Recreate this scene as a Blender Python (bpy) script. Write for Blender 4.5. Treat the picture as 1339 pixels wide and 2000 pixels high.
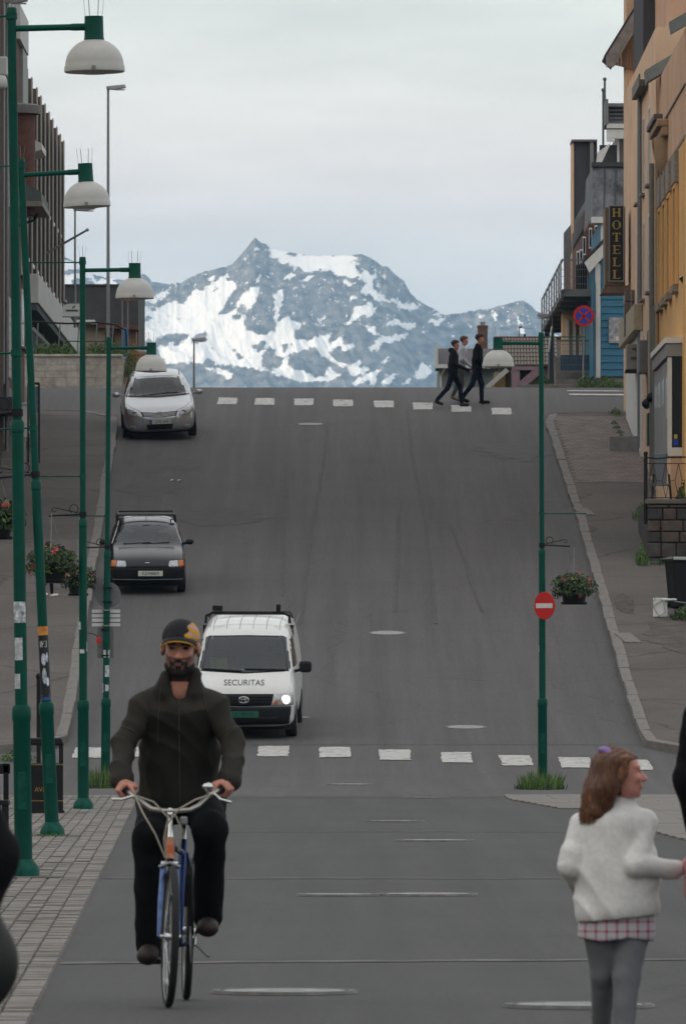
import bpy, bmesh, math, random
import numpy as np
from mathutils import Vector, Matrix
from mathutils.bvhtree import BVHTree
random.seed(7)
R = math.radians
sc = bpy.context.scene
COL = sc.collection
for o in list(bpy.data.objects):
    bpy.data.objects.remove(o)

# ---------------------------------------------------------------- camera, sky, sun, exposure
F = 16950.0            # focal length in photograph pixels (a 200 mm lens)
CH = 1.5               # eye height
HY = 1350.0            # photograph row of the level line of sight
cam = bpy.data.cameras.new('camera')
cam.sensor_fit = 'VERTICAL'
cam.sensor_height = 24.0
cam.lens = F / 2000.0 * 24.0
cam.shift_y = (HY - 1000.0) / 2000.0
cam.clip_start = 1.0
cam.clip_end = 60000.0
cam.dof.use_dof = True
cam.dof.focus_distance = 100.0
cam.dof.aperture_fstop = 14.0
camo = bpy.data.objects.new('camera', cam)
COL.objects.link(camo)
camo.location = (0, 0, CH)
camo.rotation_euler = (R(90), 0, 0)
sc.camera = camo

SUN_AZ, SUN_EL = R(-118), R(10)       # azimuth from +Y clockwise: low evening sun behind on the left; an added, unseen hill there shades the street
w = bpy.data.worlds.new('World')
sc.world = w
w.use_nodes = True
nt = w.node_tree
for n in list(nt.nodes):
    nt.nodes.remove(n)
def wn(t, **k):
    n = nt.nodes.new(t)
    for a, b in k.items():
        setattr(n, a, b)
    return n
out = wn('ShaderNodeOutputWorld'); bg = wn('ShaderNodeBackground'); bg.inputs[1].default_value = 0.1
sky = wn('ShaderNodeTexSky', sky_type='NISHITA', sun_disc=False)
sky.sun_elevation = SUN_EL; sky.sun_rotation = SUN_AZ; sky.air_density = 1.0; sky.dust_density = 4.0
tc = wn('ShaderNodeTexCoord'); sep = wn('ShaderNodeSeparateXYZ'); nt.links.new(tc.outputs['Generated'], sep.inputs[0])
ramp = wn('ShaderNodeValToRGB')                       # the veil of thin cloud, by elevation
cr = ramp.color_ramp
cr.elements[0].position = 0.0; cr.elements[0].color = (9.6, 9.3, 9.3, 1)
cr.elements[1].position = 1.0; cr.elements[1].color = (13.5, 13.4, 13.2, 1)
for p, c in ((0.030, (10.2, 9.9, 9.6, 1)), (0.050, (12.2, 11.3, 10.5, 1)), (0.062, (13.5, 11.9, 10.6, 1)), (0.082, (12.5, 12.5, 10.9, 1)), (0.30, (12.5, 12.3, 12.0, 1))):
    e = cr.elements.new(p); e.color = c
nt.links.new(sep.outputs[2], ramp.inputs[0])
mp = wn('ShaderNodeMapping'); mp.inputs['Scale'].default_value = (14, 14, 75)
nt.links.new(tc.outputs['Generated'], mp.inputs[0])
nz = wn('ShaderNodeTexNoise'); nz.inputs['Scale'].default_value = 1.6; nz.inputs['Detail'].default_value = 5; nz.inputs['Roughness'].default_value = 0.55
nt.links.new(mp.outputs[0], nz.inputs[0])
mr = wn('ShaderNodeMapRange'); mr.inputs['From Min'].default_value = 0.3; mr.inputs['From Max'].default_value = 0.7; mr.inputs['To Min'].default_value = 0.86; mr.inputs['To Max'].default_value = 1.09
nt.links.new(nz.outputs[0], mr.inputs[0])
mul = wn('ShaderNodeVectorMath', operation='SCALE'); nt.links.new(ramp.outputs[0], mul.inputs[0]); nt.links.new(mr.outputs[0], mul.inputs['Scale'])
mix = wn('ShaderNodeMix', data_type='RGBA'); mix.inputs[0].default_value = 0.62
nt.links.new(sky.outputs[0], mix.inputs[6]); nt.links.new(mul.outputs[0], mix.inputs[7])
nt.links.new(mix.outputs[2], bg.inputs[0]); nt.links.new(bg.outputs[0], out.inputs[0])

sun = bpy.data.lights.new('sun', 'SUN'); sun.energy = 2.7; sun.angle = R(0.5); sun.color = (1.0, 0.86, 0.70)
suno = bpy.data.objects.new('sun', sun); COL.objects.link(suno)
sd = Vector((math.sin(SUN_AZ) * math.cos(SUN_EL), math.cos(SUN_AZ) * math.cos(SUN_EL), math.sin(SUN_EL)))
suno.rotation_euler = sd.to_track_quat('Z', 'Y').to_euler(); suno.location = (0, 0, 60)

sc.render.engine = 'CYCLES'
sc.view_settings.view_transform = 'Standard'; sc.view_settings.look = 'None'
sc.view_settings.exposure = 0.27; sc.view_settings.gamma = 1.0; sc.view_settings.use_curve_mapping = False
cy = sc.cycles
cy.use_denoising = True; cy.max_bounces = 6; cy.volume_bounces = 1; cy.transparent_max_bounces = 12
cy.caustics_reflective = False; cy.caustics_refractive = False; cy.sample_clamp_indirect = 6
try:
    cy.denoiser = 'OPENIMAGEDENOISE'
except Exception:
    pass

# ---------------------------------------------------------------- the lie of the land
def hz(d):
    """height of the street at distance d: level, then the steep hill, then the crest and down the far side"""
    if d <= 134: return 0.0
    if d <= 160: return 0.00223 * (d - 134) ** 2
    if d <= 225: return 1.5075 + 0.116 * (d - 160)
    z0 = 1.5075 + 0.116 * 65
    k = 0.0101; t = d - 225
    t1 = (0.116 + 0.07) / k
    if t <= t1: return z0 + 0.116 * t - 0.5 * k * t * t
    z1 = z0 + 0.116 * t1 - 0.5 * k * t1 * t1
    return max(-1.0, z1 - 0.07 * (t - t1))
def slope(d): return (hz(d + .05) - hz(d - .05)) / .1
def S(d): return F / d
def gd(py, dz=0.0):
    """distance at which the street surface (raised by dz) lies on photograph row py"""
    lo, hi = 15.0, 233.0
    f = lambda d: HY - S(d) * (hz(d) + dz - CH)
    for _ in range(60):
        m = .5 * (lo + hi)
        if f(m) > py: lo = m
        else: hi = m
    return .5 * (lo + hi)
def PX(px, d): return (px - 669.5) / S(d)
def PZ(py, d): return CH + (HY - py) / S(d)
def P(px, py, d): return Vector((PX(px, d), d, PZ(py, d)))

# ---------------------------------------------------------------- materials
MATS = {}
def mat(name, col, rough=0.7, metal=0.0, var=0.12, scale=6.0, bump=0.0, bscale=40.0, spec=0.4, stretch=None, col2=None, emit=None, coat=0.0):
    """a procedural paint/stone/cloth: base colour broken up by noise, with fine bump"""
    if name in MATS: return MATS[name]
    m = bpy.data.materials.new(name); m.use_nodes = True
    t = m.node_tree; b = t.nodes['Principled BSDF']
    b.inputs['Roughness'].default_value = rough; b.inputs['Metallic'].default_value = metal
    b.inputs['Specular IOR Level'].default_value = spec
    b.inputs['Coat Weight'].default_value = coat
    c = t.nodes.new('ShaderNodeTexCoord')
    vec = c.outputs['Object']
    if stretch:
        q = t.nodes.new('ShaderNodeMapping'); q.inputs['Scale'].default_value = stretch
        t.links.new(vec, q.inputs[0]); vec = q.outputs[0]
    n = t.nodes.new('ShaderNodeTexNoise'); n.inputs['Scale'].default_value = scale; n.inputs['Detail'].default_value = 6; n.inputs['Roughness'].default_value = 0.65
    t.links.new(vec, n.inputs[0])
    r = t.nodes.new('ShaderNodeValToRGB')
    r.color_ramp.elements[0].position = 0.3; r.color_ramp.elements[1].position = 0.7
    a = [max(0.0, x * (1 - var)) for x in col]; d = [min(1.0, x * (1 + var)) for x in (col2 or col)]
    r.color_ramp.elements[0].color = (*a, 1); r.color_ramp.elements[1].color = (*d, 1)
    t.links.new(n.outputs[0], r.inputs[0]); t.links.new(r.outputs[0], b.inputs['Base Color'])
    if bump:
        n2 = t.nodes.new('ShaderNodeTexNoise'); n2.inputs['Scale'].default_value = bscale; n2.inputs['Detail'].default_value = 5
        t.links.new(vec, n2.inputs[0])
        bp = t.nodes.new('ShaderNodeBump'); bp.inputs['Strength'].default_value = bump; bp.inputs['Distance'].default_value = 0.02
        t.links.new(n2.outputs[0], bp.inputs['Height']); t.links.new(bp.outputs[0], b.inputs['Normal'])
    if emit:
        b.inputs['Emission Color'].default_value = (*emit[0], 1); b.inputs['Emission Strength'].default_value = emit[1]
    MATS[name] = m
    return m

def nodes_of(m): return m.node_tree, m.node_tree.nodes['Principled BSDF']
def glass_mat(name, tint=(0.03, 0.035, 0.04), alpha=0.55):
    """window glass: mirror-like by angle, otherwise partly clear"""
    if name in MATS: return MATS[name]
    m = bpy.data.materials.new(name); m.use_nodes = True
    t = m.node_tree; b = t.nodes['Principled BSDF']
    b.inputs['Base Color'].default_value = (*tint, 1); b.inputs['Roughness'].default_value = 0.03
    b.inputs['Specular IOR Level'].default_value = 0.6
    n = t.nodes.new('ShaderNodeTexNoise'); n.inputs['Scale'].default_value = 3.0
    c = t.nodes.new('ShaderNodeTexCoord'); t.links.new(c.outputs['Object'], n.inputs[0])
    q = t.nodes.new('ShaderNodeMapRange'); q.inputs['To Min'].default_value = alpha - .05; q.inputs['To Max'].default_value = alpha + .05
    t.links.new(n.outputs[0], q.inputs[0]); t.links.new(q.outputs[0], b.inputs['Alpha'])
    MATS[name] = m
    return m

# ---------------------------------------------------------------- mesh helpers
class MB:
    def __init__(s): s.v = []; s.f = []; s.m = []
    def add(s, vs, fs, mi=0):
        o = len(s.v); s.v += [tuple(v) for v in vs]; s.f += [tuple(i + o for i in f) for f in fs]; s.m += [mi] * len(fs); return s
    def box(s, x0, x1, y0, y1, z0, z1, mi=0, M=None):
        vs = [(x, y, z) for x in (x0, x1) for y in (y0, y1) for z in (z0, z1)]
        if M is not None: vs = [M @ Vector(v) for v in vs]
        return s.add(vs, [(0, 1, 3, 2), (4, 6, 7, 5), (0, 4, 5, 1), (2, 3, 7, 6), (0, 2, 6, 4), (1, 5, 7, 3)], mi)
    def bar(s, a, b, wx, wz, mi=0, up=(0, 0, 1)):
        a = Vector(a); b = Vector(b); d = (b - a).normalized(); u = Vector(up)
        if abs(d.dot(u)) > .98: u = Vector((0, 1, 0))
        r = d.cross(u).normalized(); u = r.cross(d)
        vs = [p + r * sx * wx / 2 + u * sz * wz / 2 for p in (a, b) for sx in (-1, 1) for sz in (-1, 1)]
        return s.add(vs, [(0, 1, 3, 2), (4, 6, 7, 5), (0, 4, 5, 1), (2, 3, 7, 6), (0, 2, 6, 4), (1, 5, 7, 3)], mi)
    def tube(s, pts, r, n=8, mi=0, cap=True):
        pts = [Vector(p) for p in pts]; rs = r if isinstance(r, (list, tuple)) else [r] * len(pts)
        vs = []; ref = None
        for i, p in enumerate(pts):
            d = (pts[min(i + 1, len(pts) - 1)] - pts[max(i - 1, 0)]).normalized()
            if ref is None:
                ref = d.orthogonal().normalized()
            ref = (ref - d * ref.dot(d)); ref = ref.normalized() if ref.length > 1e-6 else d.orthogonal().normalized()
            q = d.cross(ref)
            for k in range(n):
                a = 2 * math.pi * k / n
                vs.append(p + (ref * math.cos(a) + q * math.sin(a)) * rs[i])
        fs = []
        for i in range(len(pts) - 1):
            for k in range(n):
                fs.append((i * n + k, i * n + (k + 1) % n, (i + 1) * n + (k + 1) % n, (i + 1) * n + k))
        if cap:
            fs.append(tuple(range(n - 1, -1, -1))); fs.append(tuple(range((len(pts) - 1) * n, len(pts) * n)))
        return s.add(vs, fs, mi)
    def lathe(s, prof, n=16, c=(0, 0, 0), mi=0, M=None, cap=True):
        vs = []
        for r, z in prof:
            for k in range(n):
                a = 2 * math.pi * k / n
                v = Vector((r * math.cos(a), r * math.sin(a), z))
                if M is not None: v = M @ v
                vs.append(v + Vector(c))
        fs = []
        for i in range(len(prof) - 1):
            for k in range(n):
                fs.append((i * n + k, i * n + (k + 1) % n, (i + 1) * n + (k + 1) % n, (i + 1) * n + k))
        if cap:
            if prof[0][0] > 1e-5: fs.append(tuple(range(n - 1, -1, -1)))
            if prof[-1][0] > 1e-5: fs.append(tuple(range((len(prof) - 1) * n, len(prof) * n)))
        return s.add(vs, fs, mi)
    def prism(s, poly, a0, a1, axis='y', mi=0):
        """2-D outline (u,v) swept from a0 to a1 along an axis"""
        def pt(u, v, a): return {'y': (u, a, v), 'x': (a, u, v), 'z': (u, v, a)}[axis]
        n = len(poly)
        vs = [pt(u, v, a0) for u, v in poly] + [pt(u, v, a1) for u, v in poly]
        fs = [tuple(range(n)), tuple(range(2 * n - 1, n - 1, -1))] + [(i, i + n, (i + 1) % n + n, (i + 1) % n) for i in range(n)]
        return s.add(vs, fs, mi)
    def ell(s, c, r, n=12, m=8, mi=0, M=None):
        prof = [(math.sin(math.pi * i / m), -math.cos(math.pi * i / m)) for i in range(m + 1)]
        vs = []
        for pr, pz in prof:
            for k in range(n):
                a = 2 * math.pi * k / n
                v = Vector((pr * math.cos(a) * r[0], pr * math.sin(a) * r[1], pz * r[2]))
                if M is not None: v = M @ v
                vs.append(v + Vector(c))
        fs = [(i * n + k, i * n + (k + 1) % n, (i + 1) * n + (k + 1) % n, (i + 1) * n + k) for i in range(m) for k in range(n)]
        return s.add(vs, fs, mi)
    def loft(s, rings, mi=0, cap=True, closed=True):
        n = len(rings[0]); vs = [p for r in rings for p in r]; fs = []
        for i in range(len(rings) - 1):
            for k in range(n if closed else n - 1):
                fs.append((i * n + k, i * n + (k + 1) % n, (i + 1) * n + (k + 1) % n, (i + 1) * n + k))
        if cap and closed:
            fs.append(tuple(range(n - 1, -1, -1))); fs.append(tuple(range((len(rings) - 1) * n, len(rings) * n)))
        return s.add(vs, fs, mi)
    def build(s, name, mats, parent=None, smooth=False, bevel=0.0, loc=None, fix=True):
        me = bpy.data.meshes.new(name); me.from_pydata(s.v, [], s.f)
        for m in (mats if isinstance(mats, (list, tuple)) else [mats]): me.materials.append(m)
        if len(set(s.m)) > 1: me.polygons.foreach_set('material_index', s.m)
        if fix:
            b = bmesh.new(); b.from_mesh(me); bmesh.ops.remove_doubles(b, verts=b.verts, dist=1e-5); bmesh.ops.recalc_face_normals(b, faces=b.faces); b.to_mesh(me); b.free()
        if smooth:
            me.polygons.foreach_set('use_smooth', [True] * len(me.polygons))
            try: me.set_sharp_from_angle(angle=R(40))
            except Exception: pass
        me.update()
        return obj(name, me, parent, bevel, loc)
def obj(name, me, parent=None, bevel=0.0, loc=None):
    o = bpy.data.objects.new(name, me); COL.objects.link(o)
    if parent is not None: o.parent = parent
    if loc is not None: o.location = loc
    if bevel:
        b = o.modifiers.new('bevel', 'BEVEL'); b.width = bevel; b.segments = 2; b.limit_method = 'ANGLE'; b.angle_limit = R(40)
    return o
def tag(o, label, cat, group=None):
    o['label'] = label; o['category'] = cat
    if group: o['group'] = group
    return o
def struct(o, label=None):
    o['kind'] = 'structure'
    if label: o['label'] = label
    return o
def thing(name, label, cat, loc=(0, 0, 0), rot=(0, 0, 0), group=None):
    o = bpy.data.objects.new(name, None); COL.objects.link(o); o.location = loc; o.rotation_euler = rot
    return tag(o, label, cat, group)
def copy_tree(o, parent=None):
    c = o.copy(); COL.objects.link(c); c.parent = parent
    for ch in list(o.children): copy_tree(ch, c)
    return c
def text_mb(body, size, font_w=1.0):
    """flat letters as mesh data, centred on the origin, in the x-z plane"""
    cu = bpy.data.curves.new('lettering', 'FONT'); cu.body = body; cu.size = size; cu.align_x = 'CENTER'; cu.align_y = 'CENTER'; cu.resolution_u = 3
    o = bpy.data.objects.new('lettering', cu); COL.objects.link(o)
    dg = bpy.context.evaluated_depsgraph_get(); me = bpy.data.meshes.new_from_object(o.evaluated_get(dg))
    mb = MB(); mb.add([(v.co.x * font_w, 0, v.co.y) for v in me.vertices], [tuple(p.vertices) for p in me.polygons])
    bpy.data.objects.remove(o); bpy.data.curves.remove(cu); bpy.data.meshes.remove(me)
    return mb

# ---------------------------------------------------------------- shared materials
ASPH = bpy.data.materials.new('asphalt'); ASPH.use_nodes = True
def asphalt_nodes(m, base, var, streak=True, crack=.80):
    t, b = nodes_of(m); L = t.links
    N = lambda ty: t.nodes.new(ty)
    c = N('ShaderNodeTexCoord'); b.inputs['Roughness'].default_value = 0.82; b.inputs['Specular IOR Level'].default_value = 0.3
    n1 = N('ShaderNodeTexNoise'); n1.inputs['Scale'].default_value = 0.25; n1.inputs['Detail'].default_value = 7; n1.inputs['Roughness'].default_value = .62
    n2 = N('ShaderNodeTexNoise'); n2.inputs['Scale'].default_value = 26; n2.inputs['Detail'].default_value = 4
    mp = N('ShaderNodeMapping'); mp.inputs['Scale'].default_value = (1.5, 0.03, 0.03); L.new(c.outputs['Object'], mp.inputs[0])
    n3 = N('ShaderNodeTexNoise'); n3.inputs['Scale'].default_value = 1.6; n3.inputs['Detail'].default_value = 5; n3.inputs['Roughness'].default_value = .7
    L.new(c.outputs['Object'], n1.inputs[0]); L.new(c.outputs['Object'], n2.inputs[0]); L.new(mp.outputs[0], n3.inputs[0])
    def mrng(n, a, bb, lo, hi):
        q = N('ShaderNodeMapRange'); q.inputs['From Min'].default_value = a; q.inputs['From Max'].default_value = bb; q.inputs['To Min'].default_value = lo; q.inputs['To Max'].default_value = hi; L.new(n, q.inputs[0]); return q.outputs[0]
    def m2(a, bb):
        q = N('ShaderNodeMath'); q.operation = 'MULTIPLY'; L.new(a, q.inputs[0]); L.new(bb, q.inputs[1]); return q.outputs[0]
    f = m2(mrng(n1.outputs[0], .3, .7, 1 - var, 1 + var), mrng(n2.outputs[0], .3, .7, .72, 1.28))
    if streak: f = m2(f, mrng(n3.outputs[0], .34, .66, .80, 1.12))
    # fine cracks
    vo = N('ShaderNodeTexVoronoi'); vo.feature = 'DISTANCE_TO_EDGE'; vo.inputs['Scale'].default_value = .16
    nw = N('ShaderNodeTexNoise'); nw.inputs['Scale'].default_value = .8; nw.inputs['Detail'].default_value = 6; L.new(c.outputs['Object'], nw.inputs[0])
    ad = N('ShaderNodeMixRGB'); ad.blend_type = 'ADD'; ad.inputs[0].default_value = 1.0; L.new(c.outputs['Object'], ad.inputs[1]); L.new(nw.outputs[1], ad.inputs[2]); L.new(ad.outputs[0], vo.inputs[0])
    f = m2(f, mrng(vo.outputs[0], .001, .006 if crack > .7 else .012, crack, 1.0))
    sc_ = N('ShaderNodeVectorMath'); sc_.operation = 'SCALE'; sc_.inputs[0].default_value = base; L.new(f, sc_.inputs['Scale']); L.new(sc_.outputs[0], b.inputs['Base Color'])
    bp = N('ShaderNodeBump'); bp.inputs['Strength'].default_value = .35; bp.inputs['Distance'].default_value = .01; L.new(n2.outputs[0], bp.inputs['Height']); L.new(bp.outputs[0], b.inputs['Normal'])
asphalt_nodes(ASPH, (0.079, 0.074, 0.073), .07)
ASPH2 = bpy.data.materials.new('pale_asphalt'); ASPH2.use_nodes = True; asphalt_nodes(ASPH2, (0.054, 0.052, 0.051), .10)
ASPH3 = bpy.data.materials.new('brown_pavement_asphalt'); ASPH3.use_nodes = True; asphalt_nodes(ASPH3, (0.088, 0.076, 0.069), .30, False, .55)
KERB = mat('kerb_granite', (.155, .142, .132), .8, var=.25, scale=9, bump=.3)
PAINT = mat('road_paint', (.36, .35, .335), .75, var=.25, scale=7, col2=(.45, .44, .42))
def _worn():
    t, b = nodes_of(PAINT); c = t.nodes.new('ShaderNodeTexCoord'); q = t.nodes.new('ShaderNodeMapping'); q.inputs['Scale'].default_value = (2.2, .9, 1)
    n = t.nodes.new('ShaderNodeTexNoise'); n.inputs['Scale'].default_value = 1.5; n.inputs['Detail'].default_value = 9; n.inputs['Roughness'].default_value = .72
    t.links.new(c.outputs['Object'], q.inputs[0]); t.links.new(q.outputs[0], n.inputs[0])
    r = t.nodes.new('ShaderNodeValToRGB'); r.color_ramp.elements[0].position = .56; r.color_ramp.elements[1].position = .64; t.links.new(n.outputs[0], r.inputs[0])
    m = t.nodes.new('ShaderNodeMix'); m.data_type = 'RGBA'; src = b.inputs['Base Color'].links[0].from_socket
    t.links.new(r.outputs[0], m.inputs[0]); t.links.new(src, m.inputs[6]); m.inputs[7].default_value = (.11, .107, .105, 1); t.links.new(m.outputs[2], b.inputs['Base Color'])
_worn()
CONC = mat('pale_concrete', (.24, .225, .21), .85, var=.2, scale=5, bump=.2)
EARTH = mat('earth', (.075, .063, .054), .95, var=.4, scale=3, bump=.6, bscale=14)
IRON = mat('cast_iron', (.25, .25, .25), .55, .3, var=.25, scale=14)
GREEN = mat('green_enamel', (.0005, .062, .043), .5, var=.22, scale=3, spec=.16, bump=.05, bscale=60)
GREENW = mat('green_enamel_chipped', (.0005, .05, .036), .55, spec=.15, var=.3, scale=12, col2=(.004, .085, .06))
DOME = mat('lamp_dome_white', (.44, .43, .41), .5, var=.08, scale=5)
BLACK = mat('black_iron', (.010, .010, .011), .55, var=.2, spec=.2)
GREY = mat('galvanised_steel', (.23, .24, .25), .45, .6, var=.12, scale=20)
WHITE = mat('white_paint', (.66, .66, .64), .6, var=.08)
RUBBER = mat('tyre_rubber', (.014, .014, .014), .8, var=.3, bump=.2)
CHROME = mat('chrome', (.60, .60, .60), .2, 1.0, var=.06)
LEAF = mat('leaf_green', (.045, .10, .018), .6, var=.45, scale=20, col2=(.085, .15, .03))
DLEAF = mat('dark_leaf', (.014, .028, .010), .6, var=.5, scale=25, col2=(.03, .055, .018))
REDP = mat('red_petal', (.42, .02, .05), .6, var=.3, scale=30)
PINKP = mat('pink_petal', (.55, .16, .18), .6, var=.3, scale=30)
DARKIN = mat('dark_interior', (.012, .012, .013), .9, var=.3)
# ---------------------------------------------------------------- ground, streets, pavements
def strip_mesh(name, m, d0, d1, xl, xr, dz, step=1.0, parent=None, nx=1):
    """a sheet that follows the street profile between two lines xl(d), xr(d)"""
    n = max(2, int((d1 - d0) / step) + 1); vs = []; fs = []
    for i in range(n):
        d = d0 + (d1 - d0) * i / (n - 1)
        for k in range(nx + 1):
            t = k / nx
            vs.append((xl(d) * (1 - t) + xr(d) * t, d, hz(d) + dz))
    for i in range(n - 1):
        for k in range(nx):
            a = i * (nx + 1) + k
            fs.append((a, a + 1, a + nx + 2, a + nx + 1))
    mb = MB(); mb.add(vs, fs)
    o = mb.build(name, m, parent, smooth=True, fix=False)
    return o
const = lambda x: (lambda d: x)
gmat = mat('hillside_ground', (.07, .072, .05), .95, var=.4, scale=.4, col2=(.06, .09, .03))
vs = []; fs = []
rows = [-3000, -300, -50, 0, 60, 120] + [134 + i * 2 for i in range(13)] + [160, 190, 225] + [227 + i * 3 for i in range(12)] + [275, 300, 340, 380, 420, 600, 1500, 5000, 14000]
for d in rows:
    for x in (-14000, -2000, -60, -10, 10, 60, 2000, 14000): vs.append((x, d, hz(d) - .06))
for i in range(len(rows) - 1):
    for k in range(7):
        a = i * 8 + k; fs.append((a, a + 1, a + 9, a + 8))
g = MB(); g.add(vs, fs); struct(g.build('ground', gmat, smooth=True, fix=False), 'ground of the hillside town reaching to the mountains')

LE = lambda d: -0.73 - 0.0176 * d             # edge between street asphalt and the setts on the left
KL = lambda d: -4.75 - 0.0125 * (d - 149)     # left kerb of the hill street
KR = lambda d: 5.17 if d < 190 else 5.17 - .004 * (d - 190)
def RE(d):                                    # right edge of the level street
    return 3.9 if d < 86 else 3.9 - (d - 86) * .036
struct(strip_mesh('pedestrian_street', ASPH2, 12, 124.6, LE, lambda d: 14.0, 0.0, 4, nx=4), 'grey asphalt of the level street in front')
struct(strip_mesh('crossing_road', ASPH, 124.6, 150, const(-40), const(40), 0.0, 1, nx=6), 'asphalt of the road crossing at the foot of the hill')
struct(strip_mesh('hill_road', ASPH, 150, 262, lambda d: KL(d) - .25, lambda d: KR(d) + .25, 0.004, 1, nx=6), 'steep grey asphalt road climbing to the crest')
struct(strip_mesh('side_road', ASPH, 221.0, 236.5, const(-45), const(45), -0.004, 1, nx=4), 'asphalt side street crossing at the crest')
# right-hand flagged pavement beside the level street
fl = bpy.data.objects.new('flagged_pavement', None); COL.objects.link(fl); struct(fl, 'pale flagstone pavement at the right of the level street')
FLAG = mat('flagstone', (.17, .155, .14), .85, var=.2, scale=3, bump=.2)
mbase = None
d = 84.0; first = None; row = 0
while d < 123.8:
    x = max(3.3, 3.43 + (d - 86) * -.0285) if d < 110 else max(2.3, 3.43 - .0285 * 24 - (d - 110) * .05)
    x0 = x; k = 0
    while x0 < 6.2:
        wv = .6
        if first is None:
            mb = MB(); mb.box(0, .597, 0, 1.184, -.05, .022); first = mb.build('flagstone', FLAG, fl, bevel=.006); o = first
        else:
            o = first.copy(); COL.objects.link(o)
        o.location = (x0, d, random.uniform(-.002, .003)); o.rotation_euler = (0, 0, random.uniform(-.004, .004))
        x0 += wv; k += 1
    d += 1.19; row += 1
# setts on the left of the level street: strips of small stones, one mass
SETT = mat('granite_setts', (.155, .142, .130), .85, var=.35, scale=2.2, bump=.3, col2=(.19, .172, .155))
vs = []; fs = []; mi = []
d = 30.0; i = 0
while d < 124:
    ln = .25 if d < 75 else .5
    x = LE(d); k = 0
    lim = max(-669.5 / S(d) - .7, x - 3.0)
    while x > lim:
        wv = (.125, .14, .115, .13, .12)[k % 5] if k else .15
        jx = random.uniform(-.006, .006); h = .012 + random.uniform(-.004, .005) - (.016 if random.random() < .02 else 0)
        a = x - wv + .003; b = x - .003; of_ = (k * .382 % 1) * ln + .04 * math.sin(k * 5 + d * .7); y0 = d + .005 + of_ + random.uniform(-.02, .02); y1 = d + ln - .005 + of_
        o = len(vs); e = .006
        vs += [(a, y0, -.03), (b, y0, -.03), (b, y1, -.03), (a, y1, -.03), (a + e, y0 + e, h), (b - e, y0 + e, h), (b - e, y1 - e, h), (a + e, y1 - e, h)]
        fs += [(o + 4, o + 5, o + 6, o + 7), (o, o + 1, o + 5, o + 4), (o + 1, o + 2, o + 6, o + 5), (o + 2, o + 3, o + 7, o + 6), (o + 3, o, o + 4, o + 7)]
        x -= wv; k += 1
    d += ln; i += 1
mb = MB(); mb.v = vs; mb.f = fs; mb.m = [0] * len(fs)
so = mb.build('sett_paving', SETT, fix=False); so['kind'] = 'stuff'; so['label'] = 'strips of worn grey-brown granite setts along the left edge'
bed = strip_mesh('sett_bed', mat('joint_sand', (.115, .106, .097), .95, var=.3), 12, 124.6, const(-16), lambda d: LE(d) + .004, .001, 6); struct(bed, 'sandy bed between the setts')
# pale joints laid across the level street
for py, wd, off in ((1557, .6, 0), (1625, .4, .0), (1717, .32, 0), (1880, .36, -.006)):
    d0 = gd(py); mb = MB()
    n = 40; vs = []; fs = []
    for k in range(n + 1):
        x = LE(d0) + .02 + (6.0 - LE(d0)) * k / n
        yy = d0 - off * 100 * (x) * .35 + random.uniform(-.06, .06)
        vs += [(x, yy, .004), (x, yy + wd * random.uniform(.5, 1.0), .0045)]
        if k: fs.append((2 * k - 2, 2 * k, 2 * k + 1, 2 * k - 1))
    mb.add(vs, fs); struct(mb.build('pavement_joint', mat('worn_joint', (.092, .087, .082), .85, var=.5, scale=3, col2=(.115, .108, .10)), fix=False), 'thin pale joint laid across the level street')
# pavements of the hill
def PLr(d): return KL(d) - .13
struct(strip_mesh('left_pavement', ASPH3, 147.5, 220.5, const(-14), lambda d: PLr(d) if d > 149.5 else PLr(149.5) - (149.5 - d) ** 2 * .55, .12, .5, nx=4), 'wide cracked asphalt pavement left of the hill road')
struct(strip_mesh('right_pavement', ASPH3, 146.2, 220.1, lambda d: KR(d) + .13 if d >= 150 else KR(150) + 3.16 - 3.0 * math.sqrt(max(0, 1 - ((150 - d) / 3.9) ** 2)), const(14), .12, .4, nx=4), 'worn brownish pavement right of the hill road')
# brick pavers near the top right
BRK = mat('pink_pavers', (.135, .108, .100), .85, var=.3, scale=2.5, col2=(.165, .132, .12))
vs = []; fs = []
d = 200.5; row = 0
while d < 218.3:
    x = KR(d) + .22 + (.07 if row % 2 else 0)
    while x < 7.05:
        h0 = hz(d) + .130 + random.uniform(-.0025, .0025); h1 = h0 + .116 * .39; o = len(vs)
        vs += [(x, d, h0 - .02), (x + .138, d, h0 - .02), (x + .138, d + .395, h1 - .02), (x, d + .395, h1 - .02), (x + .004, d + .008, h0), (x + .134, d + .008, h0), (x + .134, d + .387, h1), (x + .004, d + .387, h1)]
        fs += [(o + 4, o + 5, o + 6, o + 7), (o, o + 1, o + 5, o + 4), (o + 1, o + 2, o + 6, o + 5), (o + 2, o + 3, o + 7, o + 6), (o + 3, o, o + 4, o + 7)]
        x += .142
    d += .40; row += 1
mb = MB(); mb.v = vs; mb.f = fs; mb.m = [0] * len(fs); o = mb.build('paver_paving', BRK, fix=False); o['kind'] = 'stuff'; o['label'] = 'pinkish paving blocks on the upper right pavement'

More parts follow.
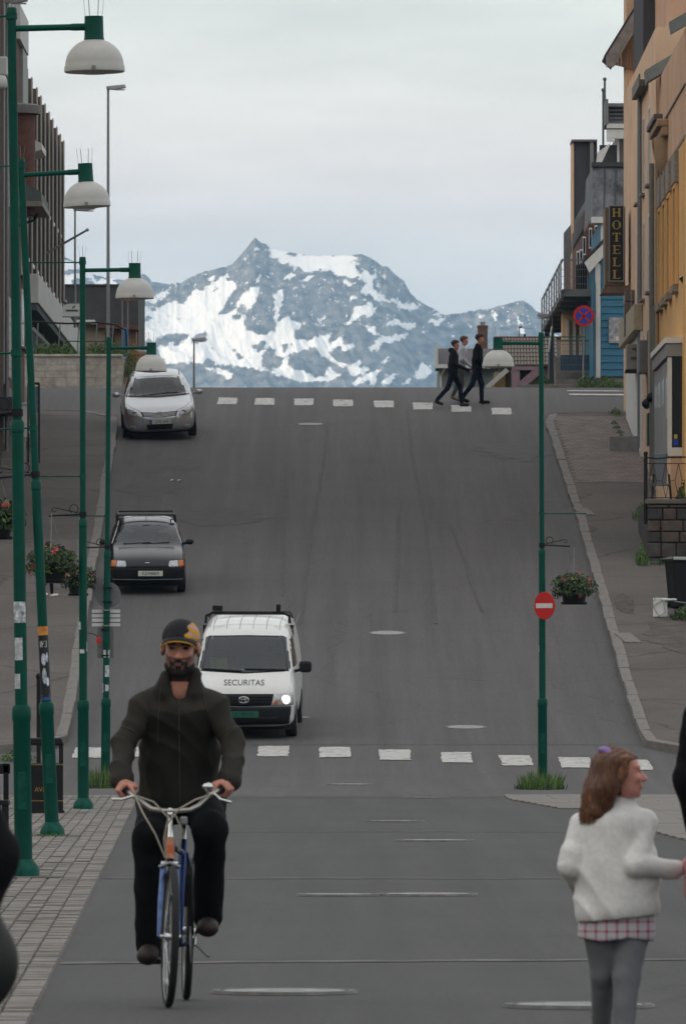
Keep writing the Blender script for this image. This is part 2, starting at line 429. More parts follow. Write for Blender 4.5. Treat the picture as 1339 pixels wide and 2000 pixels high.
# kerbs, stone by stone
def kerb(name, label, path, wd=.20, hgt=.13, seg=2.2):
    r = bpy.data.objects.new(name, None); COL.objects.link(r); struct(r, label)
    protos = []
    for v in range(4):
        mb = MB(); j = lambda a: random.uniform(-a, a)
        L = 1.0
        mb.add([(-wd / 2, -L / 2, -.12), (wd / 2, -L / 2, -.12), (wd / 2, L / 2, -.12), (-wd / 2, L / 2, -.12),
                (-wd / 2 + j(.018), -L / 2 + .004, hgt + j(.008)), (wd / 2 + j(.012), -L / 2 + .004, hgt + j(.008)), (wd / 2 + j(.012), L / 2 - .004, hgt + j(.008)), (-wd / 2 + j(.018), L / 2 - .004, hgt + j(.008))],
               [(0, 1, 2, 3), (4, 7, 6, 5), (0, 4, 5, 1), (1, 5, 6, 2), (2, 6, 7, 3), (3, 7, 4, 0)])
        protos.append(mb)
    meshes = []
    acc = 0; pts = [Vector(p) for p in path]; i = 0; n = 0
    pos = pts[0].copy(); k = 0
    # resample the path at ~seg
    out_ = [pts[0]]; rem = seg
    for a, b in zip(pts, pts[1:]):
        L = (b - a).length; t = rem
        while t <= L:
            out_.append(a + (b - a) * (t / L)); t += seg
        rem = t - L
    for a, b in zip(out_, out_[1:]):
        v = n % 4
        if len(meshes) <= v:
            o = protos[v].build('kerb_stone', KERB, r, bevel=.012); meshes.append(o.data)
        else:
            o = obj('kerb_stone', meshes[v], r, .012)
        c = (a + b) / 2; dirv = (b - a)
        o.location = c + Vector((random.uniform(-.010, .010), 0, random.uniform(-.008, .008)))
        yaw = math.atan2(-dirv.x, dirv.y); pit = math.atan2(dirv.z, math.hypot(dirv.x, dirv.y))
        o.rotation_euler = Matrix.Rotation(yaw, 4, 'Z').to_3x3().to_4x4().to_euler()
        o.rotation_euler = (Matrix.Rotation(yaw, 4, 'Z') @ Matrix.Rotation(pit, 4, 'X')).to_euler()
        o.scale = (1, dirv.length * .992, 1)
        n += 1
    return r
pr = []
for k in range(9):
    a = R(90 - 10 * k); pr.append((KR(150) + .1 + 3.0 - 3.0 * math.sin(a), 150 - 3.0 * math.cos(a) * 1.3, 0))
pr = [(x, y, hz(y)) for x, y, z in pr][::-1] + [(KR(dd) + .1, dd, hz(dd)) for dd in np.arange(151, 219.1, 1.0)]
pr += [(KR(219) + .35, 219.6, hz(219.6)), (KR(219) + .9, 220.0, hz(220)), (KR(219) + 1.9, 220.2, hz(220.2)), (KR(219) + 4.2, 220.25, hz(220.25))]
kerb('kerb_right', 'granite kerb along the right side of the hill road', pr)
pl = [(-9.5, 147.4, hz(147.4)), (-7.5, 147.5, hz(147.5)), (-6, 147.9, hz(148)), (-5.1, 148.8, hz(148.8))] + [(KL(dd) - .1, dd, hz(dd)) for dd in np.arange(150, 218.1, 1.0)]
pl += [(KL(219) - .3, 219.2, hz(219.2)), (KL(219) - .9, 220.2, hz(220.2)), (KL(219) - 1.9, 220.6, hz(220.6)), (KL(219) - 4, 220.8, hz(220.8)), (KL(219) - 8, 220.8, hz(220.8))]
kerb('kerb_left', 'granite kerb along the left side of the hill road', pl)
kc = [(KR(237) - .2, 236.8, hz(237)), (KR(237) + .3, 236.2, hz(236.2)), (KR(237) + 1.2, 235.9, hz(235.9)), (12, 235.8, hz(235.8))]
kerb('kerb_far', 'pale curved kerb on the far corner below the blue house', kc)

# zebra crossings: every bar is its own patch of worn paint
def bar_mesh(xa, xb, d0, d1, dz):
    n = 6; vs = []; fs = []; m = 8
    for i in range(n + 1):
        for k in range(m + 1):
            dd = d0 + (d1 - d0) * i / n; x = xa + (xb - xa) * k / m
            if k in (0, m): x += random.uniform(-.02, .02)
            if i in (0, n): dd += random.uniform(-.06, .06)
            vs.append((x, dd, hz(dd) + dz))
    for i in range(n):
        for k in range(m):
            a = i * (m + 1) + k; fs.append((a, a + 1, a + m + 2, a + m + 1))
    mb = MB(); mb.add(vs, fs); return mb
for nm, lab, xs, py0, py1, wpx, cat in (
        ('lower', 'crossing at the foot of the hill', [(175, 1470), (534, 1467), (654, 1469), (771, 1474), (891, 1479), (1007, 1485), (1123, 1489), (1239, 1494), (295, 1468), (415, 1467)], -10, 10, 60, 0),
        ('upper', 'crossing below the crest', [(444, 783), (517, 784), (593, 785), (670, 787), (749, 789), (825, 793), (900, 798), (978, 803)], -6.5, 6.5, 38, 0)):
    rt = bpy.data.objects.new('zebra_crossing', None); COL.objects.link(rt); struct(rt, 'worn white zebra ' + lab)
    for px, py in xs:
        da = gd(py + py1, .01); db = gd(py + py0, .01); dm = .5 * (da + db); s = S(dm)
        xa = PX(px - wpx / 2, dm); xb = PX(px + wpx / 2, dm)
        bar_mesh(xa, xb, da, db, .012).build('painted_bar', PAINT, rt, fix=False)
mb = MB()
for yy in (226.3, 227.6, 229):
    mb.add([(5.9, yy, hz(yy) + .012), (8.2, yy - .2, hz(yy) + .012), (8.2, yy + .25, hz(yy) + .012), (5.9, yy + .4, hz(yy) + .012)], [(0, 1, 2, 3)])
rt = bpy.data.objects.new('zebra_crossing', None); COL.objects.link(rt); struct(rt, 'white zebra bars across the side street on the right')
for yy in (226.6, 228.4):
    mb = MB(); mb.add([(5.9, yy, hz(yy) + .012), (8.2, yy - .2, hz(yy - .2) + .012), (8.2, yy + .35, hz(yy + .35) + .012), (5.9, yy + .6, hz(yy + .6) + .012)], [(0, 1, 2, 3)])
    mb.build('painted_bar', PAINT, rt, fix=False)

# manhole covers
MHN = [(683, 1533, 92, 'beside the foot of the hill, centre'), (832, 1559, 90, 'just in front of the crossing road'), (848, 1643, 158, 'in the middle of the level street'),
       (835, 1749, 200, 'brightest of the level street'), (660, 1750, 165, 'half overlapping its bright-rimmed neighbour'), (555, 1940, 290, 'just right of the bicycle wheels'),
       (1130, 1967, 300, 'behind the girl at the bottom edge'), (756, 1237, 78, 'in the middle of the hill road'), (909, 1421, 86, 'behind the lower zebra crossing'),
       (770, 1605, 120, 'faint in the level street'), (606, 829, 58, 'below the upper zebra crossing'), (587, 1402, 40, 'beside the van wheel')]
for px, py, wp, where in MHN:
    dd = gd(py); rr = wp / S(dd) / 2; al = slope(dd)
    rt = thing('manhole_cover', 'round iron manhole cover with pale rim ' + where, 'manhole', (PX(px, dd), dd, hz(dd) + .006), (math.atan(al), 0, 0), 'manhole covers in the street')
    mb = MB(); mb.lathe([(rr * .86, .0), (rr * .88, .012), (rr * .97, .012), (rr, -.004)], 28, cap=False); mb.build('rim', mat('worn_rim', (.125, .12, .116), .8, var=.4, scale=8), rt, smooth=True)
    mb = MB(); mb.lathe([(0.001, .004), (rr * .3, .004), (rr * .32, .009), (rr * .5, .009), (rr * .52, .004), (rr * .68, .004), (rr * .70, .009), (rr * .82, .009), (rr * .86, .0)], 28, cap=False); mb.build('lid', IRON, rt)
# patches: worn hole in the right pavement, earth strip, light repair slabs
def patch(name, m, pts, dz, label, kind='structure'):
    mb = MB(); mb.add([(x, y, hz(y) + dz) for x, y in pts], [tuple(range(len(pts)))]); o = mb.build(name, m, fix=False); o['kind'] = kind; o['label'] = label; return o
def blob(cx, cy, rx, ry, n=26, j=.25): return [(cx + rx * (1 + random.uniform(-j, j)) * math.cos(2 * math.pi * k / n), cy + ry * (1 + random.uniform(-j, j)) * math.sin(2 * math.pi * k / n)) for k in range(n)]
patch('pothole_patch', mat('dark_crumbled_asphalt', (.068, .058, .052), .95, var=.7, scale=5, bump=.8, bscale=20), blob(PX(1222, 173), 174, .20, 1.9, 40, .16), .127, 'dark crumbled hole in the right pavement')
dd = gd(1270)
patch('earth_patch', EARTH, blob(7.2, 168.5, 1.3, 4.2, 40, .12), .126, 'bare earth beside the right pavement')
d1 = gd(1000, .12); d2 = gd(1247, .12)
for dd, px in ((d1, 1140), (d2, 1225)):
    mb = MB(); x = PX(px, dd); mb.box(-.16, .16, -.8, .8, 0, .03); o = mb.build('kerb_slab', KERB, None, bevel=.01); o.location = (x, dd, hz(dd) + .115); o.rotation_euler = (math.atan(.116), 0, R(6)); struct(o, 'pale stone slab set into the right pavement')
# repairs, stains and tar seams in the hill road
RP = mat('dark_repair_asphalt', (.070, .066, .065), .85, var=.2, scale=2, bump=.4, bscale=60); RP2 = mat('pale_repair_asphalt', (.082, .077, .075), .85, var=.15, scale=2, bump=.4, bscale=60)
for k, (px, py, rx, ry, m_) in enumerate(((330, 905, .9, 2.2, RP), (300, 950, .7, 3.0, RP), (430, 1010, 1.0, 2.0, RP), (1010, 880, .9, 2.6, RP2))):
    d_ = gd(py); patch('asphalt_repair', m_, [(x, y) for x, y in blob(PX(px, d_), d_, rx, ry, 34, .28)], .0085 + k * .0006, 'faint repaired patch of asphalt in the hill road')
for pts in ([(640, 830), (628, 930), (610, 1030), (596, 1130), (588, 1230)], [(792, 800), (806, 900), (828, 1010), (842, 1120), (850, 1230)], [(880, 1030), (905, 1090), (930, 1170), (945, 1200)], [(560, 900), (556, 1020), (552, 1180)], [(780, 980), (776, 1080), (770, 1210)]):
    vs = []; sm = []
    for (ax, ay), (bx, by) in zip(pts, pts[1:]):
        for q in range(10): t_ = q / 10; d_ = gd(ay + (by - ay) * t_); sm.append((PX(ax + (bx - ax) * t_, d_) + random.uniform(-.02, .02), d_))
    for x, y in sm: w_ = random.uniform(.012, .035); vs += [(x - w_, y, hz(y) + .0165), (x + w_, y, hz(y) + .0165)]
    mb = MB(); mb.add(vs, [(2 * i, 2 * i + 1, 2 * i + 3, 2 * i + 2) for i in range(len(sm) - 1)]); o = mb.build('tar_seam', RP, fix=False); struct(o, 'thin dark tar seam running up the hill road')
# litter on the left
dd = gd(940); 
for k, (px, py) in enumerate(((336, 936), (350, 936))):
    mb = MB(); mb.add([(-.05, -.07, .0), (.05, -.05, .025), (.06, .06, .01), (-.03, .08, .03), (0, 0, .04)], [(0, 1, 4), (1, 2, 4), (2, 3, 4), (3, 0, 4)])
    o = mb.build('litter', WHITE); o.location = (PX(px, dd), dd, hz(dd) + .01); tag(o, ('crumpled white paper scrap lying on the road' if k else 'second paper scrap, left of the other, on the road'), 'litter')

# ---------------------------------------------------------------- the mountain
SNOWP = {'A': [
 "45,640 180,690 360,600 430,640 530,520 600,520 850,355 790,430 880,435 900,490 830,590 740,730 900,640 960,540 1030,490 1120,480 1060,640 990,690 960,820 1000,870 1110,910 1250,880 1339,800 1345,1280 1240,1250 1180,1230 1050,1200 950,1190 700,1160 560,1150 280,1160 180,960 45,950",
 "590,1180 720,1200 870,1240 850,1310 770,1260", "1220,560 1280,510 1310,560 1270,700 1250,800 1220,740 1230,640", "1060,420 1130,360 1100,430 1060,460", "1170,130 1345,170 1345,200 1300,210 1345,240 1345,280 1240,275 1280,240 1190,235 1200,180",
 "60,600 200,560 330,500 300,560 180,640", "640,420 720,390 690,450", "1040,160 1090,150 1060,200", "960,460 1000,440 980,480"],
 'B': ["-5,155 180,200 260,215 640,210 720,230 660,260 740,290 670,320 720,380 740,420 640,400 540,400 480,350 400,340 270,370 200,330 130,310 60,230 -5,230",
 "50,430 120,350 160,380 130,420", "180,450 320,380 340,400 230,450", "700,380 780,350 840,400 840,520 920,550 960,590 1250,660 1150,700 1060,670 1030,630 860,610 830,570 740,560 730,490 790,470",
 "620,620 650,560 690,560 690,590", "580,820 660,740 680,660 740,660 820,620 870,690 810,760 740,740 620,825", "760,840 870,830 860,870 885,910 840,915", "930,820 1040,770 1100,800 1230,820 1150,870 1080,830",
 "780,1060 820,1000 900,930 1030,905 1170,900 1130,930 1000,980 920,990 840,1050",
 "-5,800 100,740 130,790 245,800 150,880 150,940 240,950 260,970 340,920 500,880 470,910 430,1000 540,940 560,910 590,980 680,990 650,1040 570,1050 540,1000 470,1040 440,1080 540,1140 600,1150 590,1210 560,1180 480,1140 370,1080 360,1030 330,1010 240,1050 150,1060 100,1100 100,1190 260,1240 340,1270 420,1280 430,1190 490,1190 500,1240 570,1240 480,1310 280,1320 150,1310 90,1280 -5,1260",
 "620,1180 760,1120 700,1200 820,1190 740,1260 640,1260", "640,1330 740,1270 960,1170 870,1250 860,1340 800,1350 820,1290 720,1345", "900,1350 930,1300 1080,1210 1000,1310 970,1345", "880,1165 960,1100 1000,1100 920,1170",
 "1190,1260 1260,1150 1345,1190 1345,1220 1270,1310", "1080,1345 1160,1280 1170,1310 1120,1350", "1250,880 1345,850 1345,865 1260,890", "1290,780 1345,770 1345,800", "920,1260 980,1220 960,1270", "-5,520 50,520 50,600 10,740 -5,760", "330,790 440,730 420,770 350,800",
 "850,300 880,420 900,540 870,480 840,330", "930,330 950,420 930,440", "570,430 600,430 640,460 720,470 690,490 590,480"],
 'C': ["0,140 100,165 60,180 0,190", "170,190 220,200 290,250 240,250 200,220", "130,290 330,260 220,345 200,310 140,305", "0,310 70,330 0,370", "85,385 200,360 120,395", "350,345 390,335 380,370", "345,390 395,430 360,435", "420,325 460,320 430,350",
 "570,240 650,235 620,270", "710,210 765,215 740,300 725,290", "905,220 930,230 960,330 1000,410 950,410 940,310", "830,260 880,375 860,360", "30,780 110,660 185,700 170,745 100,825", "0,800 10,790 15,830", "780,200 830,180 820,200", "680,340 700,380 690,390", "730,340 750,385 740,385"]}
ROCKP = {'A': ["730,730 860,600 890,650 880,690 770,740", "850,770 940,640 990,660 970,720 890,785", "690,850 800,770 780,800", "180,960 300,900 440,890 490,930 420,960 380,1020 350,960 300,1000 240,1015", "480,1010 540,920 640,880 630,960 520,980",
 "1030,1000 1140,960 1140,1030 1080,1060", "1120,1080 1190,1010 1250,1030 1210,1080 1310,1120 1280,1180 1190,1225 1130,1190", "1290,1000 1345,975 1345,1050 1300,1040", "845,1045 880,1015 890,1060", "890,1075 930,1065 955,1110 930,1140", "810,1010 850,990 880,1000",
 "70,780 130,740 170,770 100,790", "360,780 430,755 430,780", "285,755 330,730 310,760", "600,805 660,765 640,795", "505,735 550,700 540,725", "490,1110 540,1080 520,1115", "90,825 160,810 170,830", "680,1025 710,1010 700,1045", "715,1070 750,1060 750,1085", "360,635 420,570 400,620", "420,640 530,570 480,610", "330,835 450,805 440,820", "1000,1125 1040,1105 1035,1140", "600,1150 640,1115 720,1140 690,1165", "540,1100 600,1070 570,1100", "660,540 800,440 690,540", "200,700 240,640 230,680", "190,800 250,800 220,815"],
 'B': ["30,1020 90,975 100,1010 60,1050", "115,1030 130,980 160,975", "-5,1100 60,1120 20,1180 -5,1200", "60,205 150,190 190,220 130,225"], 'C': []}
def raster(polys, W, H, x0, y0, f, off):
    yy, xx = np.mgrid[0:H, 0:W]; X = xx + x0; Y = yy + y0; res = np.zeros((H, W), bool)
    for p in polys:
        pts = [tuple(map(float, q.split(','))) for q in p.split()]
        pts = [(off[0] + a / f, off[1] + b / f) for a, b in pts]; ins = np.zeros((H, W), bool)
        for (ax, ay), (bx, by) in zip(pts, pts[1:] + pts[:1]):
            if ay == by: continue
            c = ((ay > Y) != (by > Y)) & (X < (bx - ax) * (Y - ay) / (by - ay) + ax); ins ^= c
        res |= ins
    return res
W_, H_ = 1400, 400; ox, oy = 0, 420
snow = np.zeros((H_, W_), bool)
for k, off in (('A', (260, 450)), ('B', (540, 450)), ('C', (800, 560))): snow |= raster(SNOWP[k], W_, H_, ox, oy, 4.463, off)
for k, off in (('A', (260, 450)), ('B', (540, 450))): snow &= ~raster(ROCKP[k], W_, H_, ox, oy, 4.463, off)
snowf = snow.astype(np.float32)
for _ in range(16):
    snowf = (snowf + np.roll(snowf, 1, 0) + np.roll(snowf, -1, 0) + np.roll(snowf, 1, 1) + np.roll(snowf, -1, 1)) / 5
rng = np.random.default_rng(3)
def vnoise(x, y, seed):
    """value noise on arrays"""
    xi = np.floor(x).astype(int); yi = np.floor(y).astype(int); xf = x - xi; yf = y - yi
    def h(a, b):
        n = (a * 374761393 + b * 668265263 + seed * 1442695) & 0x7fffffff; n = ((n ^ (n >> 13)) * 1274126177) & 0x7fffffff; return ((n ^ (n >> 16)) & 0xffff) / 65535.0
    u = xf * xf * (3 - 2 * xf); v = yf * yf * (3 - 2 * yf)
    return (h(xi, yi) * (1 - u) + h(xi + 1, yi) * u) * (1 - v) + (h(xi, yi + 1) * (1 - u) + h(xi + 1, yi + 1) * u) * v
def ridged(x, y, o=5, seed=1):
    s = 0; a = .5; f = 1.0
    for i in range(o):
        s = s + a * (1 - np.abs(2 * vnoise(x * f, y * f, seed + i) - 1)); a *= .52; f *= 2.03
    return s
SK = [(-1200, 700), (-500, 620), (-200, 560), (0, 530), (90, 505), (128, 503), (150, 514), (170, 535), (200, 540), (240, 548), (262, 545), (275, 537), (284, 536), (296, 548), (310, 553), (335, 555), (355, 552), (372, 542), (400, 530), (440, 521), (453, 516), (468, 500), (481, 485), (490, 473), (498, 463), (504, 469), (510, 474), (520, 477), (527, 484), (545, 488), (572, 494), (600, 498), (640, 499), (690, 498), (705, 496), (720, 502), (735, 511), (744, 519), (758, 521), (772, 536), (788, 549), (800, 571), (815, 586), (850, 606), (868, 615), (890, 613), (920, 607), (960, 602), (985, 595), (1010, 589), (1022, 588), (1035, 597), (1048, 608), (1075, 622), (1120, 640), (1250, 625), (1500, 660), (2400, 720)]
DR, DF = 9500.0, 8750.0
pxs = np.concatenate([np.linspace(-1200, 100, 60, endpoint=False), np.linspace(100, 1100, 760), np.linspace(1105, 2400, 60)])
rid = np.interp(pxs, [a for a, b in SK], [b for a, b in SK]) + (ridged(pxs / 11.0, pxs * 0 + 3, 3, 11) - .5) * -5 * np.where((pxs > 462) & (pxs < 745), .15, 1)
NR = 210
tt = np.concatenate([np.linspace(0, .45, 40, endpoint=False), np.linspace(.45, 1, 300), np.linspace(1.02, 1.6, 14)])
PXg, Tg = np.meshgrid(pxs, tt)
X = (PXg - 669.5) / (F / DR) * (.985 + .015 * np.minimum(Tg, 1)); Y = DF + (DR - DF) * Tg
ker_ = np.ones(61) / 61; rids = np.convolve(np.pad(rid, 30, 'edge'), ker_, 'valid'); rids = np.convolve(np.pad(rids, 30, 'edge'), ker_, 'valid')
rmix = rids + (rid - rids) * np.clip(Tg, 0, 1) ** 9
RZ = CH + (HY - rmix) / (F / DR)
zb = 150.0                                   # height at the row hidden by the crest
prof = np.clip(Tg, 0, 1)
Z = np.where(Tg <= 1, -5 + (RZ + 5) * (prof ** 1.12), RZ * np.clip(1 - (Tg - 1) * 1.5, 0, 1) - 5 * (Tg - 1))
relief = (ridged(X / 70.0 + .3 * Y / 120, Y / 120.0, 5, 21) - .62) * 40 + (ridged(X / 24.0 + Y / 90, Y / 40.0, 4, 41) - .6) * 11
fade = np.sin(np.pi * np.clip(Tg, 0, 1)) ** .85 * (Tg <= 1)
Z = Z + relief * fade
PYv = HY - (Z - CH) * F / Y; PXv = 669.5 + X * F / Y
# warp the snow edges a little
wx = (vnoise(PXv / 5, PYv / 5, 5) - .5) * 5 + (vnoise(PXv / 2, PYv / 2, 6) - .5) * 2.5; wy = (vnoise(PXv / 5, PYv / 5, 7) - .5) * 5
ix = np.clip((PXv + wx - ox).astype(int), 0, W_ - 1); iy = np.clip((PYv + wy - oy).astype(int), 0, H_ - 1)
sv = snowf[iy, ix]
outm = (PXv < 268) | (PXv > 1062) | (PYv > 758)
gen = (vnoise(PXv / 22, PYv / 9, 9) * .6 + vnoise(PXv / 8, PYv / 4, 10) * .4 > .5).astype(np.float32)
sv = np.where(outm, gen * (PYv < 900), sv)
speck = ((ridged(PXv / 9, PYv / 9, 4, 77) > .83) & (PYv < 640)).astype(np.float32)
sv = .07 + .83 * np.clip(np.maximum(sv, speck * .75), 0, 1)
nR, nC = X.shape
me = bpy.data.meshes.new('mountain')
co = np.stack([X, Y, Z], -1).reshape(-1, 3)
idx = np.arange(nR * nC).reshape(nR, nC)
q = np.stack([idx[:-1, :-1], idx[:-1, 1:], idx[1:, 1:], idx[1:, :-1]], -1).reshape(-1, 4)
me.vertices.add(len(co)); me.vertices.foreach_set('co', co.astype(np.float32).ravel())
me.loops.add(q.size); me.loops.foreach_set('vertex_index', q.astype(np.int32).ravel())
me.polygons.add(len(q)); me.polygons.foreach_set('loop_start', np.arange(0, q.size, 4, dtype=np.int32)); me.polygons.foreach_set('loop_total', np.full(len(q), 4, np.int32))
me.update(calc_edges=True); me.validate()
at_ = me.attributes.new('snow', 'FLOAT', 'POINT'); at_.data.foreach_set('value', sv.astype(np.float32).ravel())
me.polygons.foreach_set('use_smooth', np.ones(len(q), bool))
mm = bpy.data.materials.new('snowy_rock'); mm.use_nodes = True; t, b = nodes_of(mm)
an = t.nodes.new('ShaderNodeAttribute'); an.attribute_name = 'snow'
rp = t.nodes.new('ShaderNodeValToRGB'); rp.color_ramp.elements[0].position = .36; rp.color_ramp.elements[1].position = .66
nse = t.nodes.new('ShaderNodeTexNoise'); nse.inputs['Scale'].default_value = .17; nse.inputs['Detail'].default_value = 9; nse.inputs['Roughness'].default_value = .65
tce = t.nodes.new('ShaderNodeTexCoord'); mpe = t.nodes.new('ShaderNodeMapping'); mpe.inputs['Scale'].default_value = (1, .6, 1); t.links.new(tce.outputs['Object'], mpe.inputs[0]); t.links.new(mpe.outputs[0], nse.inputs[0])
ma_ = t.nodes.new('ShaderNodeMath'); ma_.operation = 'MULTIPLY_ADD'; ma_.inputs[1].default_value = 2.0; ma_.inputs[2].default_value = -1.0; t.links.new(nse.outputs[0], ma_.inputs[0])
mb_ = t.nodes.new('ShaderNodeMath'); mb_.operation = 'ADD'; t.links.new(an.outputs['Fac'], mb_.inputs[0]); t.links.new(ma_.outputs[0], mb_.inputs[1]); t.links.new(mb_.outputs[0], rp.inputs[0])
nzz = t.nodes.new('ShaderNodeTexNoise'); nzz.inputs['Scale'].default_value = .08; nzz.inputs['Detail'].default_value = 8; tcx = t.nodes.new('ShaderNodeTexCoord'); t.links.new(tcx.outputs['Object'], nzz.inputs[0])
rk = t.nodes.new('ShaderNodeValToRGB'); rk.color_ramp.elements[0].color = (.045, .045, .05, 1); rk.color_ramp.elements[1].color = (.25, .23, .21, 1); rk.color_ramp.elements[0].position = .35; rk.color_ramp.elements[1].position = .7
t.links.new(nzz.outputs[0], rk.inputs[0])
mx = t.nodes.new('ShaderNodeMix'); mx.data_type = 'RGBA'; t.links.new(rp.outputs[0], mx.inputs[0]); t.links.new(rk.outputs[0], mx.inputs[6]); mx.inputs[7].default_value = (.88, .86, .835, 1)
t.links.new(mx.outputs[2], b.inputs['Base Color']); b.inputs['Roughness'].default_value = .9; b.inputs['Specular IOR Level'].default_value = .1
me.materials.append(mm)
struct(obj('mountain', me), 'snow-streaked rocky mountain with a pointed summit beyond the crest')

# ---------------------------------------------------------------- added unseen hill, shaped to keep the low sun off the street
n1_, n2_ = 90, 40; U, Vv = np.meshgrid(np.linspace(-1500, 1500, n1_), np.linspace(-520, 520, n2_))
hh_ = 185 * np.clip(1 - (Vv / 520) ** 2, 0, 1) ** 1.2 * np.clip(1.15 - (U / 1500) ** 4, 0, 1) + (ridged(U / 160, Vv / 160, 5, 60) - .6) * 40 * np.clip(1 - (np.abs(Vv) / 520) ** 3, 0, 1) - 3
sx_, sy_ = math.sin(SUN_AZ), math.cos(SUN_AZ)
hco = np.stack([sx_ * (700 + Vv) - sy_ * U, sy_ * (700 + Vv) + sx_ * U, hh_], -1).reshape(-1, 3)
hi_ = np.arange(n1_ * n2_).reshape(n2_, n1_); hq = np.stack([hi_[:-1, :-1], hi_[:-1, 1:], hi_[1:, 1:], hi_[1:, :-1]], -1).reshape(-1, 4)
mb = MB(); mb.add([tuple(v) for v in hco], [tuple(int(i) for i in f) for f in hq]); struct(mb.build('hill', gmat, smooth=True), 'added unseen green hill blocking the low sun from the street')
# ---------------------------------------------------------------- the air
hb = MB(); hb.box(-9000, 9000, -2600, 13500, -8, 620)
hm = bpy.data.materials.new('haze_air'); hm.use_nodes = True; t = hm.node_tree
for n in list(t.nodes): t.nodes.remove(n)
oo = t.nodes.new('ShaderNodeOutputMaterial'); pv = t.nodes.new('ShaderNodeVolumePrincipled'); t.links.new(pv.outputs[0], oo.inputs['Volume'])
pv.inputs['Color'].default_value = (.42, .68, 1.0, 1); pv.inputs['Density'].default_value = 6.2e-5; pv.inputs['Anisotropy'].default_value = 0.0
ho = hb.build('haze', hm); ho['kind'] = 'stuff'; ho['label'] = 'thin bluish evening air'
# ---------------------------------------------------------------- plants
def leaves(mb, n, fn, size, mi=0, flat=.5):
    """n small leaf faces; fn(i) gives a centre and an outward direction"""
    for i in range(n):
        c, nrm = fn(i); c = Vector(c); s = size * random.uniform(.6, 1.3)
        d = (Vector(nrm) + Vector((random.uniform(-1, 1), random.uniform(-1, 1), random.uniform(-1, 1))) * flat).normalized()
        u = d.orthogonal().normalized(); a = random.uniform(0, 6.28); v = d.cross(u); u, v = u * math.cos(a) + v * math.sin(a), v * math.cos(a) - u * math.sin(a)
        m_ = mi if not isinstance(mi, (list, tuple)) else random.choice(mi)
        mb.add([c - u * s * .5, c - v * s * .28 + d * s * .08, c + u * s * .6, c + v * s * .28 + d * s * .08], [(0, 1, 2, 3)], m_)
def blades(mb, n, rx, ry, h, mi=0, lean=.35):
    for i in range(n):
        a = random.uniform(0, 6.28); r = math.sqrt(random.random()); x, y = rx * r * math.cos(a), ry * r * math.sin(a)
        hh = h * random.uniform(.4, 1.1) * (1.1 - .5 * r); w_ = .006 + .006 * random.random(); lx, ly = x / max(rx, .01) * lean * hh + random.uniform(-.2, .2) * hh, random.uniform(-.3, .3) * hh
        b = random.uniform(0, 3.14); cx, cy_ = math.cos(b) * w_, math.sin(b) * w_
        mb.add([(x - cx, y - cy_, 0), (x + cx, y + cy_, 0), (x + lx * .4 + cx * .8, y + ly * .4 + cy_ * .8, hh * .6), (x + lx * .4 - cx * .8, y + ly * .4 - cy_ * .8, hh * .6), (x + lx, y + ly, hh)], [(0, 1, 2, 3), (3, 2, 4)], mi)
def grass_tuft(label, loc, rx, ry, h, n=260, mats=None, rot=0.0, name='grass_tuft', cat='grass'):
    mb = MB(); blades(mb, n, rx, ry, h, 0); blades(mb, n // 3, rx * 1.2, ry * 1.2, h * .5, 1)
    o = mb.build(name, mats or [LEAF, DLEAF], fix=False); o.location = loc; o.rotation_euler = (0, 0, rot); o['kind'] = 'stuff'; o['label'] = label; return o
def weed(label, loc, rx, ry, h, n=160, size=.07, mats=None, cat='plant', name='weed_clump'):
    mb = MB()
    def f(i):
        a = random.uniform(0, 6.28); r = math.sqrt(random.random()); z = random.random() ** .8
        k = (1 - .55 * z)
        return (rx * r * k * math.cos(a), ry * r * k * math.sin(a), h * z * (1 - .35 * r)), (math.cos(a), math.sin(a), .9)
    leaves(mb, n, f, size, [0, 0, 1], .8); blades(mb, n // 3, rx * .9, ry * .9, h * .9, 0)
    o = mb.build(name, mats or [LEAF, DLEAF], fix=False); o.location = loc; return tag(o, label, cat)

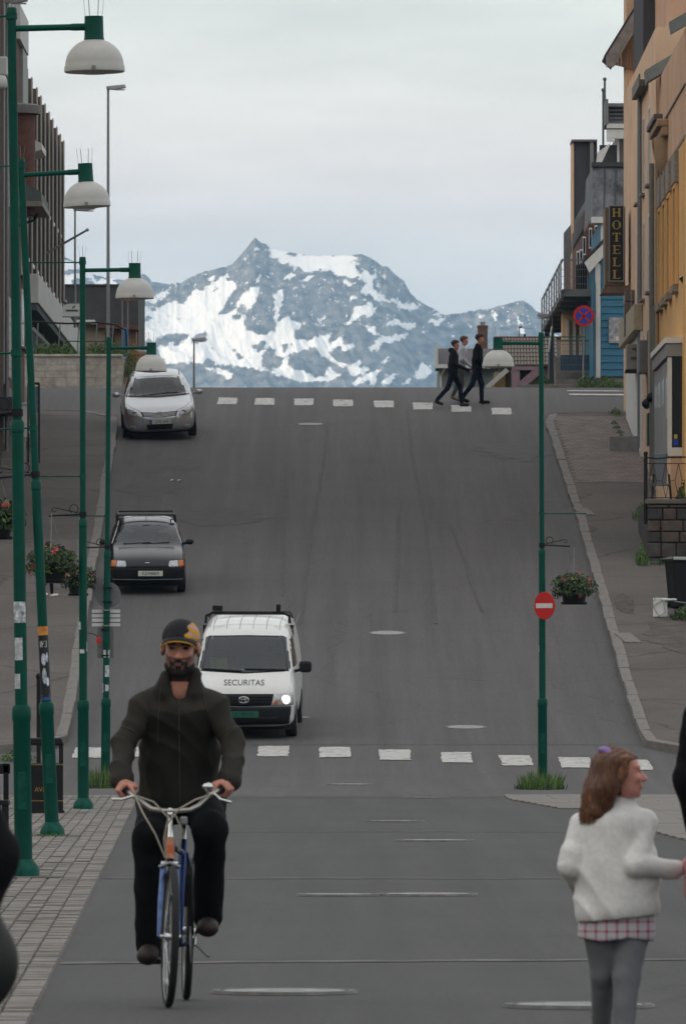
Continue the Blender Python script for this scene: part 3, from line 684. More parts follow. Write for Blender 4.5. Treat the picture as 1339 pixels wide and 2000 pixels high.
# ---------------------------------------------------------------- green street lamps
H = 7.0
def lamp_post(label, base, top, side, banner=True, flower=True, group='green lamp posts along the street'):
    """base/top: (x,d,z) of the pole foot and its top; side=+1: lantern arm to the right"""
    base = Vector(base); top = Vector(top); dirv = (top - base).normalized()
    q = Vector((0, 0, 1)).rotation_difference(dirv)
    root = thing('street_lamp', label, 'street lamp', base, q.to_euler(), group)
    mb = MB(); mb.lathe([(.125, 0), (.128, .05), (.118, .09), (.095, .12), (.076, .15)], 24); mb.build('base_flange', GREENW, root, smooth=True)
    mb = MB(); mb.lathe([(.072, .1), (.070, 1.26), (.076, 1.27), (.077, 1.36), (.066, 1.385), (.05, 1.39)], 24); mb.build('lower_column', GREEN, root, smooth=True)
    mb = MB(); mb.box(-.035, .035, -.0745, -.069, .55, .85); mb.build('service_door', GREENW, root, bevel=.004)
    mb = MB(); mb.lathe([(.051, 1.38), (.050, 3.58), (.055, 3.585), (.056, 3.66), (.045, 3.68), (.036, 3.68)], 20); mb.build('middle_column', GREEN, root, smooth=True)
    mb = MB(); mb.lathe([(.038, 3.67), (.037, H - .06), (.042, H - .06), (.042, H - .01), (.034, H)], 18); mb.build('upper_column', GREEN, root, smooth=True)
    ax = .66 * side
    mb = MB(); mb.tube([(.03 * side, 0, H - .17), (ax * .72, 0, H - .165), (ax * .722, 0, H - .165), (ax, 0, H - .165)], [.026, .026, .03, .03], 12); mb.build('arm', GREEN, root, smooth=True)
    lan = bpy.data.objects.new('lantern', None); COL.objects.link(lan); lan.parent = root; lan.location = (ax, 0, 0)
    zt = H - .08
    mb = MB(); mb.lathe([(.078, zt - .19), (.083, zt - .185), (.078, zt - .17), (.075, zt)], 20); mb.build('neck', GREEN, lan, smooth=True)
    zd = zt - .19
    pr = [(.075, zd)] + [(.235 * math.sin(a), zd - .20 + .21 * math.cos(a)) for a in (R(20), R(32), R(45), R(58), R(70), R(82), R(90))] + [(.243, zd - .215), (.244, zd - .255), (.236, zd - .262), (.225, zd - .25)]
    mb = MB(); mb.lathe(pr, 40, cap=False); mb.build('dome', DOME, lan, smooth=True)
    mb = MB(); mb.lathe([(.226, zd - .25), (.2, zd - .262), (.1, zd - .275), (.001, zd - .28)], 28, cap=False); mb.build('diffuser', mat('diffuser', (.34, .33, .31), .4, var=.1), lan, smooth=True)
    mb = MB(); mb.box(-.016, .016, -.253, -.242, zd - .25, zd - .222); mb.build('clasp', GREY, lan)
    mb = MB()
    for k in range(6):
        a = k * 1.047; x, y = .066 * math.cos(a), .066 * math.sin(a)
        mb.tube([(x, y, zt - .005), (x * 1.25, y * 1.25, zt + .155)], .0022, 4)
    mb.build('bird_spikes', GREY, lan)
    mb = MB()
    for k in range(4):
        a = k * 1.57; mb.tube([(.03 * math.cos(a), .03 * math.sin(a), H - .005), (.05 * math.cos(a), .05 * math.sin(a), H + .14)], .002, 4)
    mb.build('bird_spikes', GREY, root)
    for z, ln in ((H - .07, .68), (4.22, .68)):
        mb = MB(); mb.tube([(-.03 * side, 0, z), (-ln * side, 0, z)], .0085, 8); mb.lathe([(.041, z - .025), (.046, z - .025), (.046, z + .025), (.041, z + .025)], 16); mb.build('banner_rod', GREENW, root, smooth=True)
    if flower:
        z = 3.74; s = -side
        mb = MB(); mb.lathe([(.039, z - .03), (.048, z - .03), (.048, z + .03), (.039, z + .03)], 16); mb.tube([(.04 * s, 0, z), (.43 * s, 0, z - .02)], .011, 8)
        cv = [(.06 * s + .055 * s * (1 - math.cos(t)) , 0, z + .07 + .055 * math.sin(t) * 1) for t in np.linspace(-1.2, 4.2, 14)]
        mb.tube(cv, .006, 6)
        mb.tube([(.06 * s, 0, z + .02), (.2 * s, 0, z + .05), (.36 * s, 0, z + .085), (.40 * s, 0, z + .06), (.37 * s, 0, z + .03), (.34 * s, 0, z + .045)], .006, 6)
        mb.build('flower_bracket', BLACK, root, smooth=True)
    return root
GP = 'green lamp posts along the street'
L1 = lamp_post('nearest tall green lamp post at the left edge with paper scraps stuck to it', (PX(47, 69.8), 69.8, 0), (PX(23, 69.8), 69.8, 6.98), 1)
L2 = lamp_post('leaning green lamp post wrapped in a dark concert poster', (PX(103, 89.5), 89.5, 0), (PX(41, 89.5), 89.5, 6.98), 1)
L3 = lamp_post('upright green lamp post third from the left edge beside the litter bin', (PX(163, 109.9), 109.9, 0), (PX(161.5, 109.9), 109.9, 7), 1)
L4 = lamp_post('green lamp post carrying traffic signs nearest the zebra crossing on the left', (PX(206, 134.8), 134.8, hz(134.8)), (PX(213, 134.8), 134.8, 7), 1)
L5 = lamp_post('green lamp post on the right with a no entry sign, arm to the left', (PX(1059, 133), 133, 0), (PX(1056, 133), 133, 7), -1)
# stickers and posters wrapped round the poles
def wrap(parent, name, m, r, z0, z1, a0, a1, n=10):
    mb = MB(); vs = []
    for k in range(n + 1):
        a = R(a0 + (a1 - a0) * k / n); vs += [(r * math.sin(a), -r * math.cos(a), z0), (r * math.sin(a), -r * math.cos(a), z1)]
    mb.add(vs, [(2 * k, 2 * k + 2, 2 * k + 3, 2 * k + 1) for k in range(n)]); return mb.build(name, m, parent, smooth=True, fix=False)
STK = mat('white_sticker', (.42, .43, .45), .6, var=.35, scale=18, col2=(.5, .52, .55))
STB = mat('blue_white_sticker', (.25, .32, .42), .6, var=.7, scale=25, col2=(.5, .52, .55))
for lp, sp in ((L1, [(2.05, 2.22, -70, 60), (1.75, 1.93, -60, 20), (1.52, 1.64, -70, -5)]), (L3, [(2.28, 2.38, -90, -30), (1.98, 2.03, -50, 20), (2.0, 2.12, 60, 90)]), (L4, [(2.02, 2.14, -60, -5), (2.02, 2.14, 30, 70), (1.5, 1.6, -15, 50), (1.48, 1.62, -80, -50), (1.72, 1.9, -20, 60)]), (L5, [(2.1, 2.2, -90, -65)])):
    for j, (z0, z1, a0, a1) in enumerate(sp): wrap(lp, 'sticker', STB if (j + len(sp)) % 3 == 0 else STK, .0535, z0, z1, a0, a1)
# the poster on the leaning post: orange band, black sheet, pale figure, lettering
pst = wrap(L2, 'poster', mat('poster_black', (.010, .010, .014), .45, var=.3, scale=8), .0522, 1.42, 2.08, -100, 100, 16); pst['label'] = 'black concert poster with a pale figure and white letters'
wrap(L2, 'poster_band', mat('orange_print', (.50, .075, .012), .5, var=.3, scale=9, col2=(.6, .3, .05)), .0524, 2.08, 2.17, -100, 100, 12)
PALE = mat('poster_pale', (.36, .40, .50), .5, var=.45, scale=16, col2=(.52, .55, .62))
def on_pole(parent, name, m, mb2d, r, zc, ac=0, sub=None):
    mb = MB(); mb.f = mb2d.f; mb.m = mb2d.m
    mb.v = [(r * math.sin(ac + x / r), -r * math.cos(ac + x / r), zc + z) for x, y, z in mb2d.v]
    return mb.build(name, m, parent, fix=False)
tb = text_mb('IKI', .095, .75); on_pole(L2, 'poster_lettering', mat('poster_white', (.62, .62, .62), .5, var=.05), tb, .0532, 1.985)
for (cx, cz, rx, rz) in ((-.005, 1.83, .026, .062), (.034, 1.85, .016, .05), (-.004, 1.66, .024, .08), (.03, 1.60, .019, .045)):
    mb = MB(); vs = []
    for k in range(11): t_ = -1 + .2 * k; q_ = rz * math.sqrt(max(0, 1 - t_ * t_)) * (1 + .15 * math.sin(k * 2.1)); vs += [(cx + rx * t_, 0, -q_), (cx + rx * t_, 0, q_)]
    mb.add(vs, [(2 * k, 2 * k + 2, 2 * k + 3, 2 * k + 1) for k in range(10)]); on_pole(L2, 'poster_figure', PALE, mb, .0530, cz)
mb = MB(); mb.add([(-.018, 0, -.006), (.004, 0, -.006), (.004, 0, .006), (-.018, 0, .006)], [(0, 1, 2, 3)]); on_pole(L2, 'poster_figure', MATS['poster_black'], mb, .0534, 1.845)
tb = text_mb('DRIFT  FEST', .03, .8); on_pole(L2, 'poster_lettering', MATS['poster_white'], tb, .0532, 1.49) if False else None
for zz, wz in ((1.50, .012), (1.525, .006), (1.455, .03)):
    mb = MB(); mb.add([(-.04, 0, -wz / 2), (.045, 0, -wz / 2), (.045, 0, wz / 2), (-.04, 0, wz / 2)], [(0, 1, 2, 3)]); on_pole(L2, 'poster_print', STK, mb, .0532, zz)
wrap(L2, 'poster_edge', mat('poster_blue', (.02, .07, .25), .5, var=.3), .0525, 1.41, 1.44, -60, 90)

# hanging baskets: things of their own, hung from the brackets
def basket(label, px, py_top, d, rad, hgt, lush, red=12):
    c = P(px, py_top, d)
    root = thing('hanging_basket', label, 'flower basket', c, (0, 0, 0), 'flower baskets on the lamp posts')
    mb = MB(); mb.lathe([(rad * .50, -hgt), (rad * .56, -hgt), (rad * .60, -hgt * .93), (rad * .5, -hgt * .9), (rad * .62, -hgt * .35), (rad * .64, -hgt * .3)], 20); mb.build('pot', BLACK, root, smooth=True)
    mb = MB()
    def f(i):
        a = random.uniform(0, 6.28); ph = math.asin(random.uniform(-.55, 1)); r = random.uniform(.72, 1.08)
        return (rad * r * math.cos(a) * math.cos(ph), rad * r * math.sin(a) * math.cos(ph), -hgt * .42 + hgt * .46 * r * math.sin(ph) - (.05 * random.random() if ph < 0 else 0)), (math.cos(a) * math.cos(ph), math.sin(a) * math.cos(ph), math.sin(ph))
    leaves(mb, lush, f, .062, [0, 0, 0, 1], .7); mb.build('foliage', [DLEAF, LEAF], root, fix=False)
    mb = MB()
    for k in range(red):
        c2, nr = f(k); c2 = Vector(c2) * 1.05
        for j in range(7): leaves(mb, 1, lambda i: (c2 + Vector((random.uniform(-.022, .022), random.uniform(-.022, .022), random.uniform(-.02, .02))), nr), .046, random.choice([0, 0, 1]))
    mb.build('blossoms', [REDP, PINKP, mat('purple_petal', (.10, .01, .035), .6, var=.3)], root, fix=False)
    mb = MB()
    for k in range(3):
        a = k * 2.094 + .5; mb.tube([(rad * .6 * math.cos(a), rad * .6 * math.sin(a), -hgt * .4), (0, 0, .42)], .004, 5)
    mb.build('hanging_chain', GREY, root); return root
basket('dark flower basket at the left edge behind the nearest lamp post', -8, 978, 89.5, .30, .40, 700, 16)
basket('dark basket with deep red blooms hanging beside the third lamp post', 101, 1068, 109.9, .325, .46, 900, 14)
basket('basket with bright red and pink blooms on the sign-carrying lamp post', 153, 1106, 134.8, .27, .46, 600, 18)
basket('basket of pink flowers hanging right of the no entry sign', 1120, 1122, 133, .34, .46, 900, 22)
# grass at the feet of the posts
grass_tuft('grass tuft growing round the foot of the sign-carrying lamp post', (PX(200, 134.6), 134.6, .0), .24, .8, .40, 320)
grass_tuft('grass tuft round the foot of the right-hand lamp post', (PX(1055, 132.7), 132.7, 0), .34, .9, .36, 420)
grass_tuft('thin mossy grass at the foot of the leaning lamp post', (PX(95, 89.2), 89.2, 0), .24, .5, .05, 160)
mb = MB(); mb.box(-.24, .24, -.35, .2, -.03, .016); 
for (px, d_, nm) in ((60, 69.5, 'nearest'), (110, 89.2, 'leaning')):
    o = mb.build('lamp_footing', mat('footing_iron', (.06, .05, .042), .8, var=.3)); o.location = (PX(px, d_), d_, 0); struct(o, 'dark footing slab under the %s lamp post' % nm)

# ---------------------------------------------------------------- traffic signs on the posts
RED = mat('sign_red', (.50, .012, .014), .45, var=.08); SWH = mat('sign_white', (.60, .60, .60), .5, var=.06); SBL = mat('sign_blue', (.02, .05, .36), .45, var=.08); SGR = mat('sign_back', (.16, .165, .17), .5, .3, var=.12)
sg = thing('no_entry_sign', 'round red no entry sign with white bar on the right lamp post', 'traffic sign', P(1063, 1183, 132.9), (0, 0, R(-42)))
def disc(r, y0, y1, n=36): 
    mb = MB(); mb.lathe([(r * .98, y0), (r, (y0 + y1) / 2), (r * .98, y1)], n, M=Matrix.Rotation(R(90), 4, 'X')); return mb
disc(.212, .0, .012).build('plate', RED, sg, smooth=False)
mb = MB(); mb.box(-.165, .165, -.0165, -.0125, -.036, .036); mb.build('white_bar', SWH, sg)
for z in (-.12, .12):
    mb = MB(); mb.box(-.07, .07, .0, .05, z - .012, z + .012); mb.build('clamp', GREY, sg)
sg = thing('round_sign', 'back of a round grey traffic sign on the left lamp post', 'traffic sign', P(210, 1162, 134.8), (0, 0, R(-8)))
mb = MB(); mb.lathe([(.196, -.07), (.20, -.065), (.196, -.06)], 36, M=Matrix.Rotation(R(90), 4, 'X')); mb.build('plate', SGR, sg)
for z in (-.11, .11):
    mb = MB(); mb.box(-.06, .06, -.062, .06, z - .012, z + .012); mb.build('clamp', BLACK, sg)
sg = thing('striped_sign', 'small rectangular sign of white slats clamped to the left lamp post', 'traffic sign', P(207.5, 1207, 134.87))
for k in range(4):
    mb = MB(); z = .105 - k * .07; mb.box(-.22, .22, -.004, .006, z - .026, z + .026); mb.build('slat', SWH, sg)
for z in (.12, -.12):
    mb = MB(); mb.box(-.06, .06, -.13, -.005, z - .01, z + .01); mb.build('clamp', GREY, sg)
mb = MB(); mb.box(-.22, .22, .007, .013, -.14, .14); mb.build('backing', SGR, sg)
sg = thing('grey_plate_sign', 'plain grey plate under the striped sign on the left lamp post', 'traffic sign', P(206, 1255, 134.83))
mb = MB(); mb.box(-.13, .13, .03, .04, -.24, .24); mb.build('plate', mat('dull_plate', (.15, .15, .155), .5, .2, var=.1), sg, bevel=.004)
for z in (.2, -.2):
    mb = MB(); mb.box(-.06, .06, -.09, .03, z - .01, z + .01); mb.build('clamp', BLACK, sg)
sg = thing('warning_light', 'small red box lamp beside the grey plate sign', 'lamp', P(193, 1252, 134.7))
mb = MB(); mb.box(-.035, .035, -.03, .03, -.02, .055); mb.build('housing', RED, sg, bevel=.008)
mb = MB(); mb.box(-.03, .03, -.034, .02, -.06, -.02); mb.build('lens', mat('amber_lens', (.25, .07, .02), .3), sg)
mb = MB(); mb.tube([(-.02, 0, .05), (-.05, 0, .1), (-.12, 0, .12), (-.16, 0, .12)], .006, 6); mb.build('bracket', BLACK, sg)

# ---------------------------------------------------------------- litter bin, bench, poster board on the left
bn = thing('litter_bin', 'square black litter bin with gold lettering between the lamp posts', 'litter bin', (PX(95, 108), 106.0, 0), (0, 0, R(4)))
s_ = S(106)
wv = .24; hb_ = .93
mb = MB(); mb.box(-wv, wv, -wv, wv, .03, .62); mb.build('body', BLACK, bn, bevel=.02)
mb = MB(); mb.box(-wv - .015, wv + .015, -wv - .015, wv + .015, 0, .05); mb.build('plinth', BLACK, bn, bevel=.01)
for sx in (-1, 1):
    for sy in (-1, 1):
        mb = MB(); mb.box(sx * wv - .035 if sx > 0 else -wv, wv if sx > 0 else -wv + .035, sy * wv - .035 if sy > 0 else -wv, wv if sy > 0 else -wv + .035, .62, .86); mb.build('corner_post', BLACK, bn)
mb = MB(); mb.prism([(-wv - .01, .84), (wv + .01, .84), (wv - .02, .93), (-wv + .02, .93)], -wv - .01, wv + .01); mb.build('lid', BLACK, bn, bevel=.02)
GOLD = mat('gold_print', (.33, .22, .06), .4, .4, var=.15)
for z in (.16, .60):
    mb = MB(); mb.box(-wv - .003, wv + .003, -wv - .004, -wv - .001, z, z + .008); mb.build('gold_line', GOLD, bn)
tb = text_mb('AVFALL', .085, .9); o = tb.build('gold_lettering', GOLD, bn, fix=False); o.location = (.02, -wv - .005, .30)
bc = thing('bench', 'dark bench end at the left edge beside the nearest lamp post', 'bench', (PX(-40, 84), 84.0, 0))
mb = MB(); mb.box(-.6, .3, -.03, .03, .70, .80); mb.build('backrest', BLACK, bc, bevel=.01)
mb = MB(); mb.box(-.6, .3, -.42, .0, .40, .45); mb.build('seat', BLACK, bc, bevel=.01)
for x in (-.55, .26):
    mb = MB(); mb.box(x - .025, x + .025, -.40, -.35, 0, .4); mb.build('leg', BLACK, bc); mb = MB(); mb.box(x - .025, x + .025, -.03, .03, 0, .8); mb.build('leg', BLACK, bc)
fb = thing('bollard', 'slim black post behind the leaning lamp post', 'post', (PX(76, 128), 128.0, 0))
mb = MB(); mb.tube([(0, 0, 0), (0, 0, 1.7)], .033, 12); mb.build('shaft', BLACK, fb, smooth=True); mb = MB(); mb.ell((0, 0, 1.72), (.045, .045, .05)); mb.build('finial', BLACK, fb, smooth=True)
dd = gd(905, .12)
ab = thing('display_frame', 'tall narrow dark display frame on the upper left pavement', 'sign', (PX(66, dd), dd, hz(dd) + .12), (0, 0, R(12)))
for x in (-.13, .13):
    mb = MB(); mb.box(x - .02, x + .02, -.02, .02, 0, 1.9); mb.build('upright', BLACK, ab)
mb = MB(); mb.box(-.13, .13, -.02, .02, 1.86, 1.92); mb.build('top_rail', BLACK, ab)
mb = MB(); mb.box(-.11, .11, -.008, .008, 1.2, 1.82); mb.build('panel', mat('poster_teal', (.10, .17, .22), .5, var=.5, scale=8), ab)
# stairs and white plinth by the left edge
# ---------------------------------------------------------------- buildings
def wall_mat(name, col, var=.1, scale=1.2): return mat(name, col, .88, var=var, scale=scale, bump=.15, bscale=30, spec=.2)
PEACH = wall_mat('peach_render', (.68, .47, .32), .16, .5); OCHRE = wall_mat('ochre_render', (.70, .41, .17), .16, .5); SALMON = wall_mat('salmon_render', (.58, .37, .25), .16, .5)
WOODB = mat('brown_boards', (.22, .135, .085), .8, var=.3, scale=3, stretch=(6, 6, .6)); GREYB = wall_mat('grey_cladding', (.25, .25, .255)); BLUEW = mat('blue_boards', (.045, .175, .28), .7, var=.14, scale=2.5, stretch=(.5, 1, 4))
SLATE = mat('dark_slate', (.055, .055, .06), .8, var=.3, scale=5, bump=.3); BRICKD = mat('dark_brown_brick', (.055, .030, .024), .85, var=.3, scale=6, bump=.3); BRICKR = mat('red_brick', (.12, .055, .043), .85, var=.3, scale=5, bump=.3)
DGREY = wall_mat('dark_grey_wall', (.07, .072, .08)); WINDK = glass_mat('dark_window', (.02, .023, .026), .96); GRANITE = mat('rough_granite', (.25, .215, .185), .9, var=.35, scale=22, bump=.6, bscale=30)
def part(name, m, parent, *boxes, bevel=0.0):
    mb = MB()
    for b in boxes: mb.box(*b)
    return mb.build(name, m, parent, bevel=bevel)
def facade_window(parent, x, d0, d1, z0, z1, out=-1, frame=WHITE, sill=True, deep=.12):
    """a window in a wall that runs along the street: out=-1 faces left (right-hand houses), +1 faces right"""
    f = MB(); e = .07
    xo = x + out * .012; xi = x - out * .03
    a, b = min(xo, xi), max(xo, xi)
    f.box(a, b, d0 - e, d0, z0 - e, z1 + e); f.box(a, b, d1, d1 + e, z0 - e, z1 + e); f.box(a, b, d0, d1, z1, z1 + e); f.box(a, b, d0, d1, z0 - e, z0); f.box(a, b, (d0 + d1) / 2 - .025, (d0 + d1) / 2 + .025, z0, z1)
    fr = f.build('window', frame, parent)
    p = MB(); p.box(min(x + out * .003, x - out * .02), max(x + out * .003, x - out * .02), d0, d1, z0, z1); p.build('pane', WINDK, fr)
    if sill: s_ = MB(); s_.box(min(x, x + out * .10), max(x, x + out * .10), d0 - .1, d1 + .1, z0 - .13, z0 - .075); s_.build('sill', GRANITE, fr)
    return fr
# --- the peach house with the hotel sign
X1 = 7.15; D1, D2 = 198.6, 221.4; ZE = 16.7
b1 = thing('peach_house', 'tall peach rendered house with board gable on the right of the hill', 'building', (0, 0, 0))
part('wall', PEACH, b1, (X1, 17, D1, D2, hz(D1) - .5, ZE))
dg_ = 219.0; FAS = mat('weathered_fascia', (.24, .225, .225), .7, var=.3, scale=5)
q_ = lambda l, d_: [(PX(x, d_), PZ(y, d_)) for x, y in l]
mb = MB(); mb.prism(q_([(1180, 106), (1268, -36), (1290, -36), (1198, 122)], dg_), dg_ + .13, dg_ + 2.6); mb.build('roof', SLATE, b1)
mb = MB(); mb.prism(q_([(1183, 109), (1183, 131), (1198, 130), (1272, 2), (1272, -34)], dg_), dg_ - .06, dg_ + .12); mb.build('fascia', FAS, b1)
for px in range(1194, 1262, 6):
    yb = 126 + max(0, px - 1196) * .24; yt = 126 - (px - 1196) * 1.62
    mb = MB(); mb.prism(q_([(px, yb), (px + 5.6, yb + 1.2), (px + 5.6, yt - 9), (px, yt)], dg_ + .1), dg_ + .13, dg_ + .19); mb.build('gable_board', WOODB, b1)
part('gable_wall', PEACH, b1, (X1, X1 + 3, dg_ + .25, D2, ZE - .01, ZE + 3.5))
part('upper_wall', SALMON, b1, (X1 + .3, 17, D1 + .2, 214.5, ZE, ZE + 8))
part('slate_flashing', DGREY, b1, (X1 + .02, X1 + .29, 207.5, 214.4, ZE - .01, ZE + 6))
mb = MB(); mb.tube([(X1 - .07, 207.5, ZE - .9), (X1 - .07, 207.5, hz(207.5) + .3)], .055, 10); mb.build('downpipe', GREY, b1, smooth=True)
mb = MB(); mb.box(X1 - .22, X1 - .02, 203.5, 208.5, ZE - 1.0, ZE - .85); mb.box(X1 - .22, X1 - .19, 203.5, 208.5, ZE - .85, ZE - .72); mb.build('gutter', mat('brown_gutter', (.10, .085, .075), .6), b1)
mb = MB(); mb.tube([(X1 - .08, 199.0, 13.6), (X1 - .08, 199.0, hz(199) + .4)], .06, 10); mb.build('downpipe', mat('dull_green_grey_pipe', (.15, .155, .14), .6), b1, smooth=True)
for d0 in (210.0, 206.0, 202.2):
    for z0 in (8.7 + 2.2, 13.4):
        facade_window(b1, X1, d0, d0 + 1.0, z0, z0 + 1.7)
gd0 = bpy.data.objects.new('panelled_door', None); COL.objects.link(gd0); gd0.parent = b1
for k in range(6):
    d0 = 207.6 + k * 1.75; part('door_panel', WHITE, gd0, (X1 - .05, X1 + .02, d0, d0 + 1.66, hz(d0) + .15, 10.1), bevel=.01)
part('door_canopy', mat('cream_fascia', (.38, .31, .21), .7), b1, (X1 - .22, X1, 207.2, 218.4, 10.12, 10.75), bevel=.02)
part('corner_post', WHITE, b1, (X1 - .06, X1 + .02, 207.1, 207.5, hz(207) + .1, 10.1))
part('doorstep', CONC, b1, (X1 - .75, X1 + .05, 208.6, 210.4, hz(208.6) - .1, hz(210) + .33), bevel=.02)
for d0 in (201.2, 203.4):
    facade_window(b1, X1, d0, d0 + .7, 8.2, 9.9, frame=GREYB, sill=False)
part('meter_box', mat('dark_green_box', (.012, .05, .035), .5), b1, (X1 - .16, X1 + .01, 199.4, 200.2, 7.15, 7.9), bevel=.01)
# wall-mounted things on the peach house
sg = thing('hotel_sign', 'tall black projecting sign with gold letters HOTELL on the peach house', 'sign', (0, 0, 0))
ds = 216.0; xa, xb = PX(1190, ds), PX(1216, ds); za, zb_ = PZ(548, ds), PZ(403, ds)
part('box', mat('sign_brown', (.16, .115, .085), .7, var=.25, scale=4), sg, (xa - .12, xb + .05, ds, ds + 1.6, za - .12, zb_ - .02), bevel=.01)
part('frame', GREYB, sg, (xa - .03, xb + .03, ds - .05, ds + .02, za - .03, za), (xa - .03, xb + .03, ds - .05, ds + .02, zb_, zb_ + .03), (xa - .03, xa, ds - .05, ds + .02, za, zb_), (xb, xb + .03, ds - .05, ds + .02, za, zb_))
part('face', mat('sign_black', (.006, .006, .006), .35), sg, (xa, xb, ds - .02, ds - .004, za, zb_))
mb = MB(); mb.prism([(xa - .12, za - .12), (xb + .1, za - .12), (xb + .35, za + .1), (xb + .35, za - .3), (xa - .22, za - .32)], ds + .02, ds + 1.5); mb.build('bracket', MATS['sign_brown'], sg)
GOLDL = mat('gold_letters', (.38, .27, .08), .5, .1, var=.15)
cx = (xa + xb) / 2; hL = (zb_ - za) / 6; lh = hL * .70; lw = (xb - xa) * .56
def letter(ch, zc):
    mb = MB(); y0, y1 = ds - .034, ds - .021; st = lw * .26; th = lw * .09; sf = lw * .14; L_, R_ = cx - lw / 2, cx + lw / 2; T, B = zc + lh / 2, zc - lh / 2
    bx = lambda a, b, c, d: mb.box(a, b, y0, y1, c, d)
    def stem(x0, w_): bx(x0, x0 + w_, B + th, T - th); bx(x0 - sf * .6, x0 + w_ + sf * .6, T - th, T); bx(x0 - sf * .6, x0 + w_ + sf * .6, B, B + th)
    if ch == 'H': stem(L_, st); stem(R_ - st, st); bx(L_ + st, R_ - st, zc - th / 2, zc + th / 2)
    if ch == 'T': bx(cx - st / 2, cx + st / 2, B + th, T - th); bx(L_ - .01, R_ + .01, T - th, T); bx(L_ - .01, L_ + th, T - th * 2.6, T - th); bx(R_ - th, R_ + .01, T - th * 2.6, T - th); bx(cx - st, cx + st, B, B + th)
    if ch in 'EL':
        bx(L_ + .02, L_ + .02 + st, B + th, T - th); bx(L_ - .01, R_, B, B + th); bx(R_ - th, R_, B + th, B + th * 2.8)
        if ch == 'L': bx(L_ - .01, L_ + .05 + st, T - th, T)
        else: bx(L_ - .01, R_, T - th, T); bx(L_ + .02 + st, R_ - th * 1.5, zc - th / 2, zc + th / 2); bx(R_ - th, R_, T - th * 2.6, T - th)
    if ch == 'O':
        n = 24; vs = []
        for k in range(n):
            a = 2 * math.pi * k / n
            for q in (1.0, 0): 
                rx, rz = (lw * .58, lh * .52) if q else (lw * .58 - st * (.35 + .65 * abs(math.cos(a))) , lh * .52 - th)
                vs.append((cx + rx * math.cos(a), y0, zc + rz * math.sin(a)))
        mb.add(vs, [(2 * k, (2 * k + 2) % (2 * n), (2 * k + 3) % (2 * n), 2 * k + 1) for k in range(n)])
    mb.build('gold_letter', GOLDL, sg)
for k, ch in enumerate('HOTELL'): letter(ch, zb_ - hL * (k + .5))
ac = thing('air_conditioner', 'beige air conditioning unit on the peach house wall', 'air conditioner', (0, 0, 0))
part('casing', mat('beige_metal', (.24, .205, .18), .6, var=.12), ac, (PX(1223, 210), PX(1246, 210), 210, 210.9, PZ(722, 210), PZ(672, 210)), bevel=.03)
part('tray', BLACK, ac, (PX(1221, 210), PX(1246, 210), 210.05, 210.9, PZ(727, 210), PZ(722, 210)))
part('grille', DGREY, ac, (PX(1231, 210), PX(1242, 210), 209.98, 209.995, PZ(702, 210), PZ(697, 210)), (PX(1233, 210), PX(1240, 210), 209.98, 209.995, PZ(683, 210), PZ(680, 210)))
ac = thing('cable_cabinet', 'grey metal cabinet nearest on the peach house wall', 'cabinet', (0, 0, 0))
part('casing', mat('dull_metal', (.19, .17, .16), .6, var=.15), ac, (PX(1248, 204), X1 + .02, 204, 205.2, PZ(728, 204), PZ(664, 204)), bevel=.02)
part('casing_side', GREYB, ac, (PX(1246, 204), PX(1248, 204), 204.1, 205.1, PZ(727, 204), PZ(668, 204)))
ac = thing('panel_box', 'brown-grey boarded box under the hotel sign', 'panel', (0, 0, 0))
part('casing', mat('brown_grey_panel', (.13, .105, .095), .7, var=.25, scale=3), ac, (PX(1219, 213), X1 + .01, 213, 213.8, PZ(655, 213), PZ(590, 213)), (PX(1220, 213), X1 + .01, 213.01, 213.8, PZ(588, 213), PZ(566, 213)))
part('cable', WHITE, ac, (PX(1231, 213), PX(1231.6, 213), 212.985, 212.998, PZ(652, 213), PZ(568, 213)))
for k, (px, py, lab) in enumerate(((1263, 788, 'left of two black bowl-shaped wall lamps beside the bay'), (1272, 776, 'right of two black bowl-shaped wall lamps beside the bay'))):
    wl = thing('wall_lamp', lab, 'lamp', P(px, py, 202 - 3 * k), (0, 0, 0), 'bowl wall lamps')
    mb = MB(); mb.lathe([(.001, -.13), (.08, -.11), (.12, -.04), (.125, .03), (.08, .10), (.001, .13)], 14, M=Matrix.Rotation(R(60), 4, 'Y')); mb.build('shade', BLACK, wl, smooth=True)
    mb = MB(); mb.lathe([(.001, .0), (.06, .0)], 10, (-.03, -.10, -.05), M=Matrix.Rotation(R(90), 4, 'X')); mb.build('lens', GREY, wl)
    mb = MB(); mb.tube([(.05, 0, 0), (.3, .1, 0)], .02, 6); mb.build('arm', BLACK, wl)
# --- the ochre house with the grey bay
X2 = 7.20; E1, E2 = 183.0, 198.5
b2 = thing('ochre_house', 'ochre yellow rendered house with deep window recesses at the right edge', 'building', (0, 0, 0))
part('wall', OCHRE, b2, (X2, 17, E1, E2, hz(E1) - .5, 13.2))
part('upper_wall', SALMON, b2, (X2 + .02, 17, E1 + .05, E2, 13.2, 15.5))
mb = MB(); mb.prism([(X2 - .30, 15.35), (X2 + 4, 17.9), (X2 + 4, 18.2), (X2 - .34, 15.62)], E2 - 1.2, E2 - .2); mb.build('roof', mat('grey_green_roof', (.16, .17, .16), .7, var=.15), b2)
mb = MB(); mb.prism([(X2 - .30, 15.35), (X2 + 4, 17.9), (X2 + 4, 18.1), (X2 - .34, 15.6)], E1 - .2, E1 + .2); mb.build('roof_rake', MATS['grey_green_roof'], b2)
part('wall_panel_line', GRANITE, b2, (X2 - .015, X2 + .01, E1, E2, 13.16, 13.24), (X2 - .012, X2 + .01, E1, E2, 14.3, 14.34))
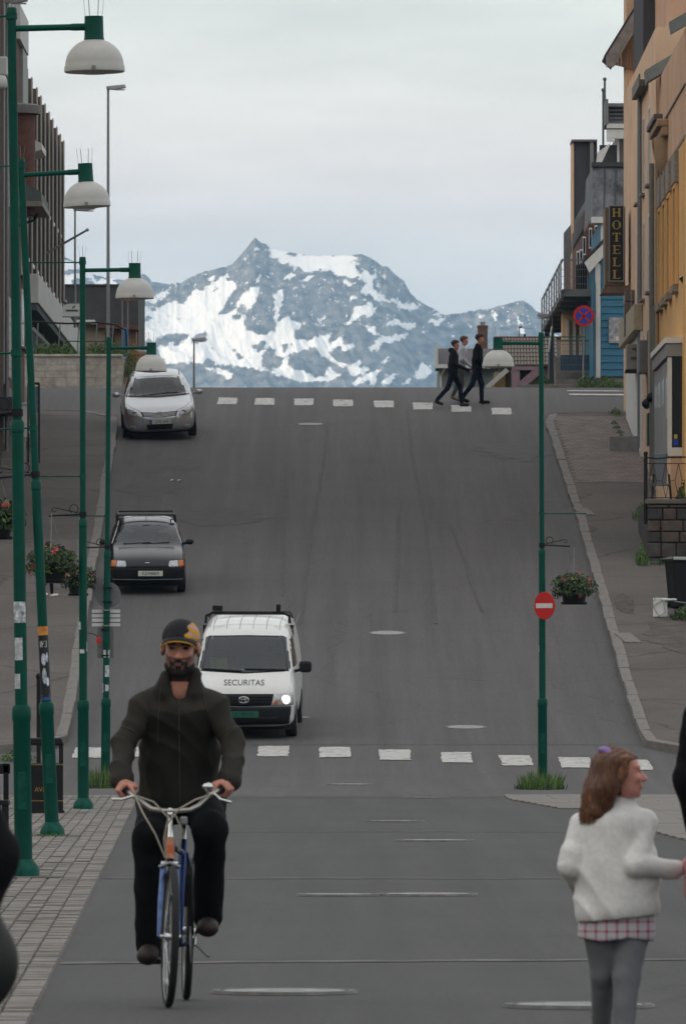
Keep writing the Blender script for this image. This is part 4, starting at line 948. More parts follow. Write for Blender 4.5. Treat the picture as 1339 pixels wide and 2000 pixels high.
part('cornice', mat('cream_moulding', (.36, .245, .15), .8, var=.12), b2, (X2 - .14, X2 + .02, 192.8, 197.6, 13.85, 14.05), (X2 - .24, X2 + .02, 192.8, 197.6, 14.05, 14.22), bevel=.03)
part('cornice_gutter', MATS['brown_gutter'], b2, (X2 - .30, X2 - .1, 193, 197.6, 14.22, 14.34))
mb = MB(); mb.lathe([(.001, -.9), (.16, -.8), (.26, -.5), (.28, 0)], 14, (X2, 193.6, 13.85)); mb.build('corbel', MATS['cream_moulding'], b2, smooth=True)
mb = MB(); mb.tube([(X2 - .16, 196.8, 14.2), (X2 - .16, 196.8, 13.9), (X2 - .07, 197.2, 13.5), (X2 - .07, 197.2, hz(197) + .4)], .05, 10); mb.build('downpipe', MATS['cream_moulding'], b2, smooth=True)
mb = MB(); mb.tube([(X2 - .09, 198.2, 10.3), (X2 - .09, 198.2, hz(198) + .3)], .06, 10); mb.build('downpipe', MATS['dull_green_grey_pipe'], b2, smooth=True)
REC = mat('recess_shadow_brown', (.22, .12, .045), .9, var=.2)
for k, dw in enumerate((196.3, 193.7, 190.9, 187.4)):
    f = MB(); z0, z1 = 10.35, 12.35
    f.box(X2 - .07, X2 - .005, dw - .9, dw - .62, z0 - .1, z1 + .1); f.box(X2 - .07, X2 - .005, dw + .62, dw + .9, z0 - .1, z1 + .1)
    f.box(X2 - .07, X2 - .005, dw - .62, dw + .62, z1, z1 + .1)
    wn_ = f.build('window', OCHRE, b2); part('pane', WINDK, wn_, (X2 - .008, X2 + .01, dw - .62, dw + .62, z0, z1))
    part('lintel', GRANITE, wn_, (X2 - .09, X2 + .0, dw - 1.0, dw + 1.0, z1 + .1, z1 + .75)); part('sill', GRANITE, wn_, (X2 - .12, X2 + .0, dw - .85, dw + .85, z0 - .25, z0 - .1))
lm = thing('wall_floodlight', 'dark angular floodlight on the ochre wall at the right edge', 'lamp', P(1334, 545, 184.2))
mb = MB(); mb.prism([(-.10, .02), (.12, .16), (.12, -.14), (.02, -.14)], -.15, .15); mb.build('housing', BLACK, lm)
mb = MB(); mb.prism([(-.12, .03), (.14, .19), (.14, .16), (-.10, .01)], -.17, .17); mb.build('hood', WHITE, lm)
mb = MB(); mb.tube([(.1, 0, 0), (.25, .1, 0)], .02, 6); mb.build('arm', GREY, lm)
bay = thing('grey_bay', 'grey panelled shop bay with a large dark window on the ochre house', 'bay window', (0, 0, 0))
XB = 6.92; B1, B2 = 184.5, 193.2; zb0, zb1 = 6.5, 9.0
part('core', GREYB, bay, (XB + .06, X2, B1 + .06, B2, zb0, zb1))
for k in range(4):
    y0 = B1 + .12 + k * 2.15; part('side_panel', GREYB, bay, (XB, XB + .07, y0, y0 + 2.08, zb0 + .1, zb1 - .42), bevel=.008)
for k, (y0, h_) in enumerate(((B1 + .5, .9), (B1 + 2.7, .55), (B1 + 4.9, .55), (B1 + 7.0, .5))): part('pane', mat('pale_pane', (.42, .46, .48), .25, var=.1), bay, (XB - .004, XB + .02, y0, y0 + 1.4, zb1 - .75 - h_, zb1 - .75))
part('frame', WHITE, bay, (XB - .03, XB + .06, B1 - .02, B1 + .1, zb0, zb1 - .4), (XB - .03, X2 + .1, B1 - .03, B1 + .06, zb0, zb0 + .18))
part('fascia', GREYB, bay, (XB - .05, X2 + .05, B1 - .06, B2, zb1 - .38, zb1 - .1)); part('capping', WHITE, bay, (XB - .09, X2 + .1, B1 - .1, B2, zb1 - .1, zb1 + .02))
part('shop_window', WINDK, bay, (XB + .06, X2 + .1, B1 + .0, B1 + .05, zb0 + .18, zb1 - .38))
part('display_figure', SBL, bay, (XB + .09, XB + .2, B1 - .012, B1 - .003, zb0 + .22, zb0 + .36)); part('display_figure', mat('yellow_toy', (.5, .4, .1), .6), bay, (XB + .11, XB + .18, B1 - .012, B1 - .003, zb0 + .37, zb0 + .46))
part('plinth', PEACH, bay, (XB + .04, X2 + .1, B1 + .04, B2, hz(B1) - .4, zb0 - .004))
tr = thing('terrace_wall', 'dark stone terrace wall with coping in front of the grey bay', 'wall', (0, 0, 0))
XT = 6.38; T1 = 182.5; zt = 5.54
part('core', mat('dark_mortar', (.04, .036, .032), .9, var=.3), tr, (XT + .04, 17, T1 + .04, T1 + .45, hz(T1) - .5, zt - .1), (XT + .04, XT + .4, T1 + .4, 189, hz(T1) - .5, zt - .1))
STN = [mat('wall_stone_%s' % n, c, .9, var=.35, scale=4, bump=.4) for n, c in (('grey', (.07, .062, .055)), ('brown', (.085, .062, .05)), ('dark', (.045, .04, .038)))]
z = hz(T1) - .1; row = 0
while z < zt - .14:
    x = XT; hh = random.uniform(.22, .32); hh = min(hh, zt - .12 - z)
    while x < 8.8:
        wv = random.uniform(.28, .55)
        mb = MB(); mb.box(x + .012, x + wv - .012, T1 - random.uniform(.0, .03), T1 + .1, z + .01, z + hh - .01); mb.build('stone', random.choice(STN), tr, bevel=.025); x += wv
    z += hh
part('coping', mat('coping', (.12, .105, .09), .85, var=.25), tr, (XT - .04, 9, T1 - .05, T1 + .5, zt - .1, zt), bevel=.015)
rl = thing('iron_railing', 'wrought iron railing with diamond pattern on the terrace wall', 'railing', (0, 0, 0))
xx = XT - .02; zr0, zr1 = zt + .03, PZ(893, T1)
mb = MB(); mb.tube([(xx, T1 + .1, hz(T1) + .9), (xx, T1 + .1, zr1 + .05)], .04, 10); mb.ell((xx, T1 + .1, zr1 + .08), (.05, .05, .05)); mb.build('corner_post', BLACK, rl, smooth=True)
mb = MB(); mb.tube([(xx, T1 + .1, zr1), (xx + .25, T1 + .1, zr1 - .03), (xx + .5, T1 + .1, zr1), (9, T1 + .1, zr1 + .03)], .016, 6); mb.build('top_rail', BLACK, rl, smooth=True)
mb = MB(); mb.tube([(xx, T1 + .1, zr0), (9, T1 + .1, zr0)], .01, 6); mb.tube([(xx, T1 + .1, zr1 - .13), (9, T1 + .1, zr1 - .13)], .009, 6); mb.build('lower_rail', BLACK, rl)
for k in range(7):
    x0 = xx + .15 + k * .27; zm = (zr0 + zr1 - .13) / 2; zT = zr1 - .13
    mb = MB(); mb.tube([(x0, T1 + .1, zT), (x0 - .075, T1 + .1, zm), (x0, T1 + .1, zr0)], .008, 5); mb.tube([(x0, T1 + .1, zT), (x0 + .075, T1 + .1, zm), (x0, T1 + .1, zr0)], .008, 5); mb.tube([(x0 + .075, T1 + .1, zm), (x0 + .195, T1 + .1, zm)], .006, 5); mb.build('diamond', mat('rusty_iron', (.05, .022, .014), .7, var=.4), rl)
ch = thing('garden_chair', 'grey slatted chair standing behind the terrace railing', 'chair', P(1290, 973, 184))
part('backrest', mat('grey_plastic', (.13, .15, .17), .5), ch, (-.13, .12, .0, .04, .30, .95), bevel=.03); part('seat', MATS['grey_plastic'], ch, (-.18, .18, -.3, .04, .26, .30), bevel=.01)
for sx in (-.16, .16):
    mb = MB(); mb.tube([(sx, .0, .5), (sx * 1.1, -.1, .3), (sx * 1.25, -.25, -.05)], .025, 8); mb.build('leg', BLACK, ch, smooth=True)
weed('broad leafy green plant behind the terrace railing at the right edge', P(1338, 978, 183.2), .24, .3, .4, 130, .16, name='terrace_plant')
weed('leafy weed growing against the corner of the terrace wall', (PX(1252, 181.8), 181.8, hz(181.8) + .1), .14, .5, .50, 240, .06)
weed('low weeds along the foot of the terrace wall', (PX(1305, 182), 181.8, hz(181.8) + .1), .45, .3, .22, 240, .06, [DLEAF, LEAF])
weed('tall weeds beside the railing post near the grey bay', (PX(1256, 190), 191.5, hz(191.5) + .1), .2, 1.6, .42, 300, .07)
weed('small weed at the doorstep of the white panelled door', (PX(1212, 212), 212, hz(212) + .12), .12, .8, .12, 90, .05)
weed('small weed by the wall near the end of the peach house', (PX(1206, 217), 219, hz(219) + .12), .2, .8, .2, 120, .05)
for k in range(3): weed(('first', 'second', 'third')[k] + ' small weed up the wall foot beyond the doorstep', (PX(1210 - 2 * k, 213), 213.6 + 1.3 * k, hz(213.6 + 1.3 * k) + .12), .13, .3, .1, 60, .045)
bi = thing('wheelie_bin', 'black wheelie bin with pale rim at the right edge', 'bin', (PX(1331, 173.5), 173.2, hz(173) + .1), (0, 0, R(14)))
mb = MB(); mb.loft([[(-.22, -.26, .06), (.22, -.26, .06), (.22, .26, .06), (-.22, .26, .06)], [(-.29, -.33, .98), (.29, -.33, .98), (.29, .33, .98), (-.29, .33, .98)]]); mb.build('body', BLACK, bi, bevel=.03)
mb = MB(); mb.prism([(-.33, .96), (.33, .96), (.33, 1.0), (.2, 1.07), (-.2, 1.07), (-.33, 1.02)], -.36, .38); mb.build('lid', BLACK, bi, bevel=.015)
part('rim', mat('pale_plastic', (.42, .42, .42), .5), bi, (-.30, .31, -.375, -.355, 1.0, 1.06), bevel=.01)
for sx in (-.25, .25):
    mb = MB(); mb.lathe([(.09, -.025), (.1, 0), (.09, .025)], 16, (sx, .25, .1), M=Matrix.Rotation(R(90), 4, 'Y')); mb.build('wheel', RUBBER, bi, smooth=True)
cn = thing('white_canister', 'white plastic box held in a bent wire frame beside the bin', 'box', (PX(1290, 171.7), 171.5, hz(171.5) + .12), (0, 0, R(-20)))
part('box', WHITE, cn, (-.15, .08, -.1, .14, 0, .38), bevel=.02); part('flap', WHITE, cn, (.08, .28, -.08, .12, .33, .37), bevel=.01)
mb = MB(); mb.tube([(-.17, -.12, .28), (-.05, -.12, .42), (.06, -.12, .34), (-.14, -.12, .22), (-.02, -.12, .02), (.12, -.12, .1), (.06, -.12, .34)], .008, 6); mb.tube([(.06, .0, .34), (.5, .0, .28), (.8, 0, .42)], .012, 6); mb.build('wire_frame', GREY, cn)
weed('dark green shrub at the right edge beside the white box', (PX(1338, 171), 171.2, hz(171) + .1), .34, .6, .36, 420, .06, [DLEAF, LEAF])
# --- the blue house across the side street
DB = 235.6; sB = S(DB)
bl = thing('blue_house', 'blue weatherboarded house with white trim at the crest', 'building', (0, 0, 0))
xl, xr = PX(1157, DB), 15.0; zg = hz(DB) - .3; zt_ = PZ(470, DB)
part('wall', BLUEW, bl, (xl + .03, xr, DB + .03, DB + 9, zg + .7, PZ(520, DB)), (PX(1172, DB), xr, DB + .035, DB + 9, PZ(520, DB), PZ(430, DB)))
k = 0; z = PZ(735, DB)
while z < PZ(436, DB):
    x0 = xl if z < PZ(520, DB) else PX(1172, DB)
    mb = MB(); mb.prism([(DB - .012, z), (DB + .04, z), (DB + .04, z + .185), (DB + .012, z + .185)], x0, 9.2, 'x'); mb.build('weatherboard', BLUEW, bl); z += .19
part('plinth', CONC, bl, (xl + .08, xr, DB + .06, DB + 9, zg - 1, zg + .72))
part('corner_board', WHITE, bl, (xl + .06, xl + .20, DB - .035, DB - .014, PZ(738, DB), PZ(515, DB)), (PX(1172, DB), PX(1172, DB) + .13, DB - .035, DB - .014, PZ(500, DB), PZ(436, DB)))
mb = MB(); mb.prism([(PX(1140, DB), PZ(513, DB)), (PX(1150, DB), PZ(533, DB)), (PX(1195, DB), PZ(482, DB)), (PX(1195, DB), PZ(458, DB))], DB - .12, DB - .04); mb.build('barge_board', WHITE, bl)
mb = MB(); mb.prism([(PX(1141, DB), PZ(509, DB)), (PX(1195, DB), PZ(455, DB)), (PX(1195, DB), PZ(449, DB)), (PX(1139, DB), PZ(505, DB))], DB - .14, DB + 3); mb.build('porch_roof', SLATE, bl)
mb = MB(); mb.tube([(xl + .0, DB - .06, PZ(530, DB)), (xl + .04, DB - .06, PZ(560, DB)), (xl + .04, DB - .06, PZ(755, DB))], .035, 8); mb.build('downpipe', mat('blue_pipe', (.05, .12, .18), .5), bl, smooth=True)
part('cornice', WHITE, bl, (PX(1154, DB), 10, DB - .15, DB + .4, PZ(436, DB), PZ(424, DB)))
mb = MB(); z0 = PZ(424, DB); z1 = PZ(322, DB); mb.add([(PX(1156, DB), DB - .1, z0), (10, DB - .1, z0), (10, DB + .8, z1), (PX(1158, DB), DB + .8, z1), (PX(1156, DB), DB + 8, z0), (PX(1158, DB), DB + 7.5, z1)], [(0, 1, 2, 3), (0, 3, 5, 4)]); mb.build('roof', mat('patched_metal_roof', (.055, .057, .065), .6, .2, var=.5, scale=2.2, col2=(.13, .135, .15)), bl, fix=False)
for k in range(5):
    x0 = PX(1178, DB) + k * .3; mb = MB(); mb.bar((x0, DB - .12, z0 + .02), (x0 + .06, DB + .78, z1 + .02), .03, .03); mb.build('roof_seam', DGREY, bl)
part('ridge_cap', DGREY, bl, (PX(1156, DB), 10, DB + .72, DB + 1.1, z1, z1 + .12))
po = thing('town_map', 'pale printed notice board on the blue house wall', 'notice', (0, 0, 0))
part('board', mat('map_print', (.30, .29, .31), .5, var=.5, scale=9, col2=(.38, .38, .42)), po, (PX(1188, DB), PX(1214.5, DB), DB - .05, DB - .03, PZ(670, DB), PZ(620, DB)))
part('sheet', WHITE, po, (PX(1201, DB), PX(1209, DB), DB - .056, DB - .051, PZ(666, DB), PZ(657, DB)), (PX(1210, DB), PX(1214, DB), DB - .056, DB - .051, PZ(666, DB), PZ(657, DB)))
weed('patch of tall green weeds at the foot of the blue house', (PX(1180, DB), DB - .4, hz(DB - .4)), .75, .35, .36, 500, .06)
weed('weeds beside the sign post left of the blue house', (PX(1140, DB), DB - .3, hz(DB - .4)), .3, .3, .45, 260, .06)
weed('bush on the far kerb corner behind the right lamp post', (PX(1062, 238), 238.2, hz(238)), .3, .4, .5, 240, .07)
ns = thing('no_stopping_sign', 'round blue and red no stopping sign on a thin post at the blue house', 'traffic sign', (PX(1137, 236.2), 235.2, hz(235.2)))
zc = PZ(617, 235.2) - hz(235.2)
mb = MB(); mb.tube([(-.02, 0, 0), (0, 0, zc + .1)], .025, 8); mb.build('post', GREY, ns, smooth=True)
def disc2(r, y0, y1, zc_): 
    mb = MB(); mb.lathe([(r, y0), (r, y1)], 36, (0, 0, zc_), M=Matrix.Rotation(R(90), 4, 'X')); return mb
disc2(.285, .03, .05, zc).build('rim', RED, ns); disc2(.215, .05, .056, zc).build('face', SBL, ns)
mb = MB()
for a in (45, 135):
    c_, s__ = math.cos(R(a)), math.sin(R(a)); mb.bar((-.21 * c_, -.06, zc - .21 * s__), (.21 * c_, -.06, zc + .21 * s__), .006, .05)
mb.build('cross', RED, ns)
# --- steel stairs and balcony
dst = 240.0
st = thing('steel_stairs', 'grey steel outdoor stairs with mesh railing left of the blue house', 'stairs', (0, 0, 0))
n = 6
for k in range(n):
    y = dst + k * .45; part('step', CONC, st, (PX(1086, dst), PX(1152, dst), y, y + .5, hz(dst) - .3, PZ(752, dst) + k * .17))
for px0 in (1068, 1080, 1093):
    x = PX(px0, dst - .5 + (px0 - 1068) * .06)
    for j in range(2):
        pass
for k in range(7):
    y = dst - .6 + k * .7; mb = MB(); x = PX(1070, dst) + k * .03
    mb.tube([(x, y, hz(dst) - .2), (x, y, PZ(690, dst) + k * .13)], .03, 6); mb.build('railing_post', GREY, st)
mb = MB(); mb.tube([(PX(1070, dst), dst - .6, PZ(690, dst)), (PX(1070, dst) + .2, dst + 4, PZ(690, dst) + .9)], .03, 6); mb.tube([(PX(1092, dst), dst + .4, PZ(664, dst)), (PX(1152, dst), dst + .4, PZ(664, dst))], .025, 6); mb.build('handrail', GREY, st)
mb = MB()
for k in range(18): x = PX(1094, dst) + k * .05; mb.tube([(x, dst + .4, PZ(725, dst)), (x, dst + .4, PZ(664, dst))], .006, 4)
for k in range(5): z = PZ(725, dst) + k * .19; mb.tube([(PX(1093, dst), dst + .4, z), (PX(1152, dst), dst + .4, z)], .007, 4)
mb.build('mesh_panel', GREY, st)
part('blue_skirting', mat('blue_tarp', (.05, .11, .19), .6), st, (PX(1094, dst), PX(1150, dst), dst + .43, dst + .46, PZ(722, dst), PZ(692, dst)))
bk = thing('brick_block', 'brick apartment block with grey balconies behind the blue house', 'building', (0, 0, 0))
D3 = 246.0; s3 = S(D3)
part('wall', BRICKR, bk, (PX(1100, D3 + 26), 16, D3 + 3, D3 + 26, 4, PZ(400, D3)))
part('lower_wall', PEACH, bk, (PX(1100, D3), 16, D3 + 1.5, D3 + 2.9, 4, 12.35))
for px in (1108, 1121, 1133): part('pilaster', WHITE, bk, (PX(px, D3), PX(px + 5, D3), D3 + 1.35, D3 + 1.5, 8, PZ(620, D3)))
def bal(name, px0, px1, py0, py1, d0, d1, px0f):
    mb = MB(); x0, x1 = PX(px0, d0), PX(px1, d0); mb.add([(x0, d0, PZ(py1, d0)), (x1, d0, PZ(py1, d0)), (x1, d0, PZ(py0, d0)), (x0, d0, PZ(py0, d0))], [(0, 1, 2, 3)])
    return mb
part('tower', DGREY, bk, (PX(1120, 262), PX(1165, 262), 262, 263.6, 8, PZ(277, 262))); part('tower_edge', PEACH, bk, (PX(1116, 262), PX(1120, 262) - .005, 261.95, 263.6, 8, PZ(280, 262))); part('tower_cap', mat('lead_cap', (.17, .15, .17), .6), bk, (PX(1115, 262), PX(1165, 262), 261.8, 263.8, PZ(277, 262), PZ(273, 262)))
part('tower_pilaster', GREYB, bk, (PX(1151, 262), PX(1158, 262), 261.85, 261.99, PZ(340, 262), PZ(278, 262)))
GLP = mat('grey_balcony_panel', (.19, .20, .205), .5, var=.12)
mb = MB(); mb.prism([(PX(1119, 250), PZ(480, 250)), (PX(1154, 250), PZ(418, 250)), (PX(1156, 250), PZ(366, 250)), (PX(1122, 250), PZ(428, 250))], 250, 250.2); mb.build('balcony_panel', GLP, bk)
mb = MB(); mb.prism([(PX(1100, 252), PZ(520, 252)), (PX(1100, 252), PZ(455, 252)), (PX(1114, 252), PZ(438, 252)), (PX(1116, 252), PZ(492, 252)), (PX(1106, 252), PZ(520, 252))], 252, 252.2); mb.build('balcony_panel', GLP, bk)
mb = MB(); mb.prism([(PX(1119, 249.8), PZ(489, 249.8)), (PX(1154, 249.8), PZ(427, 249.8)), (PX(1154, 249.8), PZ(418, 249.8)), (PX(1119, 249.8), PZ(480, 249.8))], 249.7, 250.6); mb.build('balcony_slab', SLATE, bk)
for k, (px, py, h_) in enumerate(((1125, 505, 30), (1137, 480, 36), (1149, 465, 40), (1131, 500, 26), (1160, 455, 30))):
    f = MB(); f.box(PX(px, 248.8), PX(px + 6, 248.8), 248.8, 248.86, PZ(py + h_ / 2, 248.8), PZ(py - h_ / 2, 248.8)); wn_ = f.build('window', WHITE, bk)
    part('pane', WINDK, wn_, (PX(px + 1.2, 248.8), PX(px + 4.8, 248.8), 248.78, 248.797, PZ(py + h_ / 2 - 3, 248.8), PZ(py - h_ / 2 + 3, 248.8)))
bc_ = thing('steel_balcony', 'projecting steel balcony with vertical bar railing above the stairs', 'balcony', (0, 0, 0))
db = 238.7; de = 262.0; xb0 = 6.02; zfl = 12.5; zr = 13.34
part('slab', CONC, bc_, (xb0, 8.2, db, de, zfl - .06, zfl + .06))
for k in range(8): part('joist', GREY, bc_, (xb0 + .03, 8.1, db + 1.2 + k * 3.0, db + 1.45 + k * 3.0, zfl - .22, zfl - .065))
part('edge_beam', GREY, bc_, (xb0 - .02, xb0 + .06, db, de, zfl - .14, zfl - .062), (xb0 + .06, 8.1, db - .03, db + .1, zfl - .14, zfl - .062))
for px in (1059.5, 1064, 1068.5, 1073.5, 1078.5, 1083.5, 1088, 1092.5, 1096.5):
    d_ = F * xb0 / (px - 669.5); part('railing_post', GREY, bc_, (xb0 - .05, xb0 - .022, d_ - .5, d_ + .4, zfl - .2, zr))
part('top_rail', GREY, bc_, (xb0 - .02, xb0 + .03, db, de, zr, zr + .05), (xb0 - .02, 8.1, db - .02, db + .03, zr, zr + .05))
for k in range(3): part('wire_rail', GREY, bc_, (xb0 - .012, xb0 - .004, db, de, zfl + .2 + k * .2, zfl + .212 + k * .2), (xb0, 8.1, db - .004, db + .004, zfl + .2 + k * .2, zfl + .212 + k * .2))
for k in range(16):
    x = xb0 + .06 + k * .062; mb = MB(); mb.tube([(x, db + .015, zfl), (x, db + .015, zr)], .008, 4); mb.build('baluster', GREY, bc_)
mb = MB(); mb.box(PX(1124, db + 2), PX(1146, db + 2), db + 2, db + 2.6, zfl + .07, zfl + .85); o = mb.build('covered_grill', BLACK, None, bevel=.05); tag(o, 'black covered shape standing on the steel balcony', 'furniture')
# --- grey shingled house peeping over the blue one
gh = thing('shingled_house', 'grey house with shingled roof rising behind the blue house', 'building', (0, 0, 0))
D4 = 262.0
part('wall', GREYB, gh, (PX(1205, D4), 18, D4 + .2, D4 + 9, 6, PZ(260, D4)))
mb = MB(); mb.add([(PX(1186, D4), D4 - .2, PZ(243, D4)), (18, D4 - .2, PZ(243, D4)), (18, D4 + 1.0, PZ(197, D4)), (PX(1188, D4), D4 + 1.0, PZ(197, D4)), (PX(1186, D4), D4 + 2.5, PZ(243, D4)), (18, D4 + 2.5, PZ(243, D4))], [(0, 1, 2, 3), (3, 2, 5, 4), (0, 3, 4)]); mb.build('roof', mat('grey_shingles', (.075, .075, .08), .8, var=.35, scale=5, stretch=(1, 1, 4)), gh, fix=False)
for k in range(5): part('shingle_course', MATS['grey_shingles'], gh, (PX(1189, D4), 10, D4 - .20 + k * .2, D4 - .02 + k * .2, PZ(243, D4) + k * .14, PZ(243, D4) + k * .14 + .035))
part('eave', WHITE, gh, (PX(1183, D4), 12, D4 - .4, D4 - .2, PZ(252, D4), PZ(243, D4)), (PX(1183, D4), 12, D4 - .35, D4 - .1, PZ(272, D4), PZ(254, D4)))
part('verge_board', GREYB, gh, (PX(1180, D4), PX(1186, D4), D4 - .4, D4 + 2, PZ(245, D4), PZ(195, D4)))
for (px, a, b) in ((1179, 157, 200), (1176, 178, 285)):
    mb = MB(); mb.tube([(PX(px, D4), D4 - .5, PZ(b, D4)), (PX(px, D4), D4 - .5, PZ(a, D4))], .035, 6); mb.ell((PX(px, D4), D4 - .5, PZ(a, D4)), (.06, .06, .06), 8, 6); mb.build('finial_rod', mat('grey_green_metal', (.10, .115, .115), .6), gh, smooth=True)
part('dormer_trim', WHITE, gh, (PX(1183, D4), PX(1196, D4), D4 - .5, D4 - .3, PZ(278, D4), PZ(268, D4)), (PX(1204, D4), PX(1208, D4), D4 - .1, D4 + .1, PZ(326, D4), PZ(262, D4)))
mb = MB(); mb.prism([(PX(1160, D4), PZ(330, D4)), (PX(1164, D4), PZ(302, D4)), (PX(1190, D4), PZ(283, D4)), (PX(1172, D4), PZ(322, D4))], D4 - 1.2, D4 - 1.0); mb.build('awning_side', WHITE, gh)
part('dark_balcony', SLATE, gh, (PX(1170, D4), PX(1204, D4), D4 + .05, D4 + .2, PZ(330, D4), PZ(283, D4)))
# ---------------------------------------------------------------- left side of the hill
XL = -8.0
ba = thing('brown_building', 'dark brown brick building with white tiled pilaster at the left edge', 'building', (0, 0, 0))
part('wall', BRICKD, ba, (-20, XL - .02, 186, 205.2, hz(186) - .5, 19.5))
WT = mat('white_tile', (.46, .45, .43), .5, var=.15, scale=3)
part('pilaster_core', mat('grey_pilaster', (.20, .195, .20), .7, var=.15), ba, (-20, XL - .01, 205.25, 208.6, hz(205), 19.5))
zz = PZ(735, 207); k = 0
while zz < 16.2:
    if not (10.9 < zz < 12.9): part('tile', WT, ba, (XL - .05, XL + .03, 207.3, 208.9, zz, zz + .20))
    zz += .215; k += 1
part('string_course', WHITE, ba, (XL - .1, XL + .16, 203, 206.4, 15.9, 16.35), bevel=.04)
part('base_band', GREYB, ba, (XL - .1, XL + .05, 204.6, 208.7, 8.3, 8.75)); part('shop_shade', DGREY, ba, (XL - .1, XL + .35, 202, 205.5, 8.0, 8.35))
ss = thing('entrance_steps', 'concrete steps at the left edge below the brown building', 'steps', (0, 0, 0))
for k in range(6): part('step', CONC, ss, (-10, XL + .55 - k * .02, 202.2 + k * .75, 203.4 + k * .75, hz(202) - .2, hz(202.6 + k * .75) + .12 + k * .11), bevel=.01)
wp = thing('white_plinth', 'white rendered plinth block beside the entrance steps', 'plinth', (0, 0, 0)); dd = gd(872, .12)
part('block', WHITE, wp, (PX(38, dd), PX(56, dd), dd, dd + .8, hz(dd), PZ(790, dd)), bevel=.02); part('capping', WHITE, wp, (PX(37, dd), PX(57, dd), dd - .04, dd + .84, PZ(790, dd) + .002, PZ(786, dd)))
weed('dry weeds beside the white plinth on the left', (PX(60, dd), dd - 1.2, hz(dd) + .05), .22, .8, .35, 160, .06, [mat('dry_grass', (.09, .075, .03), .8, var=.4), DLEAF])
weed('dark weeds at the bench end on the left', (PX(8, 140), 146.0, hz(146)), .4, .5, .22, 160, .07)
bb = thing('red_brick_building', 'red brick building with pale corner panel and awnings on the left', 'building', (0, 0, 0))
part('wall', BRICKR, bb, (-22, XL - .05, 209.2, 219.8, hz(209) - .5, PZ(112, 220)))
part('corner_panel', mat('pale_green_panel', (.27, .30, .285), .6, var=.08), bb, (XL - .3, XL + .02, 216.8, 219.85, PZ(260, 219), PZ(112, 220)))
part('roof_screen', mat('pale_screen', (.40, .40, .41), .5, var=.06), bb, (-16, XL + .05, 214, 219.8, PZ(110, 220), PZ(20, 216)))
mb = MB(); mb.lathe([(.55, PZ(420, 213)), (.55, PZ(222, 213)), (.66, PZ(222, 213)), (.66, PZ(205, 213)), (.2, PZ(200, 213))], 18, (XL - .1, 213.2, 0)); mb.build('round_bay', BRICKR, bb, smooth=True)
mb = MB(); mb.lathe([(.68, PZ(222, 213)), (.70, PZ(206, 213)), (.6, PZ(203, 213))], 18, (XL - .1, 213.2, 0)); mb.build('bay_cornice', MATS['grey_pilaster'], bb)
mb = MB(); mb.prism([(XL - .05, PZ(400, 214)), (XL + .62, PZ(398, 214)), (XL + .62, PZ(382, 214)), (XL - .05, PZ(352, 214))], 212.5, 217.5); mb.build('awning', mat('grey_green_awning', (.11, .135, .13), .7, var=.15), bb)
mb = MB(); mb.box(XL - .05, XL + .66, 212.3, 217.6, PZ(410, 214), PZ(400, 214)); mb.build('awning_edge', mat('pale_awning_edge', (.28, .26, .23), .7), bb)
mb = MB(); mb.prism([(XL - .05, PZ(300, 216)), (XL + .5, PZ(290, 216)), (XL + .5, PZ(278, 216)), (XL - .05, PZ(255, 216))], 216.5, 219.5); mb.build('awning', WHITE, bb)
mb = MB(); mb.tube([(XL, 215, PZ(440, 215)), (XL + .35, 215.4, PZ(428, 215)), (XL + .55, 215.6, PZ(395, 215))], .04, 8); mb.build('bracket_arm', BLACK, bb)
for z0 in (10.2, 12.0): facade_window(bb, XL - .03, 217.2, 218.8, z0, z0 + 1.3, out=1)
fp = thing('flag_pole', 'thin flag pole slanting out over the street on the left', 'flag pole', (0, 0, 0))
mb = MB(); mb.tube([P(92, 494, 252), P(171, 449, 246)], [.04, .03], 8); mb.build('pole', GREY, fp, smooth=True); mb = MB(); mb.ell(P(171, 449, 246), (.05, .05, .05)); mb.build('finial', GREY, fp)
# ribbed office block beyond the side street
bc2 = thing('ribbed_office_block', 'brown office block with tall vertical ribs on the left beyond the side street', 'building', (0, 0, 0))
XC = -9.0; zt2 = 19.2
part('wall', mat('brown_infill', (.085, .062, .052), .8, var=.2, scale=1.5), bc2, (-30, XC - .18, 246, 281, 13.4, zt2 - .3))
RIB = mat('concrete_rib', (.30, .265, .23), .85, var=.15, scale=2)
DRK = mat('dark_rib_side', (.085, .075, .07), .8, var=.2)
ribd = [669.5 - p for p in (52, 61, 71, 79, 87, 95, 102, 110, 117, 123.5)]
for q in ribd:
    d0 = F / (q / 9.0)
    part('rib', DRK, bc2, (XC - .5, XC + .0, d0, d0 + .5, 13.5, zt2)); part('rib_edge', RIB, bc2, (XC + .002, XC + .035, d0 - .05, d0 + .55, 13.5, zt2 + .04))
for k in range(len(ribd) - 1):
    d0 = F / (ribd[k] / 9.0); d1 = F / (ribd[k + 1] / 9.0)
    for z0 in (14.0, 16.2):
        f = MB(); f.box(XC - .20, XC - .14, d0 + .85, d1 - .15, z0, z0 + 1.5); w_ = f.build('window', GREYB, bc2); part('pane', WINDK, w_, (XC - .137, XC - .13, d0 + .95, d1 - .25, z0 + .1, z0 + 1.4)); part('sill', WHITE, w_, (XC - .14, XC - .03, d0 + .85, d1 - .15, z0 - .12, z0 - .02))
part('end_cladding', MATS['lead_cap'], bc2, (-20, XC - .3, 245.5, 246, 13.4, zt2 - .2))
part('canopy_slab', mat('white_fascia', (.42, .415, .40), .7, var=.12, scale=1.5), bc2, (-30, XC + .35, 247, 286, 12.55, 13.38), bevel=.02)
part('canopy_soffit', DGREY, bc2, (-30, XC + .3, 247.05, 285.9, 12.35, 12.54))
part('ground_floor', DGREY, bc2, (-30, XC - 1.0, 249, 284, 5, 12.3))
